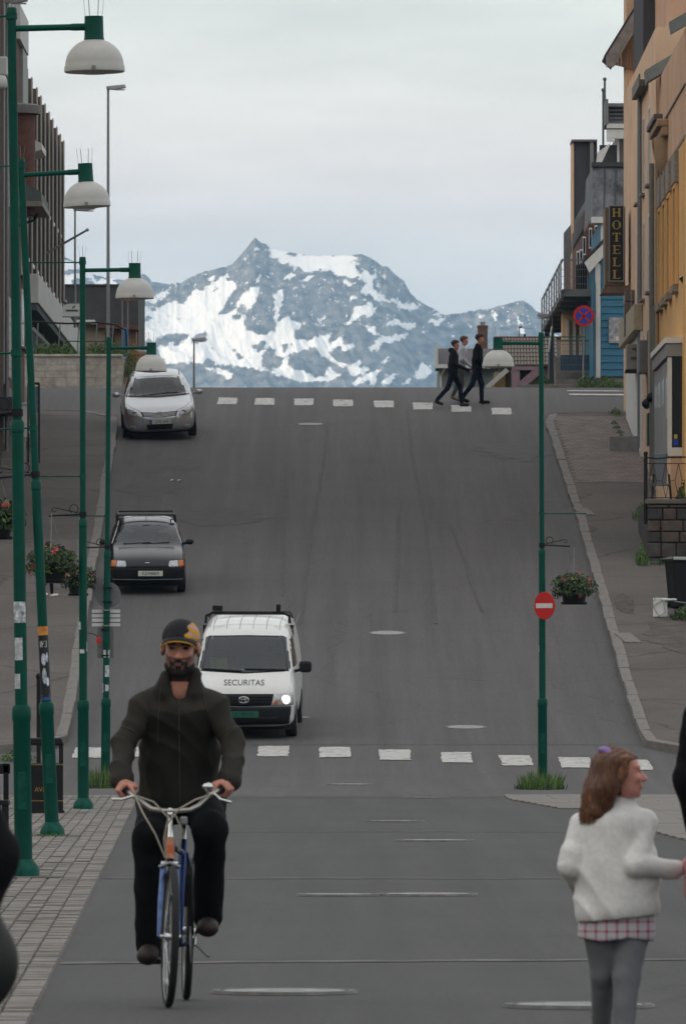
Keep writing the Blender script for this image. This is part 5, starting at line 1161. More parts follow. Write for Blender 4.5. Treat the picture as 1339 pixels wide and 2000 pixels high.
part('column', CONC, bc2, (XC - .2, XC + .0, 262, 262.25, 6, 12.3))
sg = thing('hanging_sign', 'small white rectangular sign hanging under the white canopy', 'sign', (0, 0, 0)); dS = 252.0
part('board', WHITE, sg, (PX(123, dS), PX(158, dS), dS, dS + .12, PZ(618, dS), PZ(593, dS)), bevel=.01); part('frame', GREY, sg, (PX(122, dS), PX(159, dS), dS - .01, dS + .13, PZ(593, dS), PZ(591.5, dS)), (PX(122, dS), PX(159, dS), dS - .01, dS + .13, PZ(619.5, dS), PZ(618, dS)))
part('print', DGREY, sg, (PX(129, dS), PX(153, dS), dS - .012, dS - .002, PZ(608, dS), PZ(605, dS)))
mb = MB(); mb.bar((PX(142, dS), dS - .01, PZ(602, dS)), (PX(147, dS), dS - .01, PZ(597, dS)), .01, .04); mb.build('print_mark', DGREY, sg)
mb = MB(); mb.tube([(PX(126, dS), dS + .05, PZ(592, dS)), (PX(126, dS), dS + .05, PZ(588, dS))], .04, 8); mb.ell((PX(128, dS), dS - .05, PZ(590, dS)), (.06, .06, .06)); mb.build('spotlight', GREY, sg)
# retaining wall beyond the side street
rw = thing('retaining_wall', 'weathered pale stone retaining wall beyond the left side street', 'wall', (0, 0, 0)); dW = 236.6
part('core', mat('pale_mortar', (.36, .335, .30), .9, var=.25, scale=3), rw, (-22, PX(244, dW) - .05, dW + .06, dW + .7, hz(dW) - 1, PZ(697, dW)))
RS = [mat('pale_stone_%s' % n, c, .9, var=.35, scale=3.5, bump=.4) for n, c in (('cream', (.44, .41, .37)), ('grey', (.41, .385, .35)), ('stained', (.37, .335, .295)))]
z = hz(dW) - .08
while z < PZ(699, dW):
    x = -10.5 + random.uniform(0, .3); hh = random.uniform(.15, .25)
    while x < PX(244, dW) - .1:
        wv = random.uniform(.3, .8); x1 = min(x + wv, PX(246, dW) + (PZ(697, dW) - z) * -.12)
        mb = MB(); mb.box(x + .002, x1 - .002, dW - random.uniform(0, .012), dW + .1, z + .002, min(z + hh, PZ(697, dW)) - .002); mb.build('stone', random.choice(RS), rw, bevel=.005); x += wv
    z += hh
part('coping', MATS['pale_stone_grey'], rw, (-22, PX(240, dW), dW - .05, dW + .72, PZ(697, dW) + .002, PZ(692, dW)), bevel=.02)
for k, (px, w_) in enumerate(((85, .5), (108, .35), (128, .4), (185, .45), (205, .45), (225, .4), (258, .4))):
    weed(('first', 'second', 'third', 'fourth', 'fifth', 'sixth', 'seventh')[k] + ' clump of greenery on the retaining wall, counted from the left', (PX(px, dW + .5), dW + .6, PZ(694, dW) if k < 6 else PZ(735, dW)), w_, .3, .42 if k < 6 else .9, 240, .07, [LEAF, DLEAF])
mb = MB()
weed('orange flowers at the right end of the retaining wall', (PX(262, dW), dW + .9, PZ(700, dW)), .2, .2, .5, 130, .07, [mat('orange_flower', (.45, .16, .03), .6, var=.4), DLEAF])
ry = thing('garden_railing', 'curved dark handrail with glass panel above the retaining wall', 'railing', (0, 0, 0))
mb = MB(); mb.tube([P(60, 628, 238), P(130, 632, 238), P(190, 630, 238), P(225, 634, 238), P(246, 645, 238), P(248, 690, 238)], .025, 8); mb.build('handrail', BLACK, ry, smooth=True)
for px in (75, 118, 155, 190, 222):
    mb = MB(); mb.tube([P(px, 631, 238), P(px - 4, 694, 238)], .018, 6); mb.build('post', GREY, ry)
mb = MB(); mb.prism([(PX(60, 238.1), PZ(640, 238.1)), (PX(66, 238.1), PZ(640, 238.1)), (PX(108, 238.1), PZ(686, 238.1)), (PX(60, 238.1), PZ(686, 238.1))], 238.1, 238.15); mb.build('glass_panel', glass_mat('tinted_pane', (.12, .15, .15), .7), ry)
mb = MB(); mb.bar(P(64, 640, 238), P(110, 688, 238), .05, .08); mb.build('frame', GREY, ry)
# dark house behind the wall
dh = thing('dark_roofed_house', 'low house with a large dark shingle gable behind the retaining wall', 'building', (0, 0, 0)); dH = 292.0
part('gable_wall', mat('dark_shingle_wall', (.060, .058, .062), .85, var=.2, scale=4, bump=.2), dh, (PX(118, dH), PX(270, dH), dH, dH + 10, 4, PZ(558, dH)))
part('ridge_trim', SLATE, dh, (PX(116, dH), PX(271, dH), dH - .06, dH + 10, PZ(558, dH), PZ(555, dH)))
part('porch_wall', mat('beige_render', (.30, .235, .18), .85, var=.1), dh, (PX(155, dH), PX(208, dH), dH - 1.4, dH - .01, 4, PZ(637, dH))); part('porch_wall', MATS['brown_boards'], dh, (PX(209, dH), PX(268, dH), dH - 1.3, dH - .01, 4, PZ(640, dH)))
mb = MB(); mb.prism([(PX(148, dH), PZ(637, dH)), (PX(192, dH), PZ(637, dH)), (PX(188, dH), PZ(629, dH)), (PX(152, dH), PZ(629, dH))], dH - 1.8, dH - .02); mb.build('porch_roof', WHITE, dh)
mb = MB(); mb.prism([(PX(192, dH), PZ(644, dH)), (PX(272, dH), PZ(648, dH)), (PX(272, dH), PZ(640, dH)), (PX(190, dH), PZ(632, dH))], dH - 1.7, dH - .02); mb.build('tiled_eave', BRICKR, dh)
part('porch_window', WINDK, dh, (PX(214, dH), PX(226, dH), dH - 1.33, dH - 1.305, PZ(690, dH), PZ(655, dH)))
sg = thing('round_red_sign', 'round red rimmed sign on two thin posts behind the third lamp', 'traffic sign', (0, 0, 0)); dR = 240.0
c0 = P(251, 567, dR)
mb = MB(); mb.lathe([(.29, -.01), (.29, .01)], 32, c0, M=Matrix.Rotation(R(90), 4, 'X')); mb.build('rim', RED, sg); mb = MB(); mb.lathe([(.25, -.02), (.25, -.011)], 32, c0 + Vector((0, -.02, 0)), M=Matrix.Rotation(R(90), 4, 'X')); mb.build('face', SWH, sg)
for px in (239, 250):
    mb = MB(); mb.tube([P(px, 570, dR + .05), (PX(px, dR), dR + .05, hz(dR) - .2)], .02, 6); mb.build('post', GREY, sg)
mb = MB(); mb.box(PX(240, 239.5), PX(250, 239.5), 239.5, 239.56, PZ(704, 239.5), PZ(640, 239.5)); o = mb.build('blue_banner', mat('blue_cloth', (.045, .14, .27), .6, var=.15), bevel=.01); tag(o, 'narrow blue banner hanging at the right end of the retaining wall', 'banner')
bk_ = thing('rock', 'pale boulder at the right end of the retaining wall', 'rock', P(272, 690, 238)); mb = MB(); mb.ell((0, 0, 0), (.2, .25, .16), 10, 7); [None for v in mb.v]; mb.v = [(x * random.uniform(.85, 1.15), y, z * random.uniform(.85, 1.15)) for x, y, z in mb.v]; mb.build('stone', CONC, bk_)
# ---------------------------------------------------------------- plain grey street lights
def flat_lamp(label, px, py_top, py_bot, d, head, r=.045):
    x = PX(px, d); z1 = PZ(py_top, d); z0 = PZ(py_bot, d)
    root = thing('column_light', label, 'street light', (x, d, z0), (0, 0, 0), 'plain grey street lights')
    mb = MB(); mb.tube([(0, 0, 0), (0, 0, (z1 - z0) * .4), (0, 0, z1 - z0)], [r * 1.3, r, r * .75], 10); mb.build('column', GREY, root, smooth=True)
    h_ = z1 - z0; mb = MB(); mb.loft([[(-.05, -.07, h_ - .04), (-.05, .07, h_ - .04), (-.05, .07, h_ + .05), (-.05, -.07, h_ + .05)], [(head * .35, -.12, h_ - .05), (head * .35, .12, h_ - .05), (head * .35, .10, h_ + .07), (head * .35, -.10, h_ + .07)], [(head, -.12, h_ + .01), (head, .12, h_ + .01), (head * .93, .09, h_ + .10), (head * .93, -.09, h_ + .10)]]); mb.build('head', mat('light_head_grey', (.27, .265, .28), .5, var=.08), root, bevel=.015)
    mb = MB(); mb.box(head * .4, head * .92, -.09, .09, h_ - .06, h_ - .035); mb.build('lens', mat('lens_grey', (.4, .4, .42), .3), root)
    return root
flat_lamp('tallest thin grey street light rising above the third lamp post', 211.5, 172, 705, 241.0, .50)
flat_lamp('shorter grey street light in front of the ribbed office block', 147, 409, 640, 258.0, .60, .035)
flat_lamp('small grey street light beyond the crest beside the silver car', 379, 664, 775, 290.0, .42, .035)
flat_lamp('street light whose white head juts out from the steel balcony', 1078, 618, 760, 250.0, -.45, .03)
o = flat_lamp('grey street light at the top left corner, only its head in view', 14, 3, 900, 204.5, .50, .04)
for k, (py, d_) in enumerate(((158, 95.0),)):
    r_ = thing('wall_lantern', 'pale dome of a further lamp at the left edge', 'lamp', P(-6, 165, 100)); mb = MB(); mb.lathe([(.10, .10), (.12, .06), (.125, -.02), (.11, -.04)], 18); mb.build('dome', DOME, r_, smooth=True); mb = MB(); mb.tube([(0, 0, .1), (-.4, 0, .14)], .02, 6); mb.build('arm', GREY, r_)
# ---------------------------------------------------------------- houses beyond the crest
h1 = thing('grey_house', 'small grey house with white verge just beyond the crest', 'building', (0, 0, 0)); dA = 285.0
xa_, xb_ = PX(853, dA), PX(965, dA); zr_ = PZ(677, dA); ze = PZ(714, dA)
part('wall', mat('blue_grey_boards', (.20, .215, .235), .8, var=.1), h1, (xa_ + .08, xb_, dA, dA + 8, 3, ze))
mb = MB(); mb.add([(xa_ - .02, dA - .4, ze - .05), (xb_ + .3, dA - .4, ze - .05), (xb_ + .3, dA + 1.6, zr_), (xa_ - .02, dA + 1.6, zr_), (xa_ - .02, dA + 3.6, ze - .05), (xb_ + .3, dA + 3.6, ze - .05)], [(0, 1, 2, 3), (3, 2, 5, 4), (0, 3, 4), (1, 5, 2)]); mb.build('roof', mat('brown_grey_felt', (.095, .085, .085), .85, var=.2), h1, fix=False)
part('eave_board', WHITE, h1, (xa_ - .06, xb_ + .3, dA - .46, dA - .41, ze - .10, ze + .03)); part('verge_board', WHITE, h1, (xa_ - .06, xa_ + .03, dA - .43, dA + 1.7, ze - .05, zr_ + .05))
mb = MB(); mb.bar((xb_ + .1, dA - .5, ze - .65), (xb_ + .95, dA - .5, ze + .35), .08, .13); mb.build('porch_verge', WHITE, h1)
mb = MB(); mb.tube([(xa_ + .25, dA - .42, ze - .1), (xa_ + .12, dA - .1, ze - .35), (xa_ + .12, dA - .1, 5)], .035, 6); mb.build('downpipe', WHITE, h1)
part('vent_box', GREYB, h1, (xa_ + .08, xa_ + .35, dA - .03, dA - .002, 8, ze - .2))
h2 = thing('chimneyed_house', 'house with a tall brick chimney behind the pedestrians', 'building', (0, 0, 0)); dC = 300.0
part('wall', mat('grey_brown_wall', (.17, .16, .16), .85), h2, (PX(900, dC), PX(975, dC), dC, dC + 6, 2, PZ(700, dC)))
mb = MB(); mb.prism([(PX(896, dC), PZ(702, dC)), (PX(980, dC), PZ(702, dC)), (PX(960, dC), PZ(686, dC)), (PX(915, dC), PZ(686, dC))], dC - .3, dC + 6); mb.build('roof', MATS['brown_grey_felt'], h2)
ck = part('chimney', mat('chimney_brick', (.13, .075, .06), .85, var=.25, scale=8), h2, (PX(933, dC), PX(952.5, dC), dC + 1, dC + 1.5, PZ(695, dC), PZ(633, dC))); part('cap', CONC, ck, (PX(938, dC), PX(948, dC), dC + 1.1, dC + 1.4, PZ(633, dC), PZ(626, dC))); part('flaunching', MATS['chimney_brick'], ck, (PX(932, dC), PX(953.5, dC), dC + .98, dC + 1.52, PZ(637, dC), PZ(633.5, dC)))
h3 = thing('tiled_house', 'house with corrugated beige tile roof and red ridge beyond the crest', 'building', (0, 0, 0)); dT = 276.0
xa_, xb_ = PX(968, dT), PX(1080, dT); zr_ = PZ(657, dT); ze = PZ(716, dT)
TILE = mat('beige_tile', (.225, .195, .165), .8, var=.22, scale=6)
mb = MB(); mb.add([(xa_, dT, ze), (xb_ + 2, dT, ze), (xb_ + 2, dT + 1.6, zr_), (xa_, dT + 1.6, zr_), (xa_, dT + 3.2, ze), (xb_ + 2, dT + 3.2, ze)], [(0, 1, 2, 3), (3, 2, 5, 4), (0, 3, 4)]); mb.build('roof', mat('roof_underlay', (.11, .095, .08), .9), h3, fix=False)
tp = None
nr_, nc_ = 7, 20
for r_ in range(nr_):
    for c_ in range(nc_):
        if tp is None:
            mb = MB(); L = 1.6 / nr_; dz = (zr_ - ze) / nr_; mb.tube([(0, 0, .02), (0, L * 1.02, dz * 1.02 + .0)], [.045, .038], 8); tp = mb.build('roof_tile', TILE, h3, smooth=True); o = tp
        else: o = tp.copy(); COL.objects.link(o)
        o.location = (xa_ + .05 + c_ * .098, dT - .03 + r_ * 1.6 / nr_, ze + .02 + r_ * (zr_ - ze) / nr_)
part('ridge', mat('red_ridge', (.17, .035, .04), .7), h3, (xa_ - .05, xb_ + 2, dT + 1.5, dT + 1.7, zr_ - .02, zr_ + .06)); part('wall', mat('grey_beige_wall', (.20, .185, .17), .85), h3, (xa_ + .1, xb_ + 2, dT + .2, dT + 3, 3, ze - .02))
mb = MB(); mb.tube([(PX(1015, dT), dT + 1.6, zr_), (PX(1015, dT), dT + 1.6, PZ(634, dT))], .018, 5); mb.tube([(PX(1013, dT), dT + 1.6, PZ(635, dT)), (PX(1041, dT), dT + 1.6, PZ(638, dT))], .01, 4); mb.ell((PX(1018, dT), dT + 1.6, PZ(634, dT)), (.06, .06, .05), 8, 6); mb.build('aerial', GREY, h3)
mb = MB(); mb.tube([(PX(1026, dT), dT + 1.6, zr_), (PX(1026, dT), dT + 1.6, PZ(649, dT))], .04, 6); mb.lathe([(.08, 0), (.09, .15), (.06, .22), (.001, .25)], 10, (PX(1070, dT), dT + 1.6, zr_)); mb.build('roof_vent', BLACK, h3)
sdh = thing('satellite_dish', 'dark satellite dish on a pole above the tiled roof', 'satellite dish', P(1073, 633, 268)); mb = MB(); mb.lathe([(.001, .0), (.12, .03), (.17, .08)], 16, M=Matrix.Rotation(R(70), 4, 'X') @ Matrix.Rotation(R(30), 4, 'Y'), cap=False); mb.build('dish', BLACK, sdh); mb = MB(); mb.tube([(.12, 0, .3), (.12, 0, -3)], .02, 6); mb.build('pole', GREY, sdh)
h4 = thing('pink_house', 'pale pink house front with slanting stair rail beyond the crest', 'building', (0, 0, 0)); dK = 268.0
PINK = mat('pink_boards', (.40, .27, .32), .75, var=.1)
part('wall', mat('ochre_board_front', (.36, .26, .11), .8, var=.15), h4, (PX(965, dK), PX(1000, dK), dK + .1, dK + 2, 5, PZ(728, dK))); part('door', mat('dark_door', (.05, .03, .02), .6), h4, (PX(986, dK), PX(997, dK), dK + .04, dK + .09, 6, PZ(727, dK)))
part('column', PINK, h4, (PX(998, dK), PX(1014, dK), dK - .1, dK + .3, 5, PZ(717, dK))); part('beam', PINK, h4, (PX(998, dK), PX(1052, dK), dK - .12, dK + .3, PZ(723, dK), PZ(716, dK)))
mb = MB(); mb.bar(P(1012, 757, dK - .2), P(1052, 722, dK - .2), .1, .24); mb.build('stair_rail', PINK, h4); mb = MB(); mb.bar(P(950, 757, dK - .1), P(990, 722, dK - .1), .1, .14); mb.build('stair_rail', WHITE, h4)
part('window', WINDK, h4, (PX(1016, dK), PX(1034, dK), dK + .06, dK + .09, PZ(745, dK), PZ(722, dK))); part('backing', GREYB, h4, (PX(1014, dK), PX(1060, dK), dK + .1, dK + .4, 5, PZ(716, dK)))
# ---------------------------------------------------------------- vehicles (built facing the camera: front towards -y)
def car_shell(name, m, root, st, sub=2):
    """stations along y, each a half cross-section from the sill to the roof centre; mirrored, lofted and smoothed"""
    rings = []
    for y, pts in st:
        L = [(x, y, z) for x, z in pts]; rings.append(L + [(-x, y, z) for x, z in pts[::-1] if x > 1e-6])
    mb = MB(); mb.loft(rings)
    o = mb.build(name, m, root, smooth=True)
    sb = o.modifiers.new('s', 'SUBSURF'); sb.levels = sub; sb.render_levels = sub
    dg = bpy.context.evaluated_depsgraph_get(); ev = o.evaluated_get(dg); me = bpy.data.meshes.new_from_object(ev)
    o.modifiers.clear(); o.data = me; me.materials.clear(); me.materials.append(m); me.polygons.foreach_set('use_smooth', [True] * len(me.polygons))
    bm = bmesh.new(); bm.from_mesh(me); bvh = BVHTree.FromBMesh(bm); bm.free()
    return o, bvh
def res(pl, n):
    pl = [Vector(p) for p in pl]; L = [0]
    for a, b in zip(pl, pl[1:]): L.append(L[-1] + (b - a).length)
    out_ = []
    for i in range(n + 1):
        t = L[-1] * i / n
        for k in range(len(pl) - 1):
            if t <= L[k + 1] + 1e-9:
                q = (t - L[k]) / max(1e-9, L[k + 1] - L[k]); out_.append(pl[k].lerp(pl[k + 1], q)); break
    return out_
def cast(bvh, p, d, off):
    h = bvh.ray_cast(p, d)
    return (h[0] - d * off) if h[0] is not None else None
def fpatch(bvh, name, m, parent, top, bot, off=.006, n=14, r=6, view='front', thick=.012):
    """a panel laid on the shell: top and bottom outline in the view's plane (front: x,z; top: x,y; side: y,z with sign)"""
    T = res(top, n); B = res(bot, n); vs = []; ok = True
    for i in range(n + 1):
        for j in range(r + 1):
            q = T[i].lerp(B[i], j / r)
            if view == 'front': p = Vector((q.x, -6, q.y)); d = Vector((0, 1, 0))
            elif view == 'top': p = Vector((q.x, q.y, 5)); d = Vector((0, 0, -1))
            elif view == 'left': p = Vector((-4, q.x, q.y)); d = Vector((1, 0, 0))
            else: p = Vector((4, q.x, q.y)); d = Vector((-1, 0, 0))
            h = cast(bvh, p, d, off)
            vs.append(h)
    good = [v for v in vs if v is not None]
    if not good: return None
    for i, v in enumerate(vs):
        if v is None:
            vs[i] = min(good, key=lambda g_: abs(vs.index(g_) - i))
    fs = [(i * (r + 1) + j, (i + 1) * (r + 1) + j, (i + 1) * (r + 1) + j + 1, i * (r + 1) + j + 1) for i in range(n) for j in range(r)]
    mb = MB(); mb.add(vs, fs); o = mb.build(name, m, parent, smooth=True, fix=False)
    if thick:
        s = o.modifiers.new('t', 'SOLIDIFY'); s.thickness = thick; s.offset = 0
    return o
def pline(bvh, name, m, parent, pts, r=.012, view='front', off=.01, n=16):
    out_ = []
    for q in res(pts, n):
        p, d = (Vector((q.x, -6, q.y)), Vector((0, 1, 0))) if view == 'front' else (Vector((q.x, q.y, 5)), Vector((0, 0, -1)))
        h = cast(bvh, p, d, off)
        if h is not None: out_.append(h)
    mb = MB(); mb.tube(out_, r, 6); return mb.build(name, m, parent, smooth=True)
def wheel(parent, x, y, r, w_, rim=None):
    o = bpy.data.objects.new('wheel', None); COL.objects.link(o); o.parent = parent; o.location = (x, y, r)
    M = Matrix.Rotation(R(90), 4, 'Y'); mb = MB(); mb.lathe([(r * .66, -w_ / 2), (r * .93, -w_ / 2), (r, -w_ * .36), (r, w_ * .36), (r * .93, w_ / 2), (r * .66, w_ / 2)], 28, M=M, cap=False); mb.build('tyre', RUBBER, o, smooth=True)
    mb = MB(); mb.lathe([(.001, -w_ * .3), (r * .6, -w_ * .34), (r * .67, -w_ * .48), (r * .67, w_ * .48), (r * .6, w_ * .34), (.001, w_ * .3)], 20, M=M, cap=False); mb.build('rim', rim or GREY, o, smooth=True)
def put_text(bvh, parent, name, m, body, size, cx, cz, fw=1.0, off=.014):
    tb = text_mb(body, size, fw); vs = []
    for x, y, z in tb.v:
        h = cast(bvh, Vector((cx + x, -6, cz + z)), Vector((0, 1, 0)), off); vs.append(h if h is not None else Vector((cx + x, -2.3, cz + z)))
    mb = MB(); mb.v = [tuple(v) for v in vs]; mb.f = tb.f; mb.m = tb.m; return mb.build(name, m, parent, fix=False)
def cut_glass(o, bvh_poly_fn):
    """open the shell behind a window so that the cabin shows through the pane"""
    bm = bmesh.new(); bm.from_mesh(o.data)
    dele = [f for f in bm.faces if bvh_poly_fn(f.calc_center_median(), f.normal)]
    bmesh.ops.delete(bm, geom=dele, context='FACES'); bm.to_mesh(o.data); bm.free()
def inpoly(x, z, poly):
    c = False
    for (ax, az), (bx, bz) in zip(poly, poly[1:] + poly[:1]):
        if (az > z) != (bz > z) and x < (bx - ax) * (z - az) / (bz - az) + ax: c = not c
    return c
CARGL = glass_mat('car_glass', (.085, .092, .10), .55); CARGL2 = glass_mat('car_side_glass', (.01, .012, .014), .88)
LENS = mat('headlamp_lens', (.42, .43, .45), .12, .3, var=.35, scale=20); AMB = mat('amber_indicator', (.45, .13, .03), .3, var=.2)
SEATM = mat('seat_cloth', (.05, .05, .052), .9, var=.2); PLATE = mat('plate_white', (.55, .55, .53), .5, var=.06); PTXT = mat('plate_black', (.01, .01, .012), .5)
def plate(parent, x, y, z, body, w_=.52, h_=.11, base=None, txt=None, tilt=0, band=False):
    o = bpy.data.objects.new('number_plate', None); COL.objects.link(o); o.parent = parent; o.location = (x, y, z); o.rotation_euler = (tilt, 0, 0)
    mb = MB(); mb.box(-w_ / 2, w_ / 2, -.006, .006, -h_ / 2, h_ / 2); mb.build('plate', base or PLATE, o, bevel=.003)
    tb = text_mb(body, h_ * .92, .95); p = tb.build('lettering', txt or PTXT, o, fix=False); p.location = (.03 if band else 0, -.009, 0)
    if band: mb = MB(); mb.box(-w_ / 2 + .002, -w_ / 2 + .05, -.009, -.0065, -h_ / 2 + .003, h_ / 2 - .003); mb.build('country_band', SBL, o)
def mirror(parent, sx, x, y, z, m, w_=.19, h_=.13):
    o = bpy.data.objects.new('mirror', None); COL.objects.link(o); o.parent = parent
    mb = MB(); mb.ell((sx * (x + w_ / 2), y, z), (w_ / 2, .07, h_ / 2), 14, 8); mb.build('housing', m, o, smooth=True)
    mb = MB(); mb.bar((sx * (x - .08), y, z - .04), (sx * (x + .04), y, z - .02), .04, .05); mb.build('stalk', m, o)
def seats(root, y, z, xs=(-.36, .36), h=.62):
    for x in xs:
        s = bpy.data.objects.new('seat', None); COL.objects.link(s); s.parent = root; s.location = (x, y, z)
        part('backrest', SEATM, s, (-.22, .22, 0, .14, 0, h), bevel=.05); part('headrest', SEATM, s, (-.12, .12, .02, .12, h + .05, h + .22), bevel=.04); part('cushion', SEATM, s, (-.22, .22, -.45, .05, -.12, .04), bevel=.05)
def interior(root, poly, z0, y0, y1, w_):
    part('dashboard', DARKIN, root, (-w_, w_, y0, y0 + .35, z0 - .25, z0), bevel=.06)
    mb = MB(); M = Matrix.Rotation(R(65), 4, 'X'); n = 20; mb.tube([M @ Vector((.18 * math.cos(2 * math.pi * k / n), .18 * math.sin(2 * math.pi * k / n), 0)) + Vector((.36, y0 + .42, z0 + .02)) for k in range(n + 1)], .015, 6); mb.build('steering_wheel', BLACK, root)
def place(root, px, py, yaw, roll=0.0, ref=0.0):
    """put the point under the front wheels (car y = ref) on the road where the photograph shows it"""
    d = gd(py); x = PX(px, d); al = math.atan(slope(d))
    Mr = Matrix.Translation((x, d, hz(d) + .004)) @ Matrix.Rotation(al, 4, 'X') @ Matrix.Rotation(yaw, 4, 'Z') @ Matrix.Rotation(roll, 4, 'Y') @ Matrix.Translation((0, -ref, 0))
    root.matrix_world = Mr
    return d

# --- silver saloon
SILV = mat('silver_paint', (.42, .43, .45), .28, .6, var=.05, coat=.5, spec=.5)
cv = thing('silver_car', 'silver estate car parked at the left kerb near the crest', 'car')
def sec(w, zb, zm, zbelt, wb, zt, wr, crown=.02):
    return [(0, zb), (w * .82, zb), (w * .97, zb + .07), (w, zm), (wb, zbelt), ((wb + wr) / 2 if zt - zbelt > .2 else wb * .93, zbelt + (zt - zbelt) * .5), (wr, zt - .05 if zt - zbelt > .2 else zt - .012), (wr * .75, zt), (0, zt + crown)]
st = [(-2.36, sec(.50, .34, .45, .52, .46, .56, .40)), (-2.30, sec(.66, .22, .46, .62, .62, .68, .54)), (-2.16, sec(.79, .19, .50, .70, .76, .77, .66)), (-1.95, sec(.865, .18, .55, .76, .83, .83, .72)), (-1.5, sec(.90, .18, .58, .83, .86, .91, .74)), (-1.05, sec(.905, .18, .60, .88, .87, .975, .76)), (-.86, sec(.905, .18, .60, .90, .87, 1.01, .78)),
      (-.40, sec(.905, .18, .60, .93, .865, 1.30, .68)), (.0, sec(.905, .18, .60, .94, .86, 1.45, .62)), (.5, sec(.905, .18, .60, .95, .86, 1.49, .62)), (1.3, sec(.905, .18, .60, .96, .86, 1.48, .61)), (2.0, sec(.89, .2, .60, .97, .84, 1.40, .58)), (2.3, sec(.84, .25, .60, .95, .80, 1.05, .62)), (2.4, sec(.7, .35, .6, .85, .68, .92, .5))]
shell, bv = car_shell('body', SILV, cv, st)
WS = [(-.80, .99), (.80, .99), (.58, 1.41), (-.58, 1.41)]
glass = fpatch(bv, 'windscreen', CARGL, cv, [(-.585, 1.40), (0, 1.42), (.585, 1.40)], [(-.775, 1.0), (-.4, .985), (.4, .985), (.775, 1.0)], .005, 16, 8, thick=0)
cut_glass(shell, lambda c, n: inpoly(c.x, c.z, [(-.72, 1.03), (.72, 1.03), (.54, 1.37), (-.54, 1.37)]) and -1.2 < c.y < .3)
fpatch(bv, 'cowl', BLACK, cv, [(-.78, 1.012), (0, .998), (.78, 1.012)], [(-.78, .985), (0, .965), (.78, .985)], .006)
for s in (-1, 1): pline(bv, 'wiper', BLACK, cv, [(s * .1 - .3, 1.01), (s * .1 + .4, 1.05)], .009, off=.03)
G = mat('grille_dark', (.06, .06, .065), .4, .4, var=.3); 
fpatch(bv, 'grille', G, cv, [(-.46, .70), (0, .665), (.46, .70)], [(-.40, .60), (-.1, .57), (.1, .57), (.40, .60)], .008, 14, 4)
for k in range(3): pline(bv, 'grille_bar', CHROME, cv, [(-.42 + k * .02, .68 - k * .03), (0, .645 - k * .03), (.42 - k * .02, .68 - k * .03)], .006, off=.016)
pline(bv, 'grille_trim', CHROME, cv, [(-.47, .712), (0, .678), (.47, .712)], .012, off=.01)
for s in (-1, 1):
    hl = fpatch(bv, 'headlight', LENS, cv, [(s * .50, .70), (s * .66, .775), (s * .80, .80)], [(s * .47, .60), (s * .62, .59), (s * .80, .66)], .008, 10, 6)
    mb = MB(); c0 = cast(bv, Vector((s * .60, -6, .68)), Vector((0, 1, 0)), .012); mb.lathe([(.001, .0), (.05, .005), (.055, -.005)], 14, c0, M=Matrix.Rotation(R(90), 4, 'X')); mb.build('reflector', CHROME, hl, smooth=True)
    pline(bv, 'bonnet_edge', mat('silver_shadow_line', (.16, .165, .17), .5), cv, [(s * .46, .72), (s * .66, .80), (s * .78, .86)], .005, off=.003)
    fg = fpatch(bv, 'fog_lamp', LENS, cv, [(s * .60, .36), (s * .74, .36)], [(s * .60, .29), (s * .74, .29)], .008, 6, 4)
    pline(bv, 'bumper_crease', SILV, cv, [(s * .42, .62), (s * .36, .45), (s * .33, .30)], .012, off=.004)
    mirror(cv, s, .93, -.62, 1.02, SILV)
    fpatch(bv, 'side_window', CARGL2, cv, [(-.45, 1.30), (0, 1.40), (1.2, 1.42), (1.9, 1.34)], [(-.75, 1.02), (.3, 1.0), (1.4, 1.02), (2.1, 1.05)], .004, 14, 5, 'left' if s < 0 else 'right', 0)
    wheel(cv, s * .80, -1.42, .315, .21); wheel(cv, s * .80, 1.28, .315, .21)
    fpatch(bv, 'roof_line', mat('dark_seal', (.03, .03, .032), .6), cv, [(s * .56, .1), (s * .57, 1.8)], [(s * .575, .1), (s * .585, 1.8)], .004, 10, 1, 'top')
fpatch(bv, 'air_intake', BLACK, cv, [(-.32, .40), (.32, .40)], [(-.30, .27), (.30, .27)], .01, 10, 4)
plate(cv, .02, -2.415, .465, 'UPE 643', band=True)
mb = MB(); c0 = cast(bv, Vector((0, -6, .66)), Vector((0, 1, 0)), .02)
for (rx, rz) in ((.062, .042), (.028, .04), (.058, .016)):
    mb.tube([(c0.x + rx * math.cos(k * .393), c0.y, c0.z + (0 if rz != .016 else .02) + rz * math.sin(k * .393)) for k in range(17)], .006, 5)
mb.build('emblem', mat('dark_chrome', (.2, .2, .24), .2, .9), cv)
seats(cv, .25, .55); interior(cv, None, .99, -.75, 0, .7); part('rear_bench', SEATM, cv, (-.6, .6, 1.2, 1.35, .5, 1.1), bevel=.05)
part('underbody', DARKIN, cv, (-.78, .78, -1.9, 1.9, .16, .3))
place(cv, 313, 858, R(2.2), R(-2.2), -2.0)

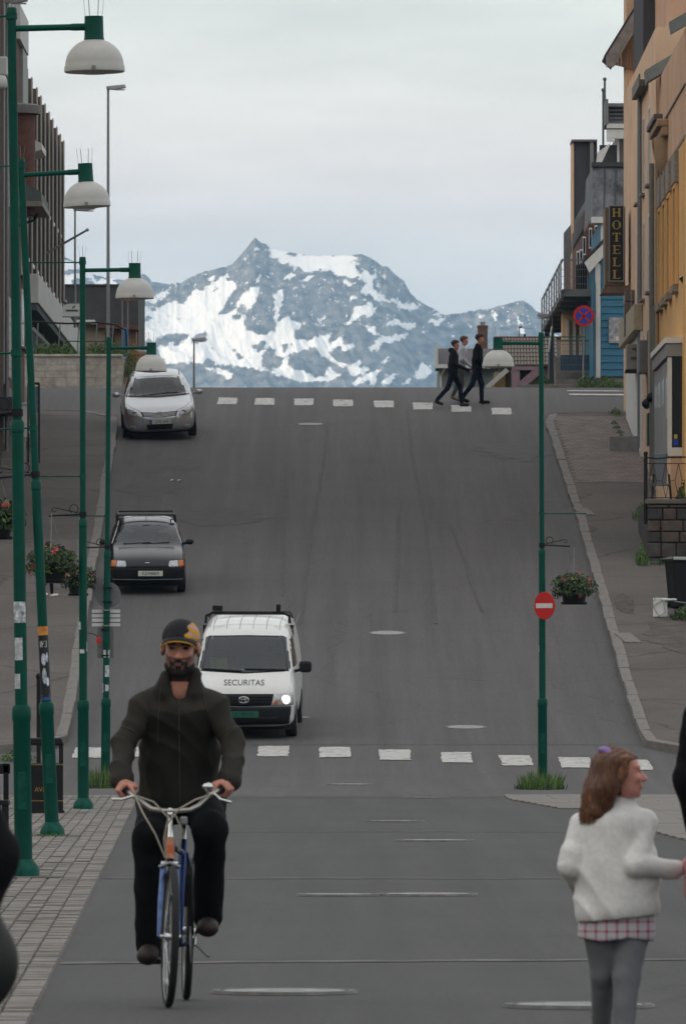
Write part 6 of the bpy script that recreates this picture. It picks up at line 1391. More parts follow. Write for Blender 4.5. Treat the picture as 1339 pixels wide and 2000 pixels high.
# --- dark hatchback with roof bars
NAVY = mat('dark_navy_paint', (.006, .007, .012), .2, 0.0, var=.1, coat=.25, spec=.3)
cf = thing('black_hatchback', 'small black hatchback with roof rack driving down the hill', 'car')
st = [(-1.90, sec(.60, .36, .47, .52, .57, .55, .52)), (-1.86, sec(.72, .24, .48, .60, .70, .63, .62)), (-1.76, sec(.775, .20, .50, .69, .765, .74, .70)), (-1.4, sec(.79, .2, .52, .78, .775, .84, .70)), (-1.0, sec(.795, .2, .54, .83, .775, .90, .71)), (-.80, sec(.795, .2, .55, .85, .775, .94, .72)),
      (-.40, sec(.795, .2, .55, .88, .775, 1.20, .63)), (-.05, sec(.795, .2, .55, .89, .775, 1.345, .58)), (.5, sec(.795, .2, .55, .90, .775, 1.38, .58)), (1.2, sec(.79, .2, .55, .90, .77, 1.36, .57)), (1.7, sec(.77, .22, .55, .88, .74, 1.15, .56)), (1.85, sec(.7, .3, .55, .8, .68, .9, .56))]
shell, bv = car_shell('body', NAVY, cf, st)
fpatch(bv, 'windscreen', CARGL, cf, [(-.55, 1.29), (0, 1.31), (.55, 1.29)], [(-.70, .94), (-.3, .925), (.3, .925), (.70, .94)], .005, 16, 8, thick=0)
cut_glass(shell, lambda c, n: inpoly(c.x, c.z, [(-.65, .97), (.65, .97), (.51, 1.27), (-.51, 1.27)]) and -1.1 < c.y < .3)
pline(bv, 'windscreen_seal', CHROME, cf, [(-.715, .94), (-.565, 1.30)], .008, off=.008); pline(bv, 'windscreen_seal', CHROME, cf, [(.715, .94), (.565, 1.30)], .008, off=.008)
for s in (-.28, .12): pline(bv, 'wiper', BLACK, cf, [(s - .2, .955), (s + .35, .975)], .01, off=.03)
fpatch(bv, 'grille_slot', BLACK, cf, [(-.44, .605), (.44, .605)], [(-.44, .565), (.44, .565)], .01, 10, 3)
for s in (-1, 1):
    fpatch(bv, 'headlight', LENS, cf, [(s * .45, .69), (s * .62, .70)], [(s * .42, .575), (s * .63, .58)], .010, 8, 5); fpatch(bv, 'indicator', AMB, cf, [(s * .635, .70), (s * .73, .70)], [(s * .64, .58), (s * .745, .585)], .010, 5, 4)
    mirror(cf, s, .80, -.55, .96, BLACK, .17, .12); wheel(cf, s * .70, -1.22, .285, .17); wheel(cf, s * .70, 1.22, .285, .17)
    fpatch(bv, 'side_window', CARGL2, cf, [(-.4, 1.22), (0, 1.29), (.9, 1.30), (1.3, 1.25)], [(-.65, .95), (.3, .94), (1.0, .95), (1.4, .97)], .004, 12, 5, 'left' if s < 0 else 'right', 0)
fpatch(bv, 'bumper', mat('black_plastic', (.010, .010, .011), .6, var=.15, spec=.12), cf, [(-.745, .565), (0, .565), (.745, .565)], [(-.74, .26), (0, .25), (.74, .26)], .022, 18, 6); pline(bv, 'bumper_line', GREY, cf, [(-.70, .33), (0, .32), (.70, .33)], .006, off=.04)
plate(cf, .06, -1.955, .45, 'KZ44869', .50, .105)
mb = MB(); c0 = cast(bv, Vector((0, -6, .655)), Vector((0, 1, 0)), .012); mb.ell(c0, (.05, .006, .018), 12, 6); mb.build('badge', CHROME, cf)
for y in (.15, 1.0):
    mb = MB(); mb.bar((-.60, y, 1.445), (.60, y, 1.445), .05, .03); mb.bar((-.60, y, 1.30), (-.58, y, 1.455), .05, .04); mb.bar((.60, y, 1.30), (.58, y, 1.455), .05, .04); mb.build('roof_rack_bar', BLACK, cf)
for x in (-.58, .58): part('roof_rack_rail', BLACK, cf, (x - .02, x + .02, .15, 1.0, 1.43, 1.46))
mb = MB(); mb.tube([(0, .02, 1.35), (0, .08, 1.46)], .006, 5); mb.build('aerial', BLACK, cf)
seats(cf, .28, .46, (-.33, .33), .56); interior(cf, None, .93, -.7, 0, .62); part('underbody', DARKIN, cf, (-.70, .70, -1.6, 1.6, .16, .3))
mb = MB(); c0 = cast(bv, Vector((0, -6, 1.25)), Vector((0, 1, 0)), -.05); mb.ell(c0, (.11, .02, .035), 12, 6); mb.build('rear_view_mirror', BLACK, cf)
DBLK = place(cf, 288, 1160, R(2.0), 0, -1.6)

# --- white security van with roof bar and lit headlamp
VWH = mat('van_white', (.66, .66, .65), .3, var=.04, coat=.4, spec=.45)
vn = thing('white_van', 'white security van with roof rack and lit headlamp behind the cyclist', 'van')
st = [(-2.20, sec(.62, .40, .50, .62, .60, .70, .56)), (-2.15, sec(.80, .26, .52, .72, .80, .82, .74)), (-2.05, sec(.88, .22, .55, .84, .88, .94, .80)), (-1.85, sec(.895, .2, .58, .94, .885, 1.06, .80)), (-1.60, sec(.90, .2, .60, 1.02, .89, 1.20, .80)),
      (-1.25, sec(.90, .2, .62, 1.12, .885, 1.55, .78)), (-.85, sec(.90, .2, .62, 1.16, .88, 1.84, .76)), (-.5, sec(.90, .2, .62, 1.18, .88, 1.925, .75)), (.2, sec(.90, .2, .62, 1.18, .88, 1.95, .75)), (1.6, sec(.90, .2, .62, 1.18, .88, 1.94, .75)), (2.3, sec(.89, .22, .62, 1.18, .87, 1.90, .74)), (2.42, sec(.86, .3, .62, 1.15, .84, 1.8, .72))]
shell, bv = car_shell('body', VWH, vn, st)
fpatch(bv, 'windscreen_seal', BLACK, vn, [(-.72, 1.73), (0, 1.745), (.72, 1.73)], [(-.84, 1.165), (0, 1.125), (.84, 1.165)], .003, 18, 10, thick=0)
sl = bpy.data.objects[vn.children[-1].name]
cut_glass(sl, lambda c, n: inpoly(c.x, c.z, [(-.77, 1.21), (.77, 1.21), (.68, 1.69), (-.68, 1.69)]))
cut_glass(shell, lambda c, n: inpoly(c.x, c.z, [(-.80, 1.18), (.80, 1.18), (.70, 1.71), (-.70, 1.71)]) and -2.2 < c.y < -.2)
fpatch(bv, 'windscreen', CARGL, vn, [(-.70, 1.71), (0, 1.725), (.70, 1.71)], [(-.81, 1.185), (0, 1.15), (.81, 1.185)], .007, 16, 8, thick=0)
for a, b in (((-.72, 1.20), (-.05, 1.165)), ((.0, 1.20), (.70, 1.185))): pline(bv, 'wiper', BLACK, vn, [a, b], .014, off=.03)
fpatch(bv, 'grille', BLACK, vn, [(-.52, .80), (0, .80), (.52, .80)], [(-.48, .60), (0, .585), (.48, .60)], .010, 14, 5)
for k in range(3): pline(bv, 'grille_bar', MATS['black_plastic'], vn, [(-.48, .75 - k * .05), (.48, .75 - k * .05)], .01, off=.02)
for s in (-1, 1):
    hl = fpatch(bv, 'headlight', LENS, vn, [(s * .57, .80), (s * .72, .815), (s * .85, .82)], [(s * .47, .60), (s * .70, .60), (s * .86, .61)], .012, 10, 6)
    c0 = cast(bv, Vector((s * .73, -6, .705)), Vector((0, 1, 0)), .028)
    mb = MB(); mb.lathe([(.001, .012), (.055, .008), (.078, -.004)], 20, c0, M=Matrix.Rotation(R(90), 4, 'X'))
    mb.build('lamp_bulb', mat('lit_headlamp', (1, .9, .75), .3, emit=((1.0, .84, .60), 2.4)), hl, smooth=True)
    mb = MB(); c1 = cast(bv, Vector((s * .56, -6, .655)), Vector((0, 1, 0)), .025); mb.ell(c1, (.04, .008, .035), 10, 6); mb.build('indicator', AMB, hl)
    mr_ = bpy.data.objects.new('mirror', None); COL.objects.link(mr_); mr_.parent = vn; part('housing', BLACK, mr_, (s * 1.05 - .11, s * 1.05 + .11, -1.58, -1.42, 1.13, 1.33), bevel=.05); mb = MB(); mb.bar((s * .86, -1.5, 1.15), (s * .98, -1.5, 1.18), .05, .05); mb.build('stalk', BLACK, mr_)
    wheel(vn, s * .80, -1.35, .32, .20); wheel(vn, s * .80, 1.45, .32, .20)
    fpatch(bv, 'side_window', CARGL2, vn, [(-1.0, 1.66), (-.3, 1.72)], [(-1.45, 1.22), (-.3, 1.20)], .004, 8, 5, 'left' if s < 0 else 'right', 0)
    pline(bv, 'panel_line', mat('panel_gap', (.2, .2, .2), .7), vn, [(s * .845, 1.15), (s * .86, .82)], .004, off=.002)
fpatch(bv, 'bumper', mat('dark_bumper', (.016, .018, .021), .6, var=.2, spec=.15), vn, [(-.885, .59), (0, .575), (.885, .59)], [(-.86, .28), (0, .26), (.86, .28)], .03, 20, 6); fpatch(bv, 'lower_grille', BLACK, vn, [(-.6, .40), (.6, .40)], [(-.58, .30), (.58, .30)], .05, 12, 3)
plate(vn, -.0, -2.262, .45, 'UL 88190', .52, .11, mat('plate_green', (.004, .11, .062), .5), PTXT)
put_text(bv, vn, 'lettering', mat('grey_print', (.10, .10, .11), .5), 'SECURITAS', .125, .0, .985, 1.15)
mb = MB(); c0 = cast(bv, Vector((0, -6, .70)), Vector((0, 1, 0)), .03)
for (rx, rz, dz) in ((.085, .055, 0), (.034, .052, 0), (.078, .02, .028)): mb.tube([(rx * math.cos(k * .393), c0.y, c0.z + dz + rz * math.sin(k * .393)) for k in range(17)], .009, 6)
mb.build('emblem', CHROME, vn, smooth=True)
for k in range(6): x = -.58 + k * .232; pline(bv, 'roof_rib', mat('rib_line', (.36, .36, .36), .6), vn, [(x, -.80), (x, 1.0)], .006, 'top', .003)
mb = MB(); mb.tube([(-.74, -.25, 1.90), (-.73, -.25, 2.03), (-.62, -.25, 2.085), (.62, -.25, 2.085), (.73, -.25, 2.03), (.74, -.25, 1.90)], .027, 8); mb.build('roof_bar', BLACK, vn, smooth=True)
mb = MB(); mb.tube([(-.74, 1.2, 1.90), (-.70, 1.2, 1.99), (.70, 1.2, 1.99), (.74, 1.2, 1.90)], .022, 8); mb.build('roof_bar', BLACK, vn, smooth=True)
part('spotlight', BLACK, vn, (-.62, -.44, -.34, -.2, 2.12, 2.22), bevel=.02); part('spotlight', BLACK, vn, (.50, .58, -.32, -.2, 2.11, 2.24), bevel=.02)
part('wind_deflector', mat('dark_tint', (.10, .085, .075), .4), vn, (-.70, .70, 1.0, 1.02, 1.96, 2.0))
mb = MB(); mb.tube([(.80, -.6, 1.80), (.92, -.45, 2.10)], .006, 4); mb.build('aerial', GREY, vn)
seats(vn, -.45, .78, (-.45, .45), .62); interior(vn, None, 1.14, -1.5, 0, .75); part('bulkhead', DARKIN, vn, (-.80, .80, .0, .03, .4, 1.85)); part('hi_vis_vest', mat('hi_vis', (.30, .42, .06), .7, var=.3), vn, (-.66, -.34, -.53, -.47, 1.0, 1.32), bevel=.03)
part('underbody', DARKIN, vn, (-.80, .80, -1.9, 2.1, .16, .35))
DVAN = place(vn, 478, 1441, R(-1.5), 0, -1.7)
# ---------------------------------------------------------------- organic forms: smooth union of tapered limbs, meshed in one piece
def V(*a): return np.array(a, float)
def sdf_mesh(prims, h, disp=None, clip=None):
    lo = np.full(3, 1e9); hi = -lo
    for p in prims:
        if p[0] == 'c': r = max(p[3], p[4]); lo = np.minimum(lo, np.minimum(p[1], p[2]) - r); hi = np.maximum(hi, np.maximum(p[1], p[2]) + r)
        elif p[0] == 'e': r = max(p[2]); lo = np.minimum(lo, np.array(p[1]) - r); hi = np.maximum(hi, np.array(p[1]) + r)
    lo -= .03; hi += .03
    n = np.ceil((hi - lo) / h).astype(int) + 1
    ax = [lo[i] + h * np.arange(n[i]) for i in range(3)]
    G = np.full(n, .5, np.float32)
    for p in prims:
        k = p[-1] if p[0] in 'ce' else p[-1]
        sub = p[0] in ('-e', '-c')
        if p[0].endswith('c'): a, b = np.array(p[1], float), np.array(p[2], float); r = max(p[3], p[4]); l2, h2 = np.minimum(a, b) - r, np.maximum(a, b) + r
        else: c = np.array(p[1], float); r = max(p[2]); l2, h2 = c - r, c + r
        m = k + 3 * h
        i0 = np.clip(np.floor((l2 - m - lo) / h).astype(int), 0, n - 1); i1 = np.clip(np.ceil((h2 + m - lo) / h).astype(int) + 1, 1, n)
        sl = tuple(slice(i0[q], i1[q]) for q in range(3))
        X, Y, Z = np.meshgrid(ax[0][sl[0]], ax[1][sl[1]], ax[2][sl[2]], indexing='ij')
        if p[0].endswith('c'):
            ab = b - a; L = max(ab @ ab, 1e-9); t = np.clip(((X - a[0]) * ab[0] + (Y - a[1]) * ab[1] + (Z - a[2]) * ab[2]) / L, 0, 1)
            d = np.sqrt((X - a[0] - t * ab[0]) ** 2 + (Y - a[1] - t * ab[1]) ** 2 + (Z - a[2] - t * ab[2]) ** 2) - (p[3] + (p[4] - p[3]) * t)
        else:
            x, y, z = X - c[0], Y - c[1], Z - c[2]
            if p[3] is not None:
                Mx = p[3]; x, y, z = Mx[0][0] * x + Mx[1][0] * y + Mx[2][0] * z, Mx[0][1] * x + Mx[1][1] * y + Mx[2][1] * z, Mx[0][2] * x + Mx[1][2] * y + Mx[2][2] * z
            rx, ry, rz = p[2]; k0 = np.sqrt((x / rx) ** 2 + (y / ry) ** 2 + (z / rz) ** 2); k1 = np.sqrt((x / rx ** 2) ** 2 + (y / ry ** 2) ** 2 + (z / rz ** 2) ** 2) + 1e-9
            d = k0 * (k0 - 1) / k1
        g = G[sl]; kk = max(k, 1e-4)
        if sub:
            d = -d; hh = np.clip(.5 - .5 * (g - d) / kk, 0, 1); G[sl] = g * (1 - hh) + d * hh + kk * hh * (1 - hh)
        else:
            hh = np.clip(.5 + .5 * (g - d) / kk, 0, 1); G[sl] = g * (1 - hh) + d * hh - kk * hh * (1 - hh)
    if disp is not None or clip is not None:
        X, Y, Z = np.meshgrid(*ax, indexing='ij')
        if disp is not None: G = G + disp(X, Y, Z)
        if clip is not None: G = np.maximum(G, clip(X, Y, Z))
    ins = G < 0
    c8 = np.zeros(np.array(ins.shape) - 1, int)
    for dx in (0, 1):
        for dy in (0, 1):
            for dz in (0, 1): c8 += ins[dx:ins.shape[0] - 1 + dx, dy:ins.shape[1] - 1 + dy, dz:ins.shape[2] - 1 + dz]
    act = (c8 > 0) & (c8 < 8); I = np.argwhere(act); idx = np.full(act.shape, -1, int); idx[act] = np.arange(len(I))
    acc = np.zeros((len(I), 3)); cnt = np.zeros(len(I))
    for e in ((0, 0, 0, 0), (0, 1, 0, 0), (0, 0, 1, 0), (0, 1, 1, 0), (1, 0, 0, 0), (1, 1, 0, 0), (1, 0, 0, 1), (1, 1, 0, 1), (2, 0, 0, 0), (2, 1, 0, 0), (2, 0, 1, 0), (2, 1, 1, 0)):
        a = e[0]
        o = {0: (0, e[1], e[2]), 1: (e[1], 0, e[3]), 2: (e[1], e[2], 0)}[a]
        P0 = I + np.array(o); P1 = P0.copy(); P1[:, a] += 1
        g0 = G[P0[:, 0], P0[:, 1], P0[:, 2]]; g1 = G[P1[:, 0], P1[:, 1], P1[:, 2]]
        m = (g0 < 0) != (g1 < 0); t = np.where(m, g0 / np.where(m, g0 - g1, 1), 0)
        pos = P0.astype(float); pos[:, a] += t; acc += pos * m[:, None]; cnt += m
    vs = acc / np.maximum(cnt, 1)[:, None] * h + lo
    fs = []
    for a in range(3):
        b, c = (a + 1) % 3, (a + 2) % 3
        s0 = [slice(None)] * 3; s1 = [slice(None)] * 3; s0[a] = slice(0, -1); s1[a] = slice(1, None)
        ch = ins[tuple(s0)] != ins[tuple(s1)]; E = np.argwhere(ch)
        ok = (E[:, b] > 0) & (E[:, c] > 0) & (E[:, b] < act.shape[b]) & (E[:, c] < act.shape[c]); E = E[ok]
        q = []
        for db, dc in ((-1, -1), (0, -1), (0, 0), (-1, 0)):
            C = E.copy(); C[:, b] += db; C[:, c] += dc; q.append(idx[C[:, 0], C[:, 1], C[:, 2]])
        q = np.stack(q, 1); fl = ~ins[E[:, 0], E[:, 1], E[:, 2]]; q[fl] = q[fl][:, ::-1]; fs.append(q)
    fs = np.concatenate(fs)
    return vs, fs
def sdf_obj(name, mats, prims, h, parent=None, disp=None, region=None, clip=None, smooth_it=1):
    vs, fs = sdf_mesh(prims, h, disp, clip)
    me = bpy.data.meshes.new(name); me.vertices.add(len(vs)); me.vertices.foreach_set('co', vs.astype(np.float32).ravel())
    me.loops.add(fs.size); me.loops.foreach_set('vertex_index', fs.astype(np.int32).ravel()); me.polygons.add(len(fs))
    me.polygons.foreach_set('loop_start', np.arange(0, fs.size, 4, dtype=np.int32)); me.polygons.foreach_set('loop_total', np.full(len(fs), 4, np.int32))
    me.update(calc_edges=True); me.validate()
    for m in (mats if isinstance(mats, (list, tuple)) else [mats]): me.materials.append(m)
    me.polygons.foreach_set('use_smooth', np.ones(len(me.polygons), bool))
    if region is not None and len(me.polygons) == len(fs):
        cen = vs[fs].mean(1); me.polygons.foreach_set('material_index', region(cen).astype(np.int32))
    o = obj(name, me, parent)
    if smooth_it:
        m_ = o.modifiers.new('smooth', 'SMOOTH'); m_.factor = .5; m_.iterations = smooth_it * 2
    return o
def folds(amp, sx=11, sz=17, seed=0.0):
    def f(X, Y, Z):
        u = Z * sz + 2.6 * np.sin(X * sx + seed) + 2 * np.sin(Y * 9 + seed * 2); v = X * 23 + Z * 11 + 3 * np.sin(Z * 9 + seed) + 2 * np.sin(Y * 12)
        m = .5 + .5 * np.sin(X * 9 + Y * 7 + Z * 5 + seed)
        return (amp * 1.5 * (np.sqrt(np.abs(np.sin(u))) - .7) * m + amp * (np.sqrt(np.abs(np.sin(v))) - .7) * (1 - m)).astype(np.float32)
    return f
def rot3(yaw=0, pitch=0, roll=0): return np.array((Matrix.Rotation(yaw, 3, 'Z') @ Matrix.Rotation(pitch, 3, 'X') @ Matrix.Rotation(roll, 3, 'Y')))
def head_prims(c, M, s=1.0, ear=True, male=True):
    c = np.array(c, float); T = lambda *p: c + M @ (np.array(p) * s); q = [r for r in ()]
    E = lambda p, r, k=.015: ('e', T(*p), tuple(np.array(r) * s), M, k * s); C = lambda a, b, r0, r1, k=.012: ('c', T(*a), T(*b), r0 * s, r1 * s, k * s)
    j = 1.0 if male else .86
    pr = [E((0, .012, .035), (.077, .096, .09)), E((0, -.018, -.03), (.064, .072, .086), .02), C((-.032 * j, -.025, -.078), (.032 * j, -.025, -.078), .036 * j, .036 * j, .02), E((0, -.06, -.102), (.024 * j, .02, .019), .02),
          C((0, -.084, .004), (0, -.108, -.034), .008, .0135, .012), C((-.012, -.098, -.038), (.012, -.098, -.038), .008, .008, .006), C((-.045, -.072, .026), (.045, -.072, .026), .012, .012, .014), E((-.036, -.064, -.026), (.022, .02, .022)), E((.036, -.064, -.026), (.022, .02, .022)),
          ('-e', T(-.031, -.098, .006), tuple(np.array((.017, .016, .0095)) * s), M, .008 * s), ('-e', T(.031, -.098, .006), tuple(np.array((.017, .016, .0095)) * s), M, .008 * s),
          E((-.031, -.08, .005), (.013, .011, .010), .003), E((.031, -.08, .005), (.013, .011, .010), .003),
          C((-.02, -.082, -.062), (.02, -.082, -.062), .0085, .0085, .006), C((-.017, -.082, -.073), (.017, -.082, -.073), .009, .009, .005)]
    if ear: pr += [E((-.08, .014, -.008), (.011, .022, .033), .006), E((.08, .014, -.008), (.011, .022, .033), .006)]
    return pr, T
def hand_prims(w, d, side, s=1.0, curl=.5, palm=None):
    """a relaxed hand hanging from wrist w in direction d; five separate fingers"""
    w = np.array(w, float); d = np.array(d, float); d /= np.linalg.norm(d); n = np.array(palm if palm is not None else (0, 1, 0), float); n -= d * (n @ d); n /= np.linalg.norm(n); r = np.cross(d, n)
    pr = [('c', w, w + d * .03 * s, .026 * s, .026 * s, .02), ('e', w + d * .055 * s, (.028 * s, .04 * s, .016 * s), np.stack([r, d, n], 1), .015)]
    for i, (o, L) in enumerate(((-.027, .066), (-.009, .076), (.009, .072), (.026, .056))):
        b = w + d * .09 * s + r * o * s; m = b + (d * math.cos(curl) + n * math.sin(curl)) * L * .55 * s; t = m + (d * math.cos(curl * 2.2) + n * math.sin(curl * 2.2)) * L * .5 * s
        pr += [('c', b, m, .0088 * s, .0082 * s, .004), ('c', m, t, .0082 * s, .0066 * s, .003)]
    b = w + d * .03 * s + r * side * .026 * s; m = b + (d * .6 + r * side * .6 + n * .4) * .035 * s; t = m + (d * .9 + n * .35) * .032 * s
    pr += [('c', b, m, .012 * s, .010 * s, .006), ('c', m, t, .010 * s, .0075 * s, .003)]
    return pr
def fist_prims(c, ax, fwd, s=1.0):
    """a hand closed round a bar: c on the bar, ax along it, fwd the way the knuckles face"""
    c = np.array(c, float); a = np.array(ax, float); a /= np.linalg.norm(a); f = np.array(fwd, float); f -= a * (f @ a); f /= np.linalg.norm(f); u = np.cross(a, f); u = u if u[2] > 0 else -u
    pr = [('e', c + u * .026 * s - f * .022 * s, (.042 * s, .034 * s, .020 * s), np.stack([a, f, u], 1), .015)]
    for i, (o, L) in enumerate(((-.031, 1.0), (-.0105, 1.08), (.0105, 1.04), (.031, .9))):
        k = c + a * o * s + u * .026 * s + f * .020 * s; m = c + a * o * s + f * .040 * L * s - u * .004 * s; t = c + a * o * s + f * .016 * s - u * .031 * L * s; e = c + a * o * s - f * .012 * s - u * .026 * s
        pr += [('c', k, m, .0108 * s, .0098 * s, .004), ('c', m, t, .0098 * s, .0088 * s, .003), ('c', t, e, .0088 * s, .007 * s, .003)]
    return pr, u
SKIN = mat('skin', (.42, .20, .145), .55, var=.2, scale=16, col2=(.47, .21, .155), spec=.3); SKINF = mat('fair_skin', (.44, .215, .165), .5, var=.14, scale=14, col2=(.50, .22, .17))
BEARD = mat('black_beard', (.02, .014, .012), .8, var=.4, scale=60, bump=.4, bscale=200); LIP = mat('lip', (.16, .06, .05), .5, var=.1); EYEM = mat('eye_dark', (.012, .01, .01), .15, var=.1)
JACK = mat('dark_olive_jacket', (.030, .027, .023), .8, var=.3, scale=5, bump=.07, bscale=120, spec=.2); TROU = mat('black_trousers', (.006, .007, .009), .9, var=.3, scale=8, spec=.1); SHOE = mat('dark_brown_shoe', (.020, .012, .010), .6, var=.3)
def limb(pr, pts, rs, k=.03):
    for (a, b), (r0, r1) in zip(zip(pts, pts[1:]), zip(rs, rs[1:])): pr.append(('c', np.array(a, float), np.array(b, float), r0, r1, k))
def foot_prims(a, t, s=1.0, r=.038):
    a = np.array(a, float); t = np.array(t, float); return [('c', a, a + (t - a) * .25 - V(0, 0, .03), .038 * s, .040 * s, .02), ('c', a + V(0, 0, -.045) - (t - a) * .18, t - (t - a) * .2, .034 * s, .037 * s, .02), ('e', t - (t - a) * .12 , (.044 * s, .044 * s, .033 * s), None, .02)]

# ---------------------------------------------------------------- the cyclist and the bicycle
YB = 41.1; XBk = PX(340, YB)
bike = thing('bicycle', 'old blue bicycle with chrome handlebar ridden by the bearded man', 'bicycle', (XBk, YB, 0), (0, 0, 0))
FX, RX = -.026, .046; WR = .337; LNF = R(-2.2)
BLU = mat('blue_frame', (.008, .035, .17), .4, .1, var=.2, spec=.3)
def bwheel(x, y, yaw, lean):
    o = bpy.data.objects.new('wheel', None); COL.objects.link(o); o.parent = bike; o.location = (x, y, WR); o.rotation_euler = (0, lean, yaw)
    M = Matrix.Rotation(R(90), 4, 'Y'); mb = MB(); n = 48; pr = []
    mb = MB(); vs = []; fs = []
    for i in range(n):
        a = 2 * math.pi * i / n
        for j in range(10):
            b = 2 * math.pi * j / 10; r = WR - .02 + .02 * math.cos(b); vs.append((.019 * math.sin(b), r * math.cos(a), r * math.sin(a)))
    for i in range(n):
        for j in range(10): fs.append((i * 10 + j, i * 10 + (j + 1) % 10, ((i + 1) % n) * 10 + (j + 1) % 10, ((i + 1) % n) * 10 + j))
    mb.add(vs, fs); mb.build('tyre', RUBBER, o, smooth=True)
    mb = MB(); mb.lathe([(WR - .052, -.010), (WR - .036, -.013), (WR - .036, .013), (WR - .052, .010), (WR - .052, -.010)], n, M=M, cap=False); mb.build('rim', CHROME, o, smooth=True)
    mb = MB(); mb.lathe([(.012, -.05), (.012, -.03), (.024, -.028), (.018, 0), (.024, .028), (.012, .03), (.012, .05)], 12, M=M); mb.build('hub', CHROME, o, smooth=True)
    mb = MB()
    for k in range(28):
        a = 2 * math.pi * k / 28; s = .028 if k % 2 else -.028; a2 = a + (.35 if k % 4 < 2 else -.35)
        mb.tube([(s, .02 * math.cos(a2), .02 * math.sin(a2)), (0, (WR - .05) * math.cos(a), (WR - .05) * math.sin(a))], .0013, 4, cap=False)
    sp = mb.build('spokes', CHROME, o, fix=False); sp['kind'] = 'stuff'
    return o
bwheel(FX + .008, 0, R(5.5), R(1.8)); bwheel(RX, 1.05, R(3.0), R(1.2))
zx = lambda px, d=41.2: PX(px, d) - XBk
HT, HB = V(-.022, .20, .80), V(-.024, .16, .70)
def tb(name, m, pts, r, n=10): mb = MB(); mb.tube(pts, r, n); return mb.build(name, m, bike, smooth=True)
tb('head_tube', mat('cream_orange_sticker', (.40, .30, .22), .45, var=.3, scale=14, col2=(.45, .12, .05)), [HB, HT], .021); mb = MB(); mb.tube([HB + (HT - HB) * .25, HB + (HT - HB) * .62], .0225, 12); mb.build('head_badge', mat('orange_sticker', (.45, .10, .03), .5, var=.2), bike, smooth=True)
BBk = V(.012, .60, .28); ST = V(.03, .86, .78); RA = V(RX, 1.05, WR)
tb('frame_down_tube', BLU, [HB + V(.004, .01, .0), BBk], .017); tb('frame_top_tube', BLU, [HT - V(0, -.01, .03), V(.022, .80, .72)], .015); tb('frame_seat_tube', BLU, [BBk, ST], .016)
for s in (-1, 1):
    tb('chain_stay', BLU, [BBk + V(s * .02, .03, 0), RA + V(s * .055, 0, 0)], .009, 8); tb('seat_stay', BLU, [ST - V(0, 0, .06) + V(s * .015, 0, 0), RA + V(s * .055, 0, 0)], .008, 8)
    tb('fork_blade', mat('fork_blue_chrome', (.08, .13, .30), .3, .4, var=.6, scale=8), [HB + V(s * .03, -.005, -.02), V(FX + s * .040, .06, .5), V(FX + s * .046, .0, WR)], [.013, .012, .009], 8)
tb('fork_crown', CHROME, [HB + V(-.04, -.005, -.02), HB + V(.04, -.005, -.02)], .014); tb('front_brake', GREY, [HB + V(-.05, -.03, -.035), HB + V(0, -.035, -.015), HB + V(.05, -.03, -.035)], .009)
tb('stem', CHROME, [HT, HT + V(0, .03, .12), V(-.022, .16, .93)], [.016, .014, .016]); tb('seat_post', CHROME, [ST, ST + V(0, .03, .14)], .013)
hbp = [V(-.25, .42, 1.03), V(-.225, .33, 1.02), V(-.19, .26, .995), V(-.11, .20, .94), V(-.05, .17, .93), V(.0, .17, .93), V(.07, .18, .935), V(.11, .22, .955), V(.155, .28, 1.0), V(.20, .34, 1.025), V(.245, .43, 1.035)]
tb('handlebar', mat('dull_chrome', (.34, .325, .30), .28, .9, var=.15, scale=9), hbp, .0125)
for a, b in ((V(-.25, .43, 1.03), V(-.222, .325, 1.02)), (V(.245, .44, 1.035), V(.205, .345, 1.026))): tb('grip', RUBBER, [a, b], .018)
mb = MB(); mb.ell((.155, .25, 1.045), (.028, .028, .022), 14, 8); mb.build('bell', CHROME, bike, smooth=True); tb('bell_clamp', CHROME, [(.155, .275, 1.0), (.155, .255, 1.035)], .008)
for s, pts in ((-1, [(-.20, .24, 1.0), (-.25, .26, .985), (-.30, .28, .985)]), (1, [(.185, .30, 1.01), (.215, .27, .985), (.265, .29, .97)])): tb('brake_lever', CHROME, pts, .007)
CAB = mat('cable_beige', (.30, .27, .22), .5)
tb('brake_cable', CAB, [(-.19, .25, 1.0), (-.15, .14, .92), (-.09, .10, .82), (-.045, .12, .71)], .0045, 6); tb('brake_cable', CAB, [(-.18, .25, 1.0), (-.10, .12, .975), (-.03, .10, .90), (-.05, .10, .80), (-.04, .13, .70)], .0045, 6); tb('brake_cable', CAB, [(.18, .30, 1.01), (.10, .14, .985), (.02, .10, .94), (-.04, .10, .86), (-.045, .13, .73)], .0045, 6); tb('brake_cable', CAB, [(.0, .13, .92), (.035, .12, .84), (.02, .15, .74)], .0045, 6)
mb = MB(); mb.box(.025, .06, .13, .19, .865, .905); mb.build('light_bracket', GREY, bike, bevel=.008)
mb = MB(); mb.loft([[(-.06 + .03, .98, .90), (.09, .98, .90), (.09, 1.02, .94), (-.03, 1.02, .94)], [(.0, .72, .91), (.06, .72, .91), (.06, .72, .935), (.0, .72, .935)]]); mb.build('saddle', BLACK, bike, bevel=.01)
mb = MB(); mb.lathe([(.03, -.004), (.09, -.003), (.09, .003), (.03, .004)], 28, BBk + V(.055, 0, 0), M=Matrix.Rotation(R(90), 4, 'Y')); mb.build('chainring', GREY, bike)
PL, PR = V(-.115, .46, .205), V(.135, .74, .345)
tb('crank', CHROME, [BBk + V(-.06, 0, 0), V(-.075, PL[1], PL[2])], .010, 8); tb('crank', CHROME, [BBk + V(.07, 0, 0), V(.085, PR[1], PR[2])], .010, 8)
for q in (PL, PR): mb = MB(); mb.box(q[0] - .045, q[0] + .045, q[1] - .035, q[1] + .035, q[2] - .012, q[2] + .012); mb.build('pedal', BLACK, bike, bevel=.005)
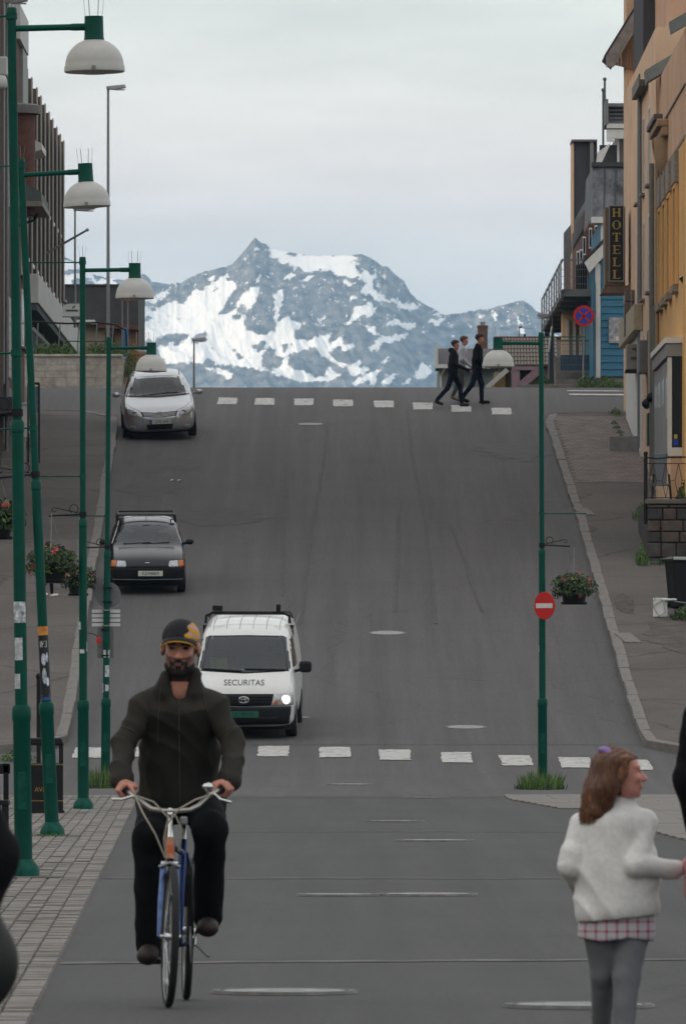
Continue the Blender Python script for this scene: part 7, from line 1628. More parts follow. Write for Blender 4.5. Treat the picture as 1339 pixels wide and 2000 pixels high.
tb('kickstand', GREY, [(.06, .95, .30), (.15, .90, .215)], .009, 6)
tb('mudguard_stay', GREY, [(RX - .05, 1.05, WR), (RX - .04, .82, .60)], .004, 5)
mb = MB(); a0 = np.linspace(R(20), R(150), 14); vs = []
for a in a0: vs += [(RX - .025, 1.05 - .36 * math.cos(a), WR + .36 * math.sin(a)), (RX + .025, 1.05 - .36 * math.cos(a), WR + .36 * math.sin(a))]
mb.add(vs, [(2 * i, 2 * i + 1, 2 * i + 3, 2 * i + 2) for i in range(13)]); mb.build('mudguard', BLACK, bike, fix=False)

man = thing('person', 'bearded man in dark jacket and black yellow cap riding the bicycle', 'person', (XBk, YB, 0))
HS = 1.08; HD = V(.020, .56, 1.708); HM = rot3(R(-4), R(4), R(2))
sl_, sr_ = V(-.160, .64, 1.425), V(.184, .64, 1.428); el_, er_ = V(-.254, .60, 1.25), V(.276, .60, 1.25); wl_, wr_ = V(-.262, .44, 1.075), V(.262, .45, 1.07)
hipl, hipr = V(-.085, .82, .93), V(.12, .82, .93); kl_, kr_ = V(-.125, .42, .80), V(.165, .42, .84); al_, ar_ = V(-.125, .52, .30), V(.150, .68, .43); tl_, tr_ = V(-.135, .37, .225), V(.150, .55, .355)
hp, HT_ = head_prims(HD, HM, HS)
pr = list(hp); limb(pr, [HD + V(0, .03, -.06), V(.015, .62, 1.50)], [.056, .062]); limb(pr, [V(.012, .68, 1.40), V(.012, .77, 1.1), V(.015, .82, .97)], [.085, .09, .10], .04)
for a in ([sl_, el_, wl_], [sr_, er_, wr_]): limb(pr, a, [.052, .042, .030])
for a, f in ((([hipl, kl_, al_]), tl_), (([hipr, kr_, ar_]), tr_)): limb(pr, a, [.085, .055, .038]); pr += foot_prims(a[2], f)
fl_, ul = fist_prims(V(-.237, .375, 1.025), V(-.25, .42, 1.03) - V(-.222, .325, 1.02), V(-.25, -.9, 0)); fr_, ur = fist_prims(V(.226, .395, 1.031), V(.245, .44, 1.035) - V(.205, .345, 1.026), V(.25, -.9, 0))
pr += fl_ + fr_
limb(pr, [wl_, V(-.240, .40, 1.048)], [.03, .028], .02); limb(pr, [wr_, V(.232, .42, 1.052)], [.03, .028], .02)
pr += [('c', V(-.215, .33, 1.045), V(-.195, .31, 1.01), .012, .009, .006), ('c', V(.195, .35, 1.05), V(.178, .33, 1.012), .012, .009, .006)]
def face_region(c):
    l = (c - HD) @ HM / HS; r = np.zeros(len(c)); x, y, z = l[:, 0], l[:, 1], l[:, 2]
    bw = .002 * np.sin(x * 300) + .002 * np.sin(z * 260)
    ax_ = np.abs(x)
    jaw = (z < -.090 + bw + .55 * np.maximum(ax_ - .02, 0)) & (z > -.15) & (y < .03)
    must = (ax_ < .036) & (z < -.047 - .30 * ax_ + bw) & (z > -.062 - .5 * ax_) & (y < -.05)
    conn = (ax_ > .027) & (ax_ < .040) & (z < -.055) & (z > -.1) & (y < -.03); soul = (ax_ < .011) & (z < -.079) & (z > -.1) & (y < -.05)
    stub = (z < -.045 + .35 * ax_ + bw) & (z > -.14) & (y < .02) & (z < -.02)
    lip = (ax_ < .016) & (z > -.077) & (z < -.062) & (y < -.075)
    brow = (z > .018 + bw) & (z < .032 + bw) & (ax_ > .012) & (ax_ < .056) & (y < -.05)
    r[stub] = 4; r[jaw | must | conn | soul] = 1; r[lip] = 2; r[brow] = 1
    side = (np.abs(x) > .058) & (np.abs(x) < .074) & (z < .06) & (z > -.03) & (y < .0) & (y > -.04); r[side] = 1
    r[(z > .055) & (np.linalg.norm(l, axis=1) < .2)] = 1; r[(z > -.03) & (y > .03) & (np.linalg.norm(l, axis=1) < .2) & (np.abs(x) < .078)] = 1
    ey = ((np.abs(np.abs(x) - .031) < .012) & (np.abs(z - .005) < .0065) & (y < -.075)); r[ey] = 3
    return r
sdf_obj('body', [SKIN, BEARD, LIP, EYEM, mat('stubble_skin', (.19, .10, .078), .65, var=.25, scale=60)], pr, .0064, man, region=face_region)
# jacket
jp = []
limb(jp, [V(-.072, .66, 1.39), V(-.076, .74, 1.20), V(-.088, .79, .97)], [.105, .098, .106], .05); limb(jp, [V(.096, .66, 1.39), V(.100, .74, 1.20), V(.112, .79, .97)], [.105, .098, .106], .05); limb(jp, [V(.012, .64, 1.38), V(.012, .70, 1.2), V(.015, .72, .97)], [.108, .112, .128], .06)
limb(jp, [sl_ + V(.02, 0, 0), el_, wl_ + V(0, .01, .01)], [.070, .058, .050], .012); limb(jp, [sr_ - V(.02, 0, 0), er_, wr_ + V(0, .01, .01)], [.070, .058, .050], .012); limb(jp, [V(-.045, .65, 1.50), sl_], [.046, .064], .05); limb(jp, [V(.07, .65, 1.50), sr_], [.046, .064], .05); limb(jp, [wl_ + V(0, .05, .05), wl_], [.054, .056], .01); limb(jp, [wr_ + V(0, .05, .05), wr_], [.054, .056], .01)
limb(jp, [V(-.055, .60, 1.50), V(-.05, .585, 1.575)], [.055, .030], .03); limb(jp, [V(.085, .60, 1.50), V(.085, .585, 1.58)], [.055, .030], .03); limb(jp, [V(-.04, .68, 1.52), V(.08, .68, 1.52)], [.05, .05], .03); limb(jp, [V(-.05, .66, 1.57), V(.015, .70, 1.585), V(.085, .66, 1.575)], [.03, .03, .03], .02)
jp.append(('-c', V(.018, .50, 1.62), V(.018, .52, 1.55), .040, .008, .010)); jp.append(('-c', V(.018, .62, 1.63), V(.018, .61, 1.555), .060, .050, .01))
def jclip(X, Y, Z): return (.925 + .02 * np.sin(X * 14) - Z) * ((np.abs(X - .015) < .3) & (Y > .5)) + -.5 * ~((np.abs(X - .015) < .3) & (Y > .5))
def jregion(c): 
    x, y, z = c[:, 0] - .012, c[:, 1], c[:, 2]; w_ = .150 + .012 * np.sin(z * 30); return ((np.abs(x) < w_) & (z < 1.385 + .25 * np.abs(x)) & (y < .80)).astype(int)
jo = sdf_obj('jacket', [JACK, mat('jacket_front_shade', (.018, .017, .015), .8, var=.3, scale=5, bump=.07, bscale=120, spec=.15)], jp, .0085, man, disp=folds(.0125, 7, 13, 1.0), clip=jclip, region=jregion)  # darker torso front: shading contrast put into the jacket colour
jb = bmesh.new(); jb.from_mesh(jo.data); jbv = BVHTree.FromBMesh(jb); jb.free()
def on_cloth(bvh, pts, off=.002, n=12):
    o_ = []
    for q in res([(p[0], p[1]) for p in pts], n):
        h_ = bvh.ray_cast(Vector((q.x, -1, q.y)), Vector((0, 1, 0)))
        if h_[0] is not None and (not o_ or (h_[0] - o_[-1]).length < .08): o_.append(h_[0] - Vector((0, off, 0)))
    return o_
for pts in ([(-.305, 1.325), (-.26, 1.335), (-.20, 1.31), (-.185, 1.29)], [(.20, 1.285), (.24, 1.315), (.29, 1.335), (.325, 1.325)], [(-.075, 1.52), (-.085, 1.40), (-.09, 1.25)], [(.125, 1.52), (.15, 1.40)], [(.012, 1.50), (.014, 1.25), (.018, .97)]):
    q_ = on_cloth(jbv, pts)
    if len(q_) > 2: mb = MB(); mb.tube(q_, .0022, 5); mb.build('jacket_piping', mat('reflective_piping', (.048, .046, .042), .7), man)
tp_ = []
for a in ([hipl, kl_, al_ + V(0, 0, -.02)], [hipr, kr_, ar_ + V(0, 0, -.02)]): limb(tp_, [a[0] + V(0, .02, .02), a[1], a[2]], [.105, .079, .070], .04)
limb(tp_, [hipl + V(0, .03, .04), hipr + V(0, .03, .04)], [.11, .11], .05)
sdf_obj('trousers', TROU, tp_, .009, man, disp=folds(.007, 9, 15, 3.0))
for a, f in ((al_, tl_), (ar_, tr_)):
    q = [(p[0], p[1], p[2]) + tuple([v * 1.22 if isinstance(v, float) else v for v in p[3:-1]]) + (p[-1],) if p[0] == 'c' else (p[0], p[1], tuple(np.array(p[2]) * 1.18), p[3], p[4]) for p in foot_prims(a + V(0, 0, -.01), f)]
    sdf_obj('shoe', SHOE, q, .007, man)
# cap
cp = [('e', HD + HM @ V(0, .013, .046), (.092, .113, .094), HM, .01), ('c', HD + HM @ V(-.042, -.086, .052), HD + HM @ V(.042, -.086, .052), .013, .013, .02)]
def capclip(X, Y, Z): 
    l = np.stack([X - HD[0], Y - HD[1], Z - HD[2]], -1) @ HM; return np.where(l[..., 1] > -.075, .034 - l[..., 2], .032 - l[..., 2]).astype(np.float32)
def capreg(c):
    l = (c - HD) @ HM; x, z = l[:, 0], l[:, 2]; r = np.zeros(len(c)); r[(x > .043 + (.11 - z) * -.22 + .008 * np.sin(z * 160)) & (l[:, 1] < .05)] = 1; r[(r == 1) & (np.sin(z * 190 + x * 120) > .75)] = 2; r[(z < .058) & (z > .040) & (l[:, 1] < -.06) & (x > -.03)] = 1; return r
YEL = mat('cap_yellow', (.50, .25, .02), .7, var=.2); LIL = mat('cap_lilac', (.35, .27, .38), .7)
cap = sdf_obj('cap', [mat('cap_black', (.008, .008, .012), .85, var=.3), YEL, LIL], cp, .006, man, clip=capclip, region=capreg)
vs = []; n = 16
for i in range(n + 1):
    t = -1 + 2 * i / n; x = .074 * math.sin(t * 1.5) ; 
    for q in (0, 1): vs.append(HD + HM @ V(x * (1.08 + .04 * q), -.066 - (.074 * math.cos(t * 1.25)) * q - .016 * math.cos(t * 1.4), .060 - .038 * t * t - .020 * q))
mb = MB(); mb.add(vs, [(2 * i, 2 * i + 2, 2 * i + 3, 2 * i + 1) for i in range(n)]); vz = mb.build('visor', MATS['cap_black'], man, smooth=True, fix=False); s_ = vz.modifiers.new('t', 'SOLIDIFY'); s_.thickness = .005
mb = MB(); mb.tube([vs[2 * i + 1] for i in range(n + 1)], .0042, 6); mb.build('visor_edge', YEL, man, smooth=True)

# ---------------------------------------------------------------- walkers
def walker(label, px, d, z0, face, J, mats, head_s=1.0, hgt=1.0, hairc=None, h=.016, hair_long=False, hood=None, name='person', hand=True, hs=None):
    """J: joints in metres for a 1.8 m figure walking to +x (face=+1); scaled by hgt"""
    root = thing(name, label, 'person', (PX(px, d), d, z0)); f = face
    g = lambda p: V(p[0] * f * hgt, p[1] * hgt, p[2] * hgt)
    q = {k: g(v) for k, v in J.items()}; M = rot3(R(90) * f * J.get('_turn', (1,))[0] if '_turn' in J else R(90) * f, R(J.get('_nod', (0,))[0]) if '_nod' in J else 0, 0)
    hp, T = head_prims(q['head'], M, hgt * head_s)
    pr = list(hp); limb(pr, [q['head'] + V(0, 0, -.05 * hgt), q['neck']], [.05 * hgt, .055 * hgt]); limb(pr, [q['chest'], q['belly'], q['pelvis']], [.115 * hgt, .11 * hgt, .115 * hgt], .06)
    for s in 'lr':
        limb(pr, [q['s' + s], q['e' + s], q['w' + s]], [.05 * hgt, .04 * hgt, .028 * hgt]); limb(pr, [q['h' + s], q['k' + s], q['a' + s]], [.082 * hgt, .052 * hgt, .036 * hgt]); pr += foot_prims(q['a' + s], q['t' + s], hgt)
        dd_ = q['w' + s] - q['e' + s]; pr += hand_prims(q['w' + s], dd_, 1, hgt, .6, V(f, 0, 0) if abs(dd_[0]) < .2 else V(0, 0, -1))
    jm, tm, shm, skm, hm_ = mats
    hair_l = lambda c: ((((c - q['head']) @ M)[:, 2] > (.055 * hgt)) | ((((c - q['head']) @ M)[:, 1] > .035 * hgt) & (((c - q['head']) @ M)[:, 2] > -.06 * hgt))) & (np.linalg.norm(c - q['head'], axis=1) < .16 * hgt)
    sdf_obj('body', [skm, hm_], pr, h * .8, root, region=lambda c: hair_l(c).astype(int))
    jk = []
    limb(jk, [q['chest'] + V(0, .06 * hgt, 0), q['belly'] + V(0, .05 * hgt, 0), q['pelvis'] + V(0, .05 * hgt, -.02)], [.125 * hgt, .13 * hgt, .135 * hgt], .06); limb(jk, [q['chest'] - V(0, .06 * hgt, 0), q['belly'] - V(0, .05 * hgt, 0), q['pelvis'] - V(0, .05 * hgt, .02)], [.125 * hgt, .13 * hgt, .135 * hgt], .06)
    for s in 'lr': limb(jk, [q['s' + s], q['e' + s], q['w' + s]], [.074 * hgt, .060 * hgt, .045 * hgt], .03)
    limb(jk, [q['chest'], q['neck'] + V(0, 0, .01)], [.11 * hgt, .068 * hgt], .05)
    if hood: jk.append(('e', q['neck'] + g(V(-.07, 0, .03)), (.085 * hgt, .10 * hgt, .07 * hgt), None, .03))
    sdf_obj('jacket', jm, jk, h, root, disp=folds(.005, 9, 22, d))
    tr_ = []
    for s in 'lr': limb(tr_, [q['h' + s], q['k' + s], q['a' + s] - (q['a' + s] - q['k' + s]) * .02], [.098 * hgt, .066 * hgt, .055 * hgt], .04)
    limb(tr_, [q['pelvis'] - V(0, .05, 0), q['pelvis'] + V(0, .05, 0)], [.12 * hgt, .12 * hgt], .05); sdf_obj('trousers', tm, tr_, h, root, disp=folds(.005, 9, 26, d + 2))
    for s in 'lr':
        z = [(p[0], p[1], p[2], p[3] * 1.2, p[4] * 1.2, p[5]) if p[0] == 'c' else (p[0], p[1], tuple(np.array(p[2]) * 1.15), p[3], p[4]) for p in foot_prims(q['a' + s] + V(0, 0, -.01), q['t' + s], hgt)]; sdf_obj('shoe', shm, z, h * .8, root)
    hr = [('e', q['head'] + M @ V(0, .022, .048) * hgt, tuple(np.array((.088, .102, .092)) * hgt), M, .02), ('e', q['head'] + M @ V(0, -.05, .085) * hgt, tuple(np.array((.06, .05, .035)) * hgt), M, .02)]
    def hclip(X, Y, Z):
        l = np.stack([X - q['head'][0], Y - q['head'][1], Z - q['head'][2]], -1) @ M; return np.where(l[..., 1] < -.02 * hgt, .055 * hgt - l[..., 2], -.055 * hgt - l[..., 2]).astype(np.float32)
    sdf_obj('hair', hm_, hr, h * .7, root, clip=hclip, disp=lambda X, Y, Z: (.006 * np.sin(X * 70 + 9 * np.sin(Z * 60)) * np.sin(Y * 80)).astype(np.float32))
    return root, q
def stride(fr, bk, lean=.03, armf=.12, armb=-.10):
    """a long step: fr/bk = forward and rear foot offsets"""
    return {'head': (lean + .05, 0, 1.675), 'neck': (lean, 0, 1.50), 'chest': (lean, 0, 1.36), 'belly': (lean * .5, 0, 1.12), 'pelvis': (0, 0, .96), 'sl': (lean, .17, 1.44), 'sr': (lean, -.17, 1.44), 'el': (lean - .06, .22, 1.16), 'wl': (armb + .05, .22, .93), 'er': (lean + .0, -.22, 1.16), 'wr': (armf + .12, -.20, .97),
            'hl': (0, .09, .92), 'hr': (0, -.09, .92), 'kl': (fr * .62 + .04, .09, .52), 'al': (fr, .09, .10), 'tl': (fr + .19, .09, .045), 'kr': (bk * .35, -.09, .50), 'ar': (bk - .02, -.09, .17), 'tr': (bk + .13, -.09, .055)}
BLKJ = mat('black_jacket', (.006, .006, .008), .85, spec=.1, var=.25, bump=.2, bscale=60); GRNJ = mat('dark_grey_jacket', (.013, .014, .015), .85, spec=.1, var=.25, bump=.2, bscale=60); WHJ = mat('pale_shirt', (.42, .43, .47), .8, var=.12); JEAN = mat('dark_jeans', (.009, .012, .024), .9, spec=.1, var=.3); GTRO = mat('grey_trousers', (.075, .078, .08), .85, var=.25)
BRNH = mat('brown_hair', (.05, .022, .012), .7, var=.4, scale=40); DKH = mat('dark_hair', (.02, .011, .007), .7, var=.4, scale=40)
dA_ = gd(795); dB_ = gd(790)
walker('bearded pedestrian in black jacket leading on the upper zebra crossing', 931, dB_, hz(dB_) + .015, 1, stride(.12, -.36, .02, .08), (BLKJ, JEAN, BLACK, SKINF, DKH), hgt=1.0)
walker('rear pedestrian in dark grey hooded jacket mid-stride on the upper crossing', 884, dA_, hz(dA_) + .015, 1, stride(.24, -.42, .02, .30), (GRNJ, JEAN, SHOE, SKINF, BRNH), hgt=.945, hood=True)
walker('pedestrian in pale shirt half hidden between the other two walkers', 899, dA_ + 1.4, hz(dA_ + 1.4) + .015, 1, stride(-.02, -.20, .05, .15), (WHJ, GTRO, mat('beige_shoe', (.20, .16, .12), .7), SKINF, mat('light_brown_hair', (.11, .055, .025), .7, var=.3)), hgt=.945)
dC_ = gd(1165, .12)
walker('small figure in dark clothes and white shoes behind the hanging basket', 92, dC_, hz(dC_) + .12, 1, stride(.16, -.12, .02, .06), (BLKJ, TROU, WHITE, SKINF, DKH), hgt=.62, head_s=1.15, h=.014)

# ---------------------------------------------------------------- the girl
dG = 34.6; G0 = PX(1200, dG)
girl = thing('person', 'girl in white fleece jacket and grey leggings walking at lower right', 'person', (G0, dG, 0))
gx = lambda px: (px - 1200) / 490.0
gz = lambda py: CH - (py - HY) / 490.0
GH = V(gx(1214), 0, gz(1512)); GM = rot3(R(96), R(0), R(0)) @ rot3(0, R(-6), 0)
hp, GT = head_prims(GH, GM, .84, False, False)
gp = [p for p in hp]
neck = V(gx(1205), .03, gz(1572)); limb(gp, [GH + V(-.01, .02, -.05), neck], [.042, .045]); limb(gp, [V(gx(1205), .03, gz(1610)), V(gx(1200), .02, gz(1720)), V(gx(1200), .02, gz(1795))], [.08, .075, .07], .05)
gsl, gel, gwl = V(gx(1137), .03, gz(1612)), V(gx(1112), -.02, gz(1694)), V(gx(1128), .14, gz(1728)); gsr, ger, gwr = V(gx(1258), .02, gz(1606)), V(gx(1237), -.10, gz(1690)), V(gx(1318), -.03, gz(1697))
limb(gp, [gsl, gel, gwl], [.035, .03, .022]); limb(gp, [gsr, ger, gwr], [.035, .03, .022]); gp += hand_prims(gwl, V(.2, .8, -.2), 1, .75, .7); gp += hand_prims(gwr, V(1, .1, .05), 1, .75, .5, V(0, 1, -.3))
ghl, ghr = V(gx(1172), .02, gz(1815)), V(gx(1232), .02, gz(1815)); gkl, gkr = V(gx(1178), .06, .37), V(gx(1222), -.02, .36); gal, gar = V(gx(1176), .22, .09), V(gx(1214), -.08, .08)
limb(gp, [ghl, gkl, gal], [.07, .045, .03]); limb(gp, [ghr, gkr, gar], [.07, .045, .03]); gp += foot_prims(gal, gal + V(.03, .14, -.05), .8) + foot_prims(gar, gar + V(.03, .15, -.05), .8)
def greg(c):
    l = (c - GH) @ GM / .84; x, y, z = l[:, 0], l[:, 1], l[:, 2]; r = np.zeros(len(c)); n_ = np.linalg.norm(l, axis=1) < .2
    r[(np.abs(x) < .021) & (z > -.078) & (z < -.059) & (y < -.075) & n_] = 1; r[(np.abs(np.abs(x) - .031) < .011) & (np.abs(z - .005) < .006) & (y < -.075)] = 2; r[(z > .020) & (z < .028) & (np.abs(x) > .014) & (np.abs(x) < .05) & (y < -.055)] = 3; r[((z > .07) | ((y > .02) & (z > -.1))) & n_ & (np.abs(x) < .078)] = 3; return r
GSK = mat('girl_skin', (.54, .27, .21), .5, var=.16, scale=14, col2=(.60, .26, .21)); GHR = mat('girl_hair', (.060, .024, .013), .55, var=.55, scale=9, stretch=(14, 14, 1.2), col2=(.11, .045, .022))
sdf_obj('body', [GSK, mat('girl_lip', (.36, .09, .09), .5), EYEM, GHR], gp, .0065, girl, region=greg)
hp_ = [('e', GH + V(-.012, .0, .032), (.083, .080, .072), None, .03)]
limb(hp_, [V(gx(1185), .02, gz(1490)), V(gx(1172), .02, gz(1540)), V(gx(1160), .01, gz(1588))], [.062, .056, .048], .04); limb(hp_, [V(gx(1185), -.045, gz(1495)), V(gx(1180), -.055, gz(1540)), V(gx(1165), -.05, gz(1585))], [.045, .045, .038], .04); limb(hp_, [V(gx(1190), .05, gz(1500)), V(gx(1165), .06, gz(1585))], [.05, .045], .04); limb(hp_, [V(gx(1198), -.06, gz(1490)), V(gx(1190), -.066, gz(1530)), V(gx(1184), -.06, gz(1566))], [.03, .030, .020], .03); limb(hp_, [V(gx(1160), .02, gz(1560)), V(gx(1146), .015, gz(1606))], [.05, .028], .03)
def hd(X, Y, Z): return (.002 * np.sin(X * 330 + Y * 260 + 4 * np.sin(Z * 24)) + .0022 * np.sin(X * 150 - Y * 190 + Z * 12) + .003 * np.sin(X * 60 + Y * 45 + Z * 9)).astype(np.float32)
def hc(X, Y, Z):
    l = np.stack([X - GH[0], Y - GH[1], Z - GH[2]], -1) @ GM; return np.where((l[..., 1] < .004 - .75 * np.maximum(l[..., 2] - .01, 0)), .052 - l[..., 2] + .35 * np.maximum(0, -.06 - l[..., 1]) , -1).astype(np.float32)
sdf_obj('hair', GHR, hp_, .0065, girl, disp=hd, clip=hc)
mb = MB()
for k in range(420):
    ph = random.uniform(R(62), R(298)); u = V(math.cos(ph), math.sin(ph), 0); j = lambda a: V(random.uniform(-a, a), random.uniform(-a, a), random.uniform(-a, a))
    L_ = random.uniform(.86, 1.08); pts = [GH + V(-.004, 0, .100) + u * .022 + j(.004), GH + V(-.010, 0, .066) + u * .080 + j(.003), GH + V(-.022, 0, .0) + u * V(.088, .086, 0) + j(.003), V(gx(1176), .0, gz(1552)) + u * V(.072, .078, 0) + j(.006), V(gx(1158), .0, gz(1552) - (gz(1552) - gz(1606)) * L_) + u * V(.055, .062, 0) + j(.009)]
    mb.tube(pts, [.0012, .0026, .0028, .0024, .0008], 4, cap=False)
o = mb.build('hair_strands', mat('girl_hair_strand', (.08, .031, .016), .5, var=.6, scale=60, col2=(.21, .088, .042)), girl, smooth=True, fix=False); o['kind'] = 'stuff'
cl = sdf_obj('hair_clip', mat('lilac_clip', (.26, .17, .42), .4), [('e', V(gx(1178), -.035, gz(1464)), (.026, .012, .013), None, .004), ('e', V(gx(1186), -.04, gz(1470)), (.02, .012, .012), None, .008)], .005, girl)
FLE = mat('white_fleece', (.72, .705, .69), .95, var=.1, scale=40, bump=.1, bscale=190, spec=.1)
fp_ = []
limb(fp_, [V(gx(1168), .02, gz(1622)), V(gx(1166), .02, gz(1700)), V(gx(1160), .0, gz(1782))], [.078, .085, .083], .06); limb(fp_, [V(gx(1236), .02, gz(1616)), V(gx(1240), .02, gz(1700)), V(gx(1248), .0, gz(1766))], [.078, .085, .083], .06); limb(fp_, [V(gx(1202), -.01, gz(1615)), V(gx(1205), -.02, gz(1770))], [.09, .10], .06)
limb(fp_, [gsl, gel, gwl], [.054, .046, .037], .012); limb(fp_, [gsr, ger, gwr], [.054, .046, .038], .010); limb(fp_, [V(gx(1205), .02, gz(1600)), neck + V(.015, -.005, .012)], [.08, .052], .04); limb(fp_, [V(gx(1118), -.01, gz(1668)), V(gx(1116), -.01, gz(1676))], [.056, .056], .01)
def fcl(X, Y, Z): return np.where(np.abs(X - .01) < .2, (gz(1800) + (X + .1) * .10 - Z) * 1.0, -1).astype(np.float32)
sdf_obj('fleece_jacket', FLE, fp_, .0075, girl, clip=fcl, disp=lambda X, Y, Z: (.014 * (np.sqrt(np.abs(np.sin(Z * 24 + 11 * X + 1.8 * np.sin(X * 15 + 1)))) - .7) * np.clip((1.02 - Z) * 3, .1, 1) * (.5 + .5 * np.sin(X * 14 + Z * 6)) + .0012 * np.sin(X * 60 + Z * 40)).astype(np.float32))
PLD = bpy.data.materials.new('plaid_shirt'); PLD.use_nodes = True; t, b = nodes_of(PLD); tcx = t.nodes.new('ShaderNodeTexCoord'); b.inputs['Roughness'].default_value = .9
chk = []
for ax_, sc_ in ((0, 24.0), (2, 26.0)):
    s1 = t.nodes.new('ShaderNodeSeparateXYZ'); t.links.new(tcx.outputs['Object'], s1.inputs[0]); m1 = t.nodes.new('ShaderNodeMath'); m1.operation = 'MULTIPLY'; m1.inputs[1].default_value = sc_; t.links.new(s1.outputs[ax_], m1.inputs[0]); m2_ = t.nodes.new('ShaderNodeMath'); m2_.operation = 'FRACT'; t.links.new(m1.outputs[0], m2_.inputs[0]); m3 = t.nodes.new('ShaderNodeMath'); m3.operation = 'LESS_THAN'; m3.inputs[1].default_value = .26; t.links.new(m2_.outputs[0], m3.inputs[0]); chk.append(m3)
mxx = t.nodes.new('ShaderNodeMath'); mxx.operation = 'MULTIPLY_ADD'; mxx.inputs[1].default_value = .5; t.links.new(chk[0].outputs[0], mxx.inputs[0]); h5 = t.nodes.new('ShaderNodeMath'); h5.operation = 'MULTIPLY'; h5.inputs[1].default_value = .5; t.links.new(chk[1].outputs[0], h5.inputs[0]); t.links.new(h5.outputs[0], mxx.inputs[2])
mix_ = t.nodes.new('ShaderNodeMix'); mix_.data_type = 'RGBA'; t.links.new(mxx.outputs[0], mix_.inputs[0]); mix_.inputs[6].default_value = (.50, .47, .52, 1); mix_.inputs[7].default_value = (.30, .05, .07, 1); t.links.new(mix_.outputs[2], b.inputs['Base Color'])
sp_ = []; limb(sp_, [V(gx(1204), .02, gz(1775)), V(gx(1204), .02, gz(1826))], [.10, .105], .05); limb(sp_, [V(gx(1172), .02, gz(1780)), V(gx(1166), .02, gz(1826))], [.083, .08], .05); limb(sp_, [V(gx(1236), .02, gz(1770)), V(gx(1240), .02, gz(1822))], [.083, .08], .05)
sdf_obj('plaid_shirt', PLD, sp_, .008, girl, clip=lambda X, Y, Z: (gz(1836) + .006 * np.sin(X * 30) - Z).astype(np.float32))
lg = []; limb(lg, [ghl, gkl, gal], [.073, .050, .036], .02); limb(lg, [ghr, gkr, gar], [.078, .054, .040], .02); limb(lg, [V(gx(1185), .02, gz(1805)), V(gx(1225), .02, gz(1805))], [.078, .08], .04)
sdf_obj('leggings', mat('grey_leggings', (.15, .155, .17), .85, var=.15), lg, .008, girl, disp=folds(.003, 12, 30, 2))
for a in (gal, gar):
    z = [(p[0], p[1], p[2], p[3] * 1.2, p[4] * 1.2, p[5]) if p[0] == 'c' else (p[0], p[1], tuple(np.array(p[2]) * 1.15), p[3], p[4]) for p in foot_prims(a + V(0, 0, -.01), a + V(.03, .15, -.05), .8)]; sdf_obj('shoe', WHITE, z, .009, girl)
mb = MB(); bx_ = V(gx(1349), -.06, gz(1715)); mb.box(bx_[0] - .03, bx_[0] + .25, bx_[1] - .05, bx_[1] + .05, bx_[2] - .085, bx_[2] + .09); o = mb.build('pink_bag', mat('pink_plastic', (.52, .20, .23), .5, var=.25), bevel=.02); o.location = (G0, dG, 0); tag(o, 'pink carrier bag at the right edge beside the girl', 'bag')

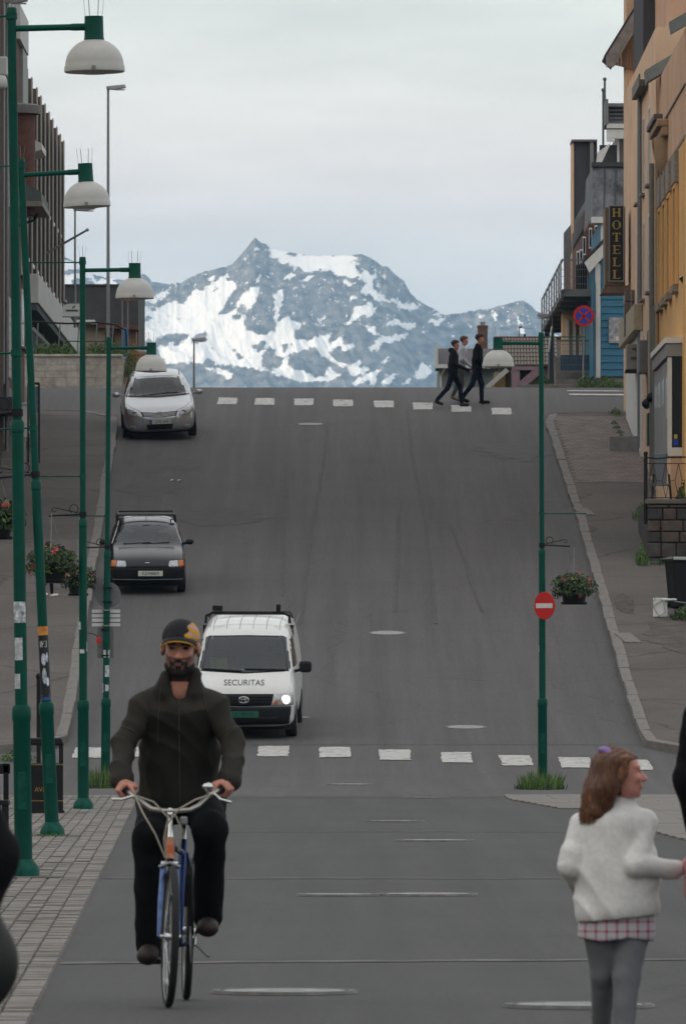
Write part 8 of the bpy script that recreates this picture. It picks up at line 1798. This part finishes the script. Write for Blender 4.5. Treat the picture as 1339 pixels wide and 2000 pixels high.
# ---------------------------------------------------------------- two dark figures cut by the frame
def stander(label, x, d, q, mats, hgt=1.0, h=.012, yaw=180):
    root = thing('person', label, 'person', (x, d, 0)); M = rot3(R(yaw), 0, 0); A = {k: V(*v) * hgt for k, v in q.items()}
    hp, T = head_prims(A['head'], M, hgt); pr = list(hp); limb(pr, [A['head'] + V(0, 0, -.05), A['neck']], [.05, .055]); limb(pr, [A['chest'], A['pelvis']], [.12, .13], .06)
    for s in 'lr':
        limb(pr, [A['s' + s], A['e' + s], A['w' + s]], [.05, .04, .028]); limb(pr, [A['h' + s], A['k' + s], A['a' + s]], [.085, .055, .038]); pr += foot_prims(A['a' + s], A['a' + s] + V(0, .17 if yaw == 180 else -.17, -.06)); pr += hand_prims(A['w' + s], A['w' + s] - A['e' + s], 1, hgt, .6, V(0, 1, 0))
    sdf_obj('body', [SKINF, DKH], pr, h, root, region=lambda c: (((((c - A['head']) @ M)[:, 2] > .05) | (((c - A['head']) @ M)[:, 1] > .03)) & (np.linalg.norm(c - A['head'], axis=1) < .17)).astype(int))
    jk = []; w_ = .11
    limb(jk, [A['chest'] + V(w_, 0, .03), A['pelvis'] + V(w_, 0, -.03)], [.13, .14], .07); limb(jk, [A['chest'] - V(w_, 0, -.03), A['pelvis'] - V(w_, 0, .03)], [.13, .14], .07); limb(jk, [A['chest'], A['neck'] + V(0, 0, .02)], [.11, .075], .05)
    for s in 'lr': limb(jk, [A['s' + s], A['e' + s], A['w' + s]], [.082, .074, .056], .04)
    sdf_obj('coat', mats[0], jk, h, root, disp=folds(.007, 9, 19, x)); tr_ = []
    for s in 'lr': limb(tr_, [A['h' + s], A['k' + s], A['a' + s]], [.105, .078, .068], .04)
    sdf_obj('trousers', mats[1], tr_, h, root, disp=folds(.006, 9, 26, x))
    for s in 'lr':
        z = [(p[0], p[1], p[2], p[3] * 1.2, p[4] * 1.2, p[5]) if p[0] == 'c' else (p[0], p[1], tuple(np.array(p[2]) * 1.15), p[3], p[4]) for p in foot_prims(A['a' + s], A['a' + s] + V(0, .17 if yaw == 180 else -.17, -.06))]; sdf_obj('shoe', BLACK, z, h, root)
    hr = [('e', A['head'] + M @ V(0, .02, .05), (.09, .104, .095), M, .02)]; sdf_obj('hair', DKH, hr, h * .8, root, clip=lambda X, Y, Z: (A['head'][2] - .03 - Z).astype(np.float32)); return root
std = {'head': (0, 0, 1.66), 'neck': (0, .01, 1.49), 'chest': (0, .01, 1.34), 'pelvis': (0, 0, .95), 'sl': (-.19, .0, 1.42), 'sr': (.19, 0, 1.42), 'el': (-.27, -.02, 1.14), 'wl': (-.24, .03, .90), 'er': (.26, 0, 1.14), 'wr': (.27, .05, .88), 'hl': (-.1, 0, .93), 'hr': (.1, 0, .93), 'kl': (-.11, .05, .5), 'al': (-.11, .12, .09), 'kr': (.11, -.02, .5), 'ar': (.11, -.14, .1)}
sR = dict(std); sR['sl'] = (-.235, 0, 1.39); sR['el'] = (-.272, -.02, 1.15); sR['wl'] = (-.235, .03, .90)
stander('adult in black coat at the right edge walking beside the girl', PX(1316, 34.3) + .345, 34.3, sR, (BLKJ, TROU), 1.0)
s2 = dict(std); s2['er'] = (.30, .0, 1.10); s2['wr'] = (.235, -.05, .86); s2['pelvis'] = (.0, 0, .9)
stander('blurred person in black at the left edge close to the camera', PX(40, 22.0) - .375, 22.0, s2, (BLKJ, TROU), .98, yaw=0)
o = sdf_obj('shoulder_bag', mat('black_leather', (.008, .008, .008), .6), [('e', V(0, 0, 0), (.16, .10, .15), None, .02), ('e', V(-.03, 0, .16), (.135, .09, .16), None, .05), ('c', V(-.06, 0, .1), V(-.1, 0, .5), .012, .012, .01)], .012); o.location = (PX(38, 21.8) - .16, 21.8, PZ(1880, 21.8)); tag(o, 'black bag hanging beside the person at the left edge', 'bag')
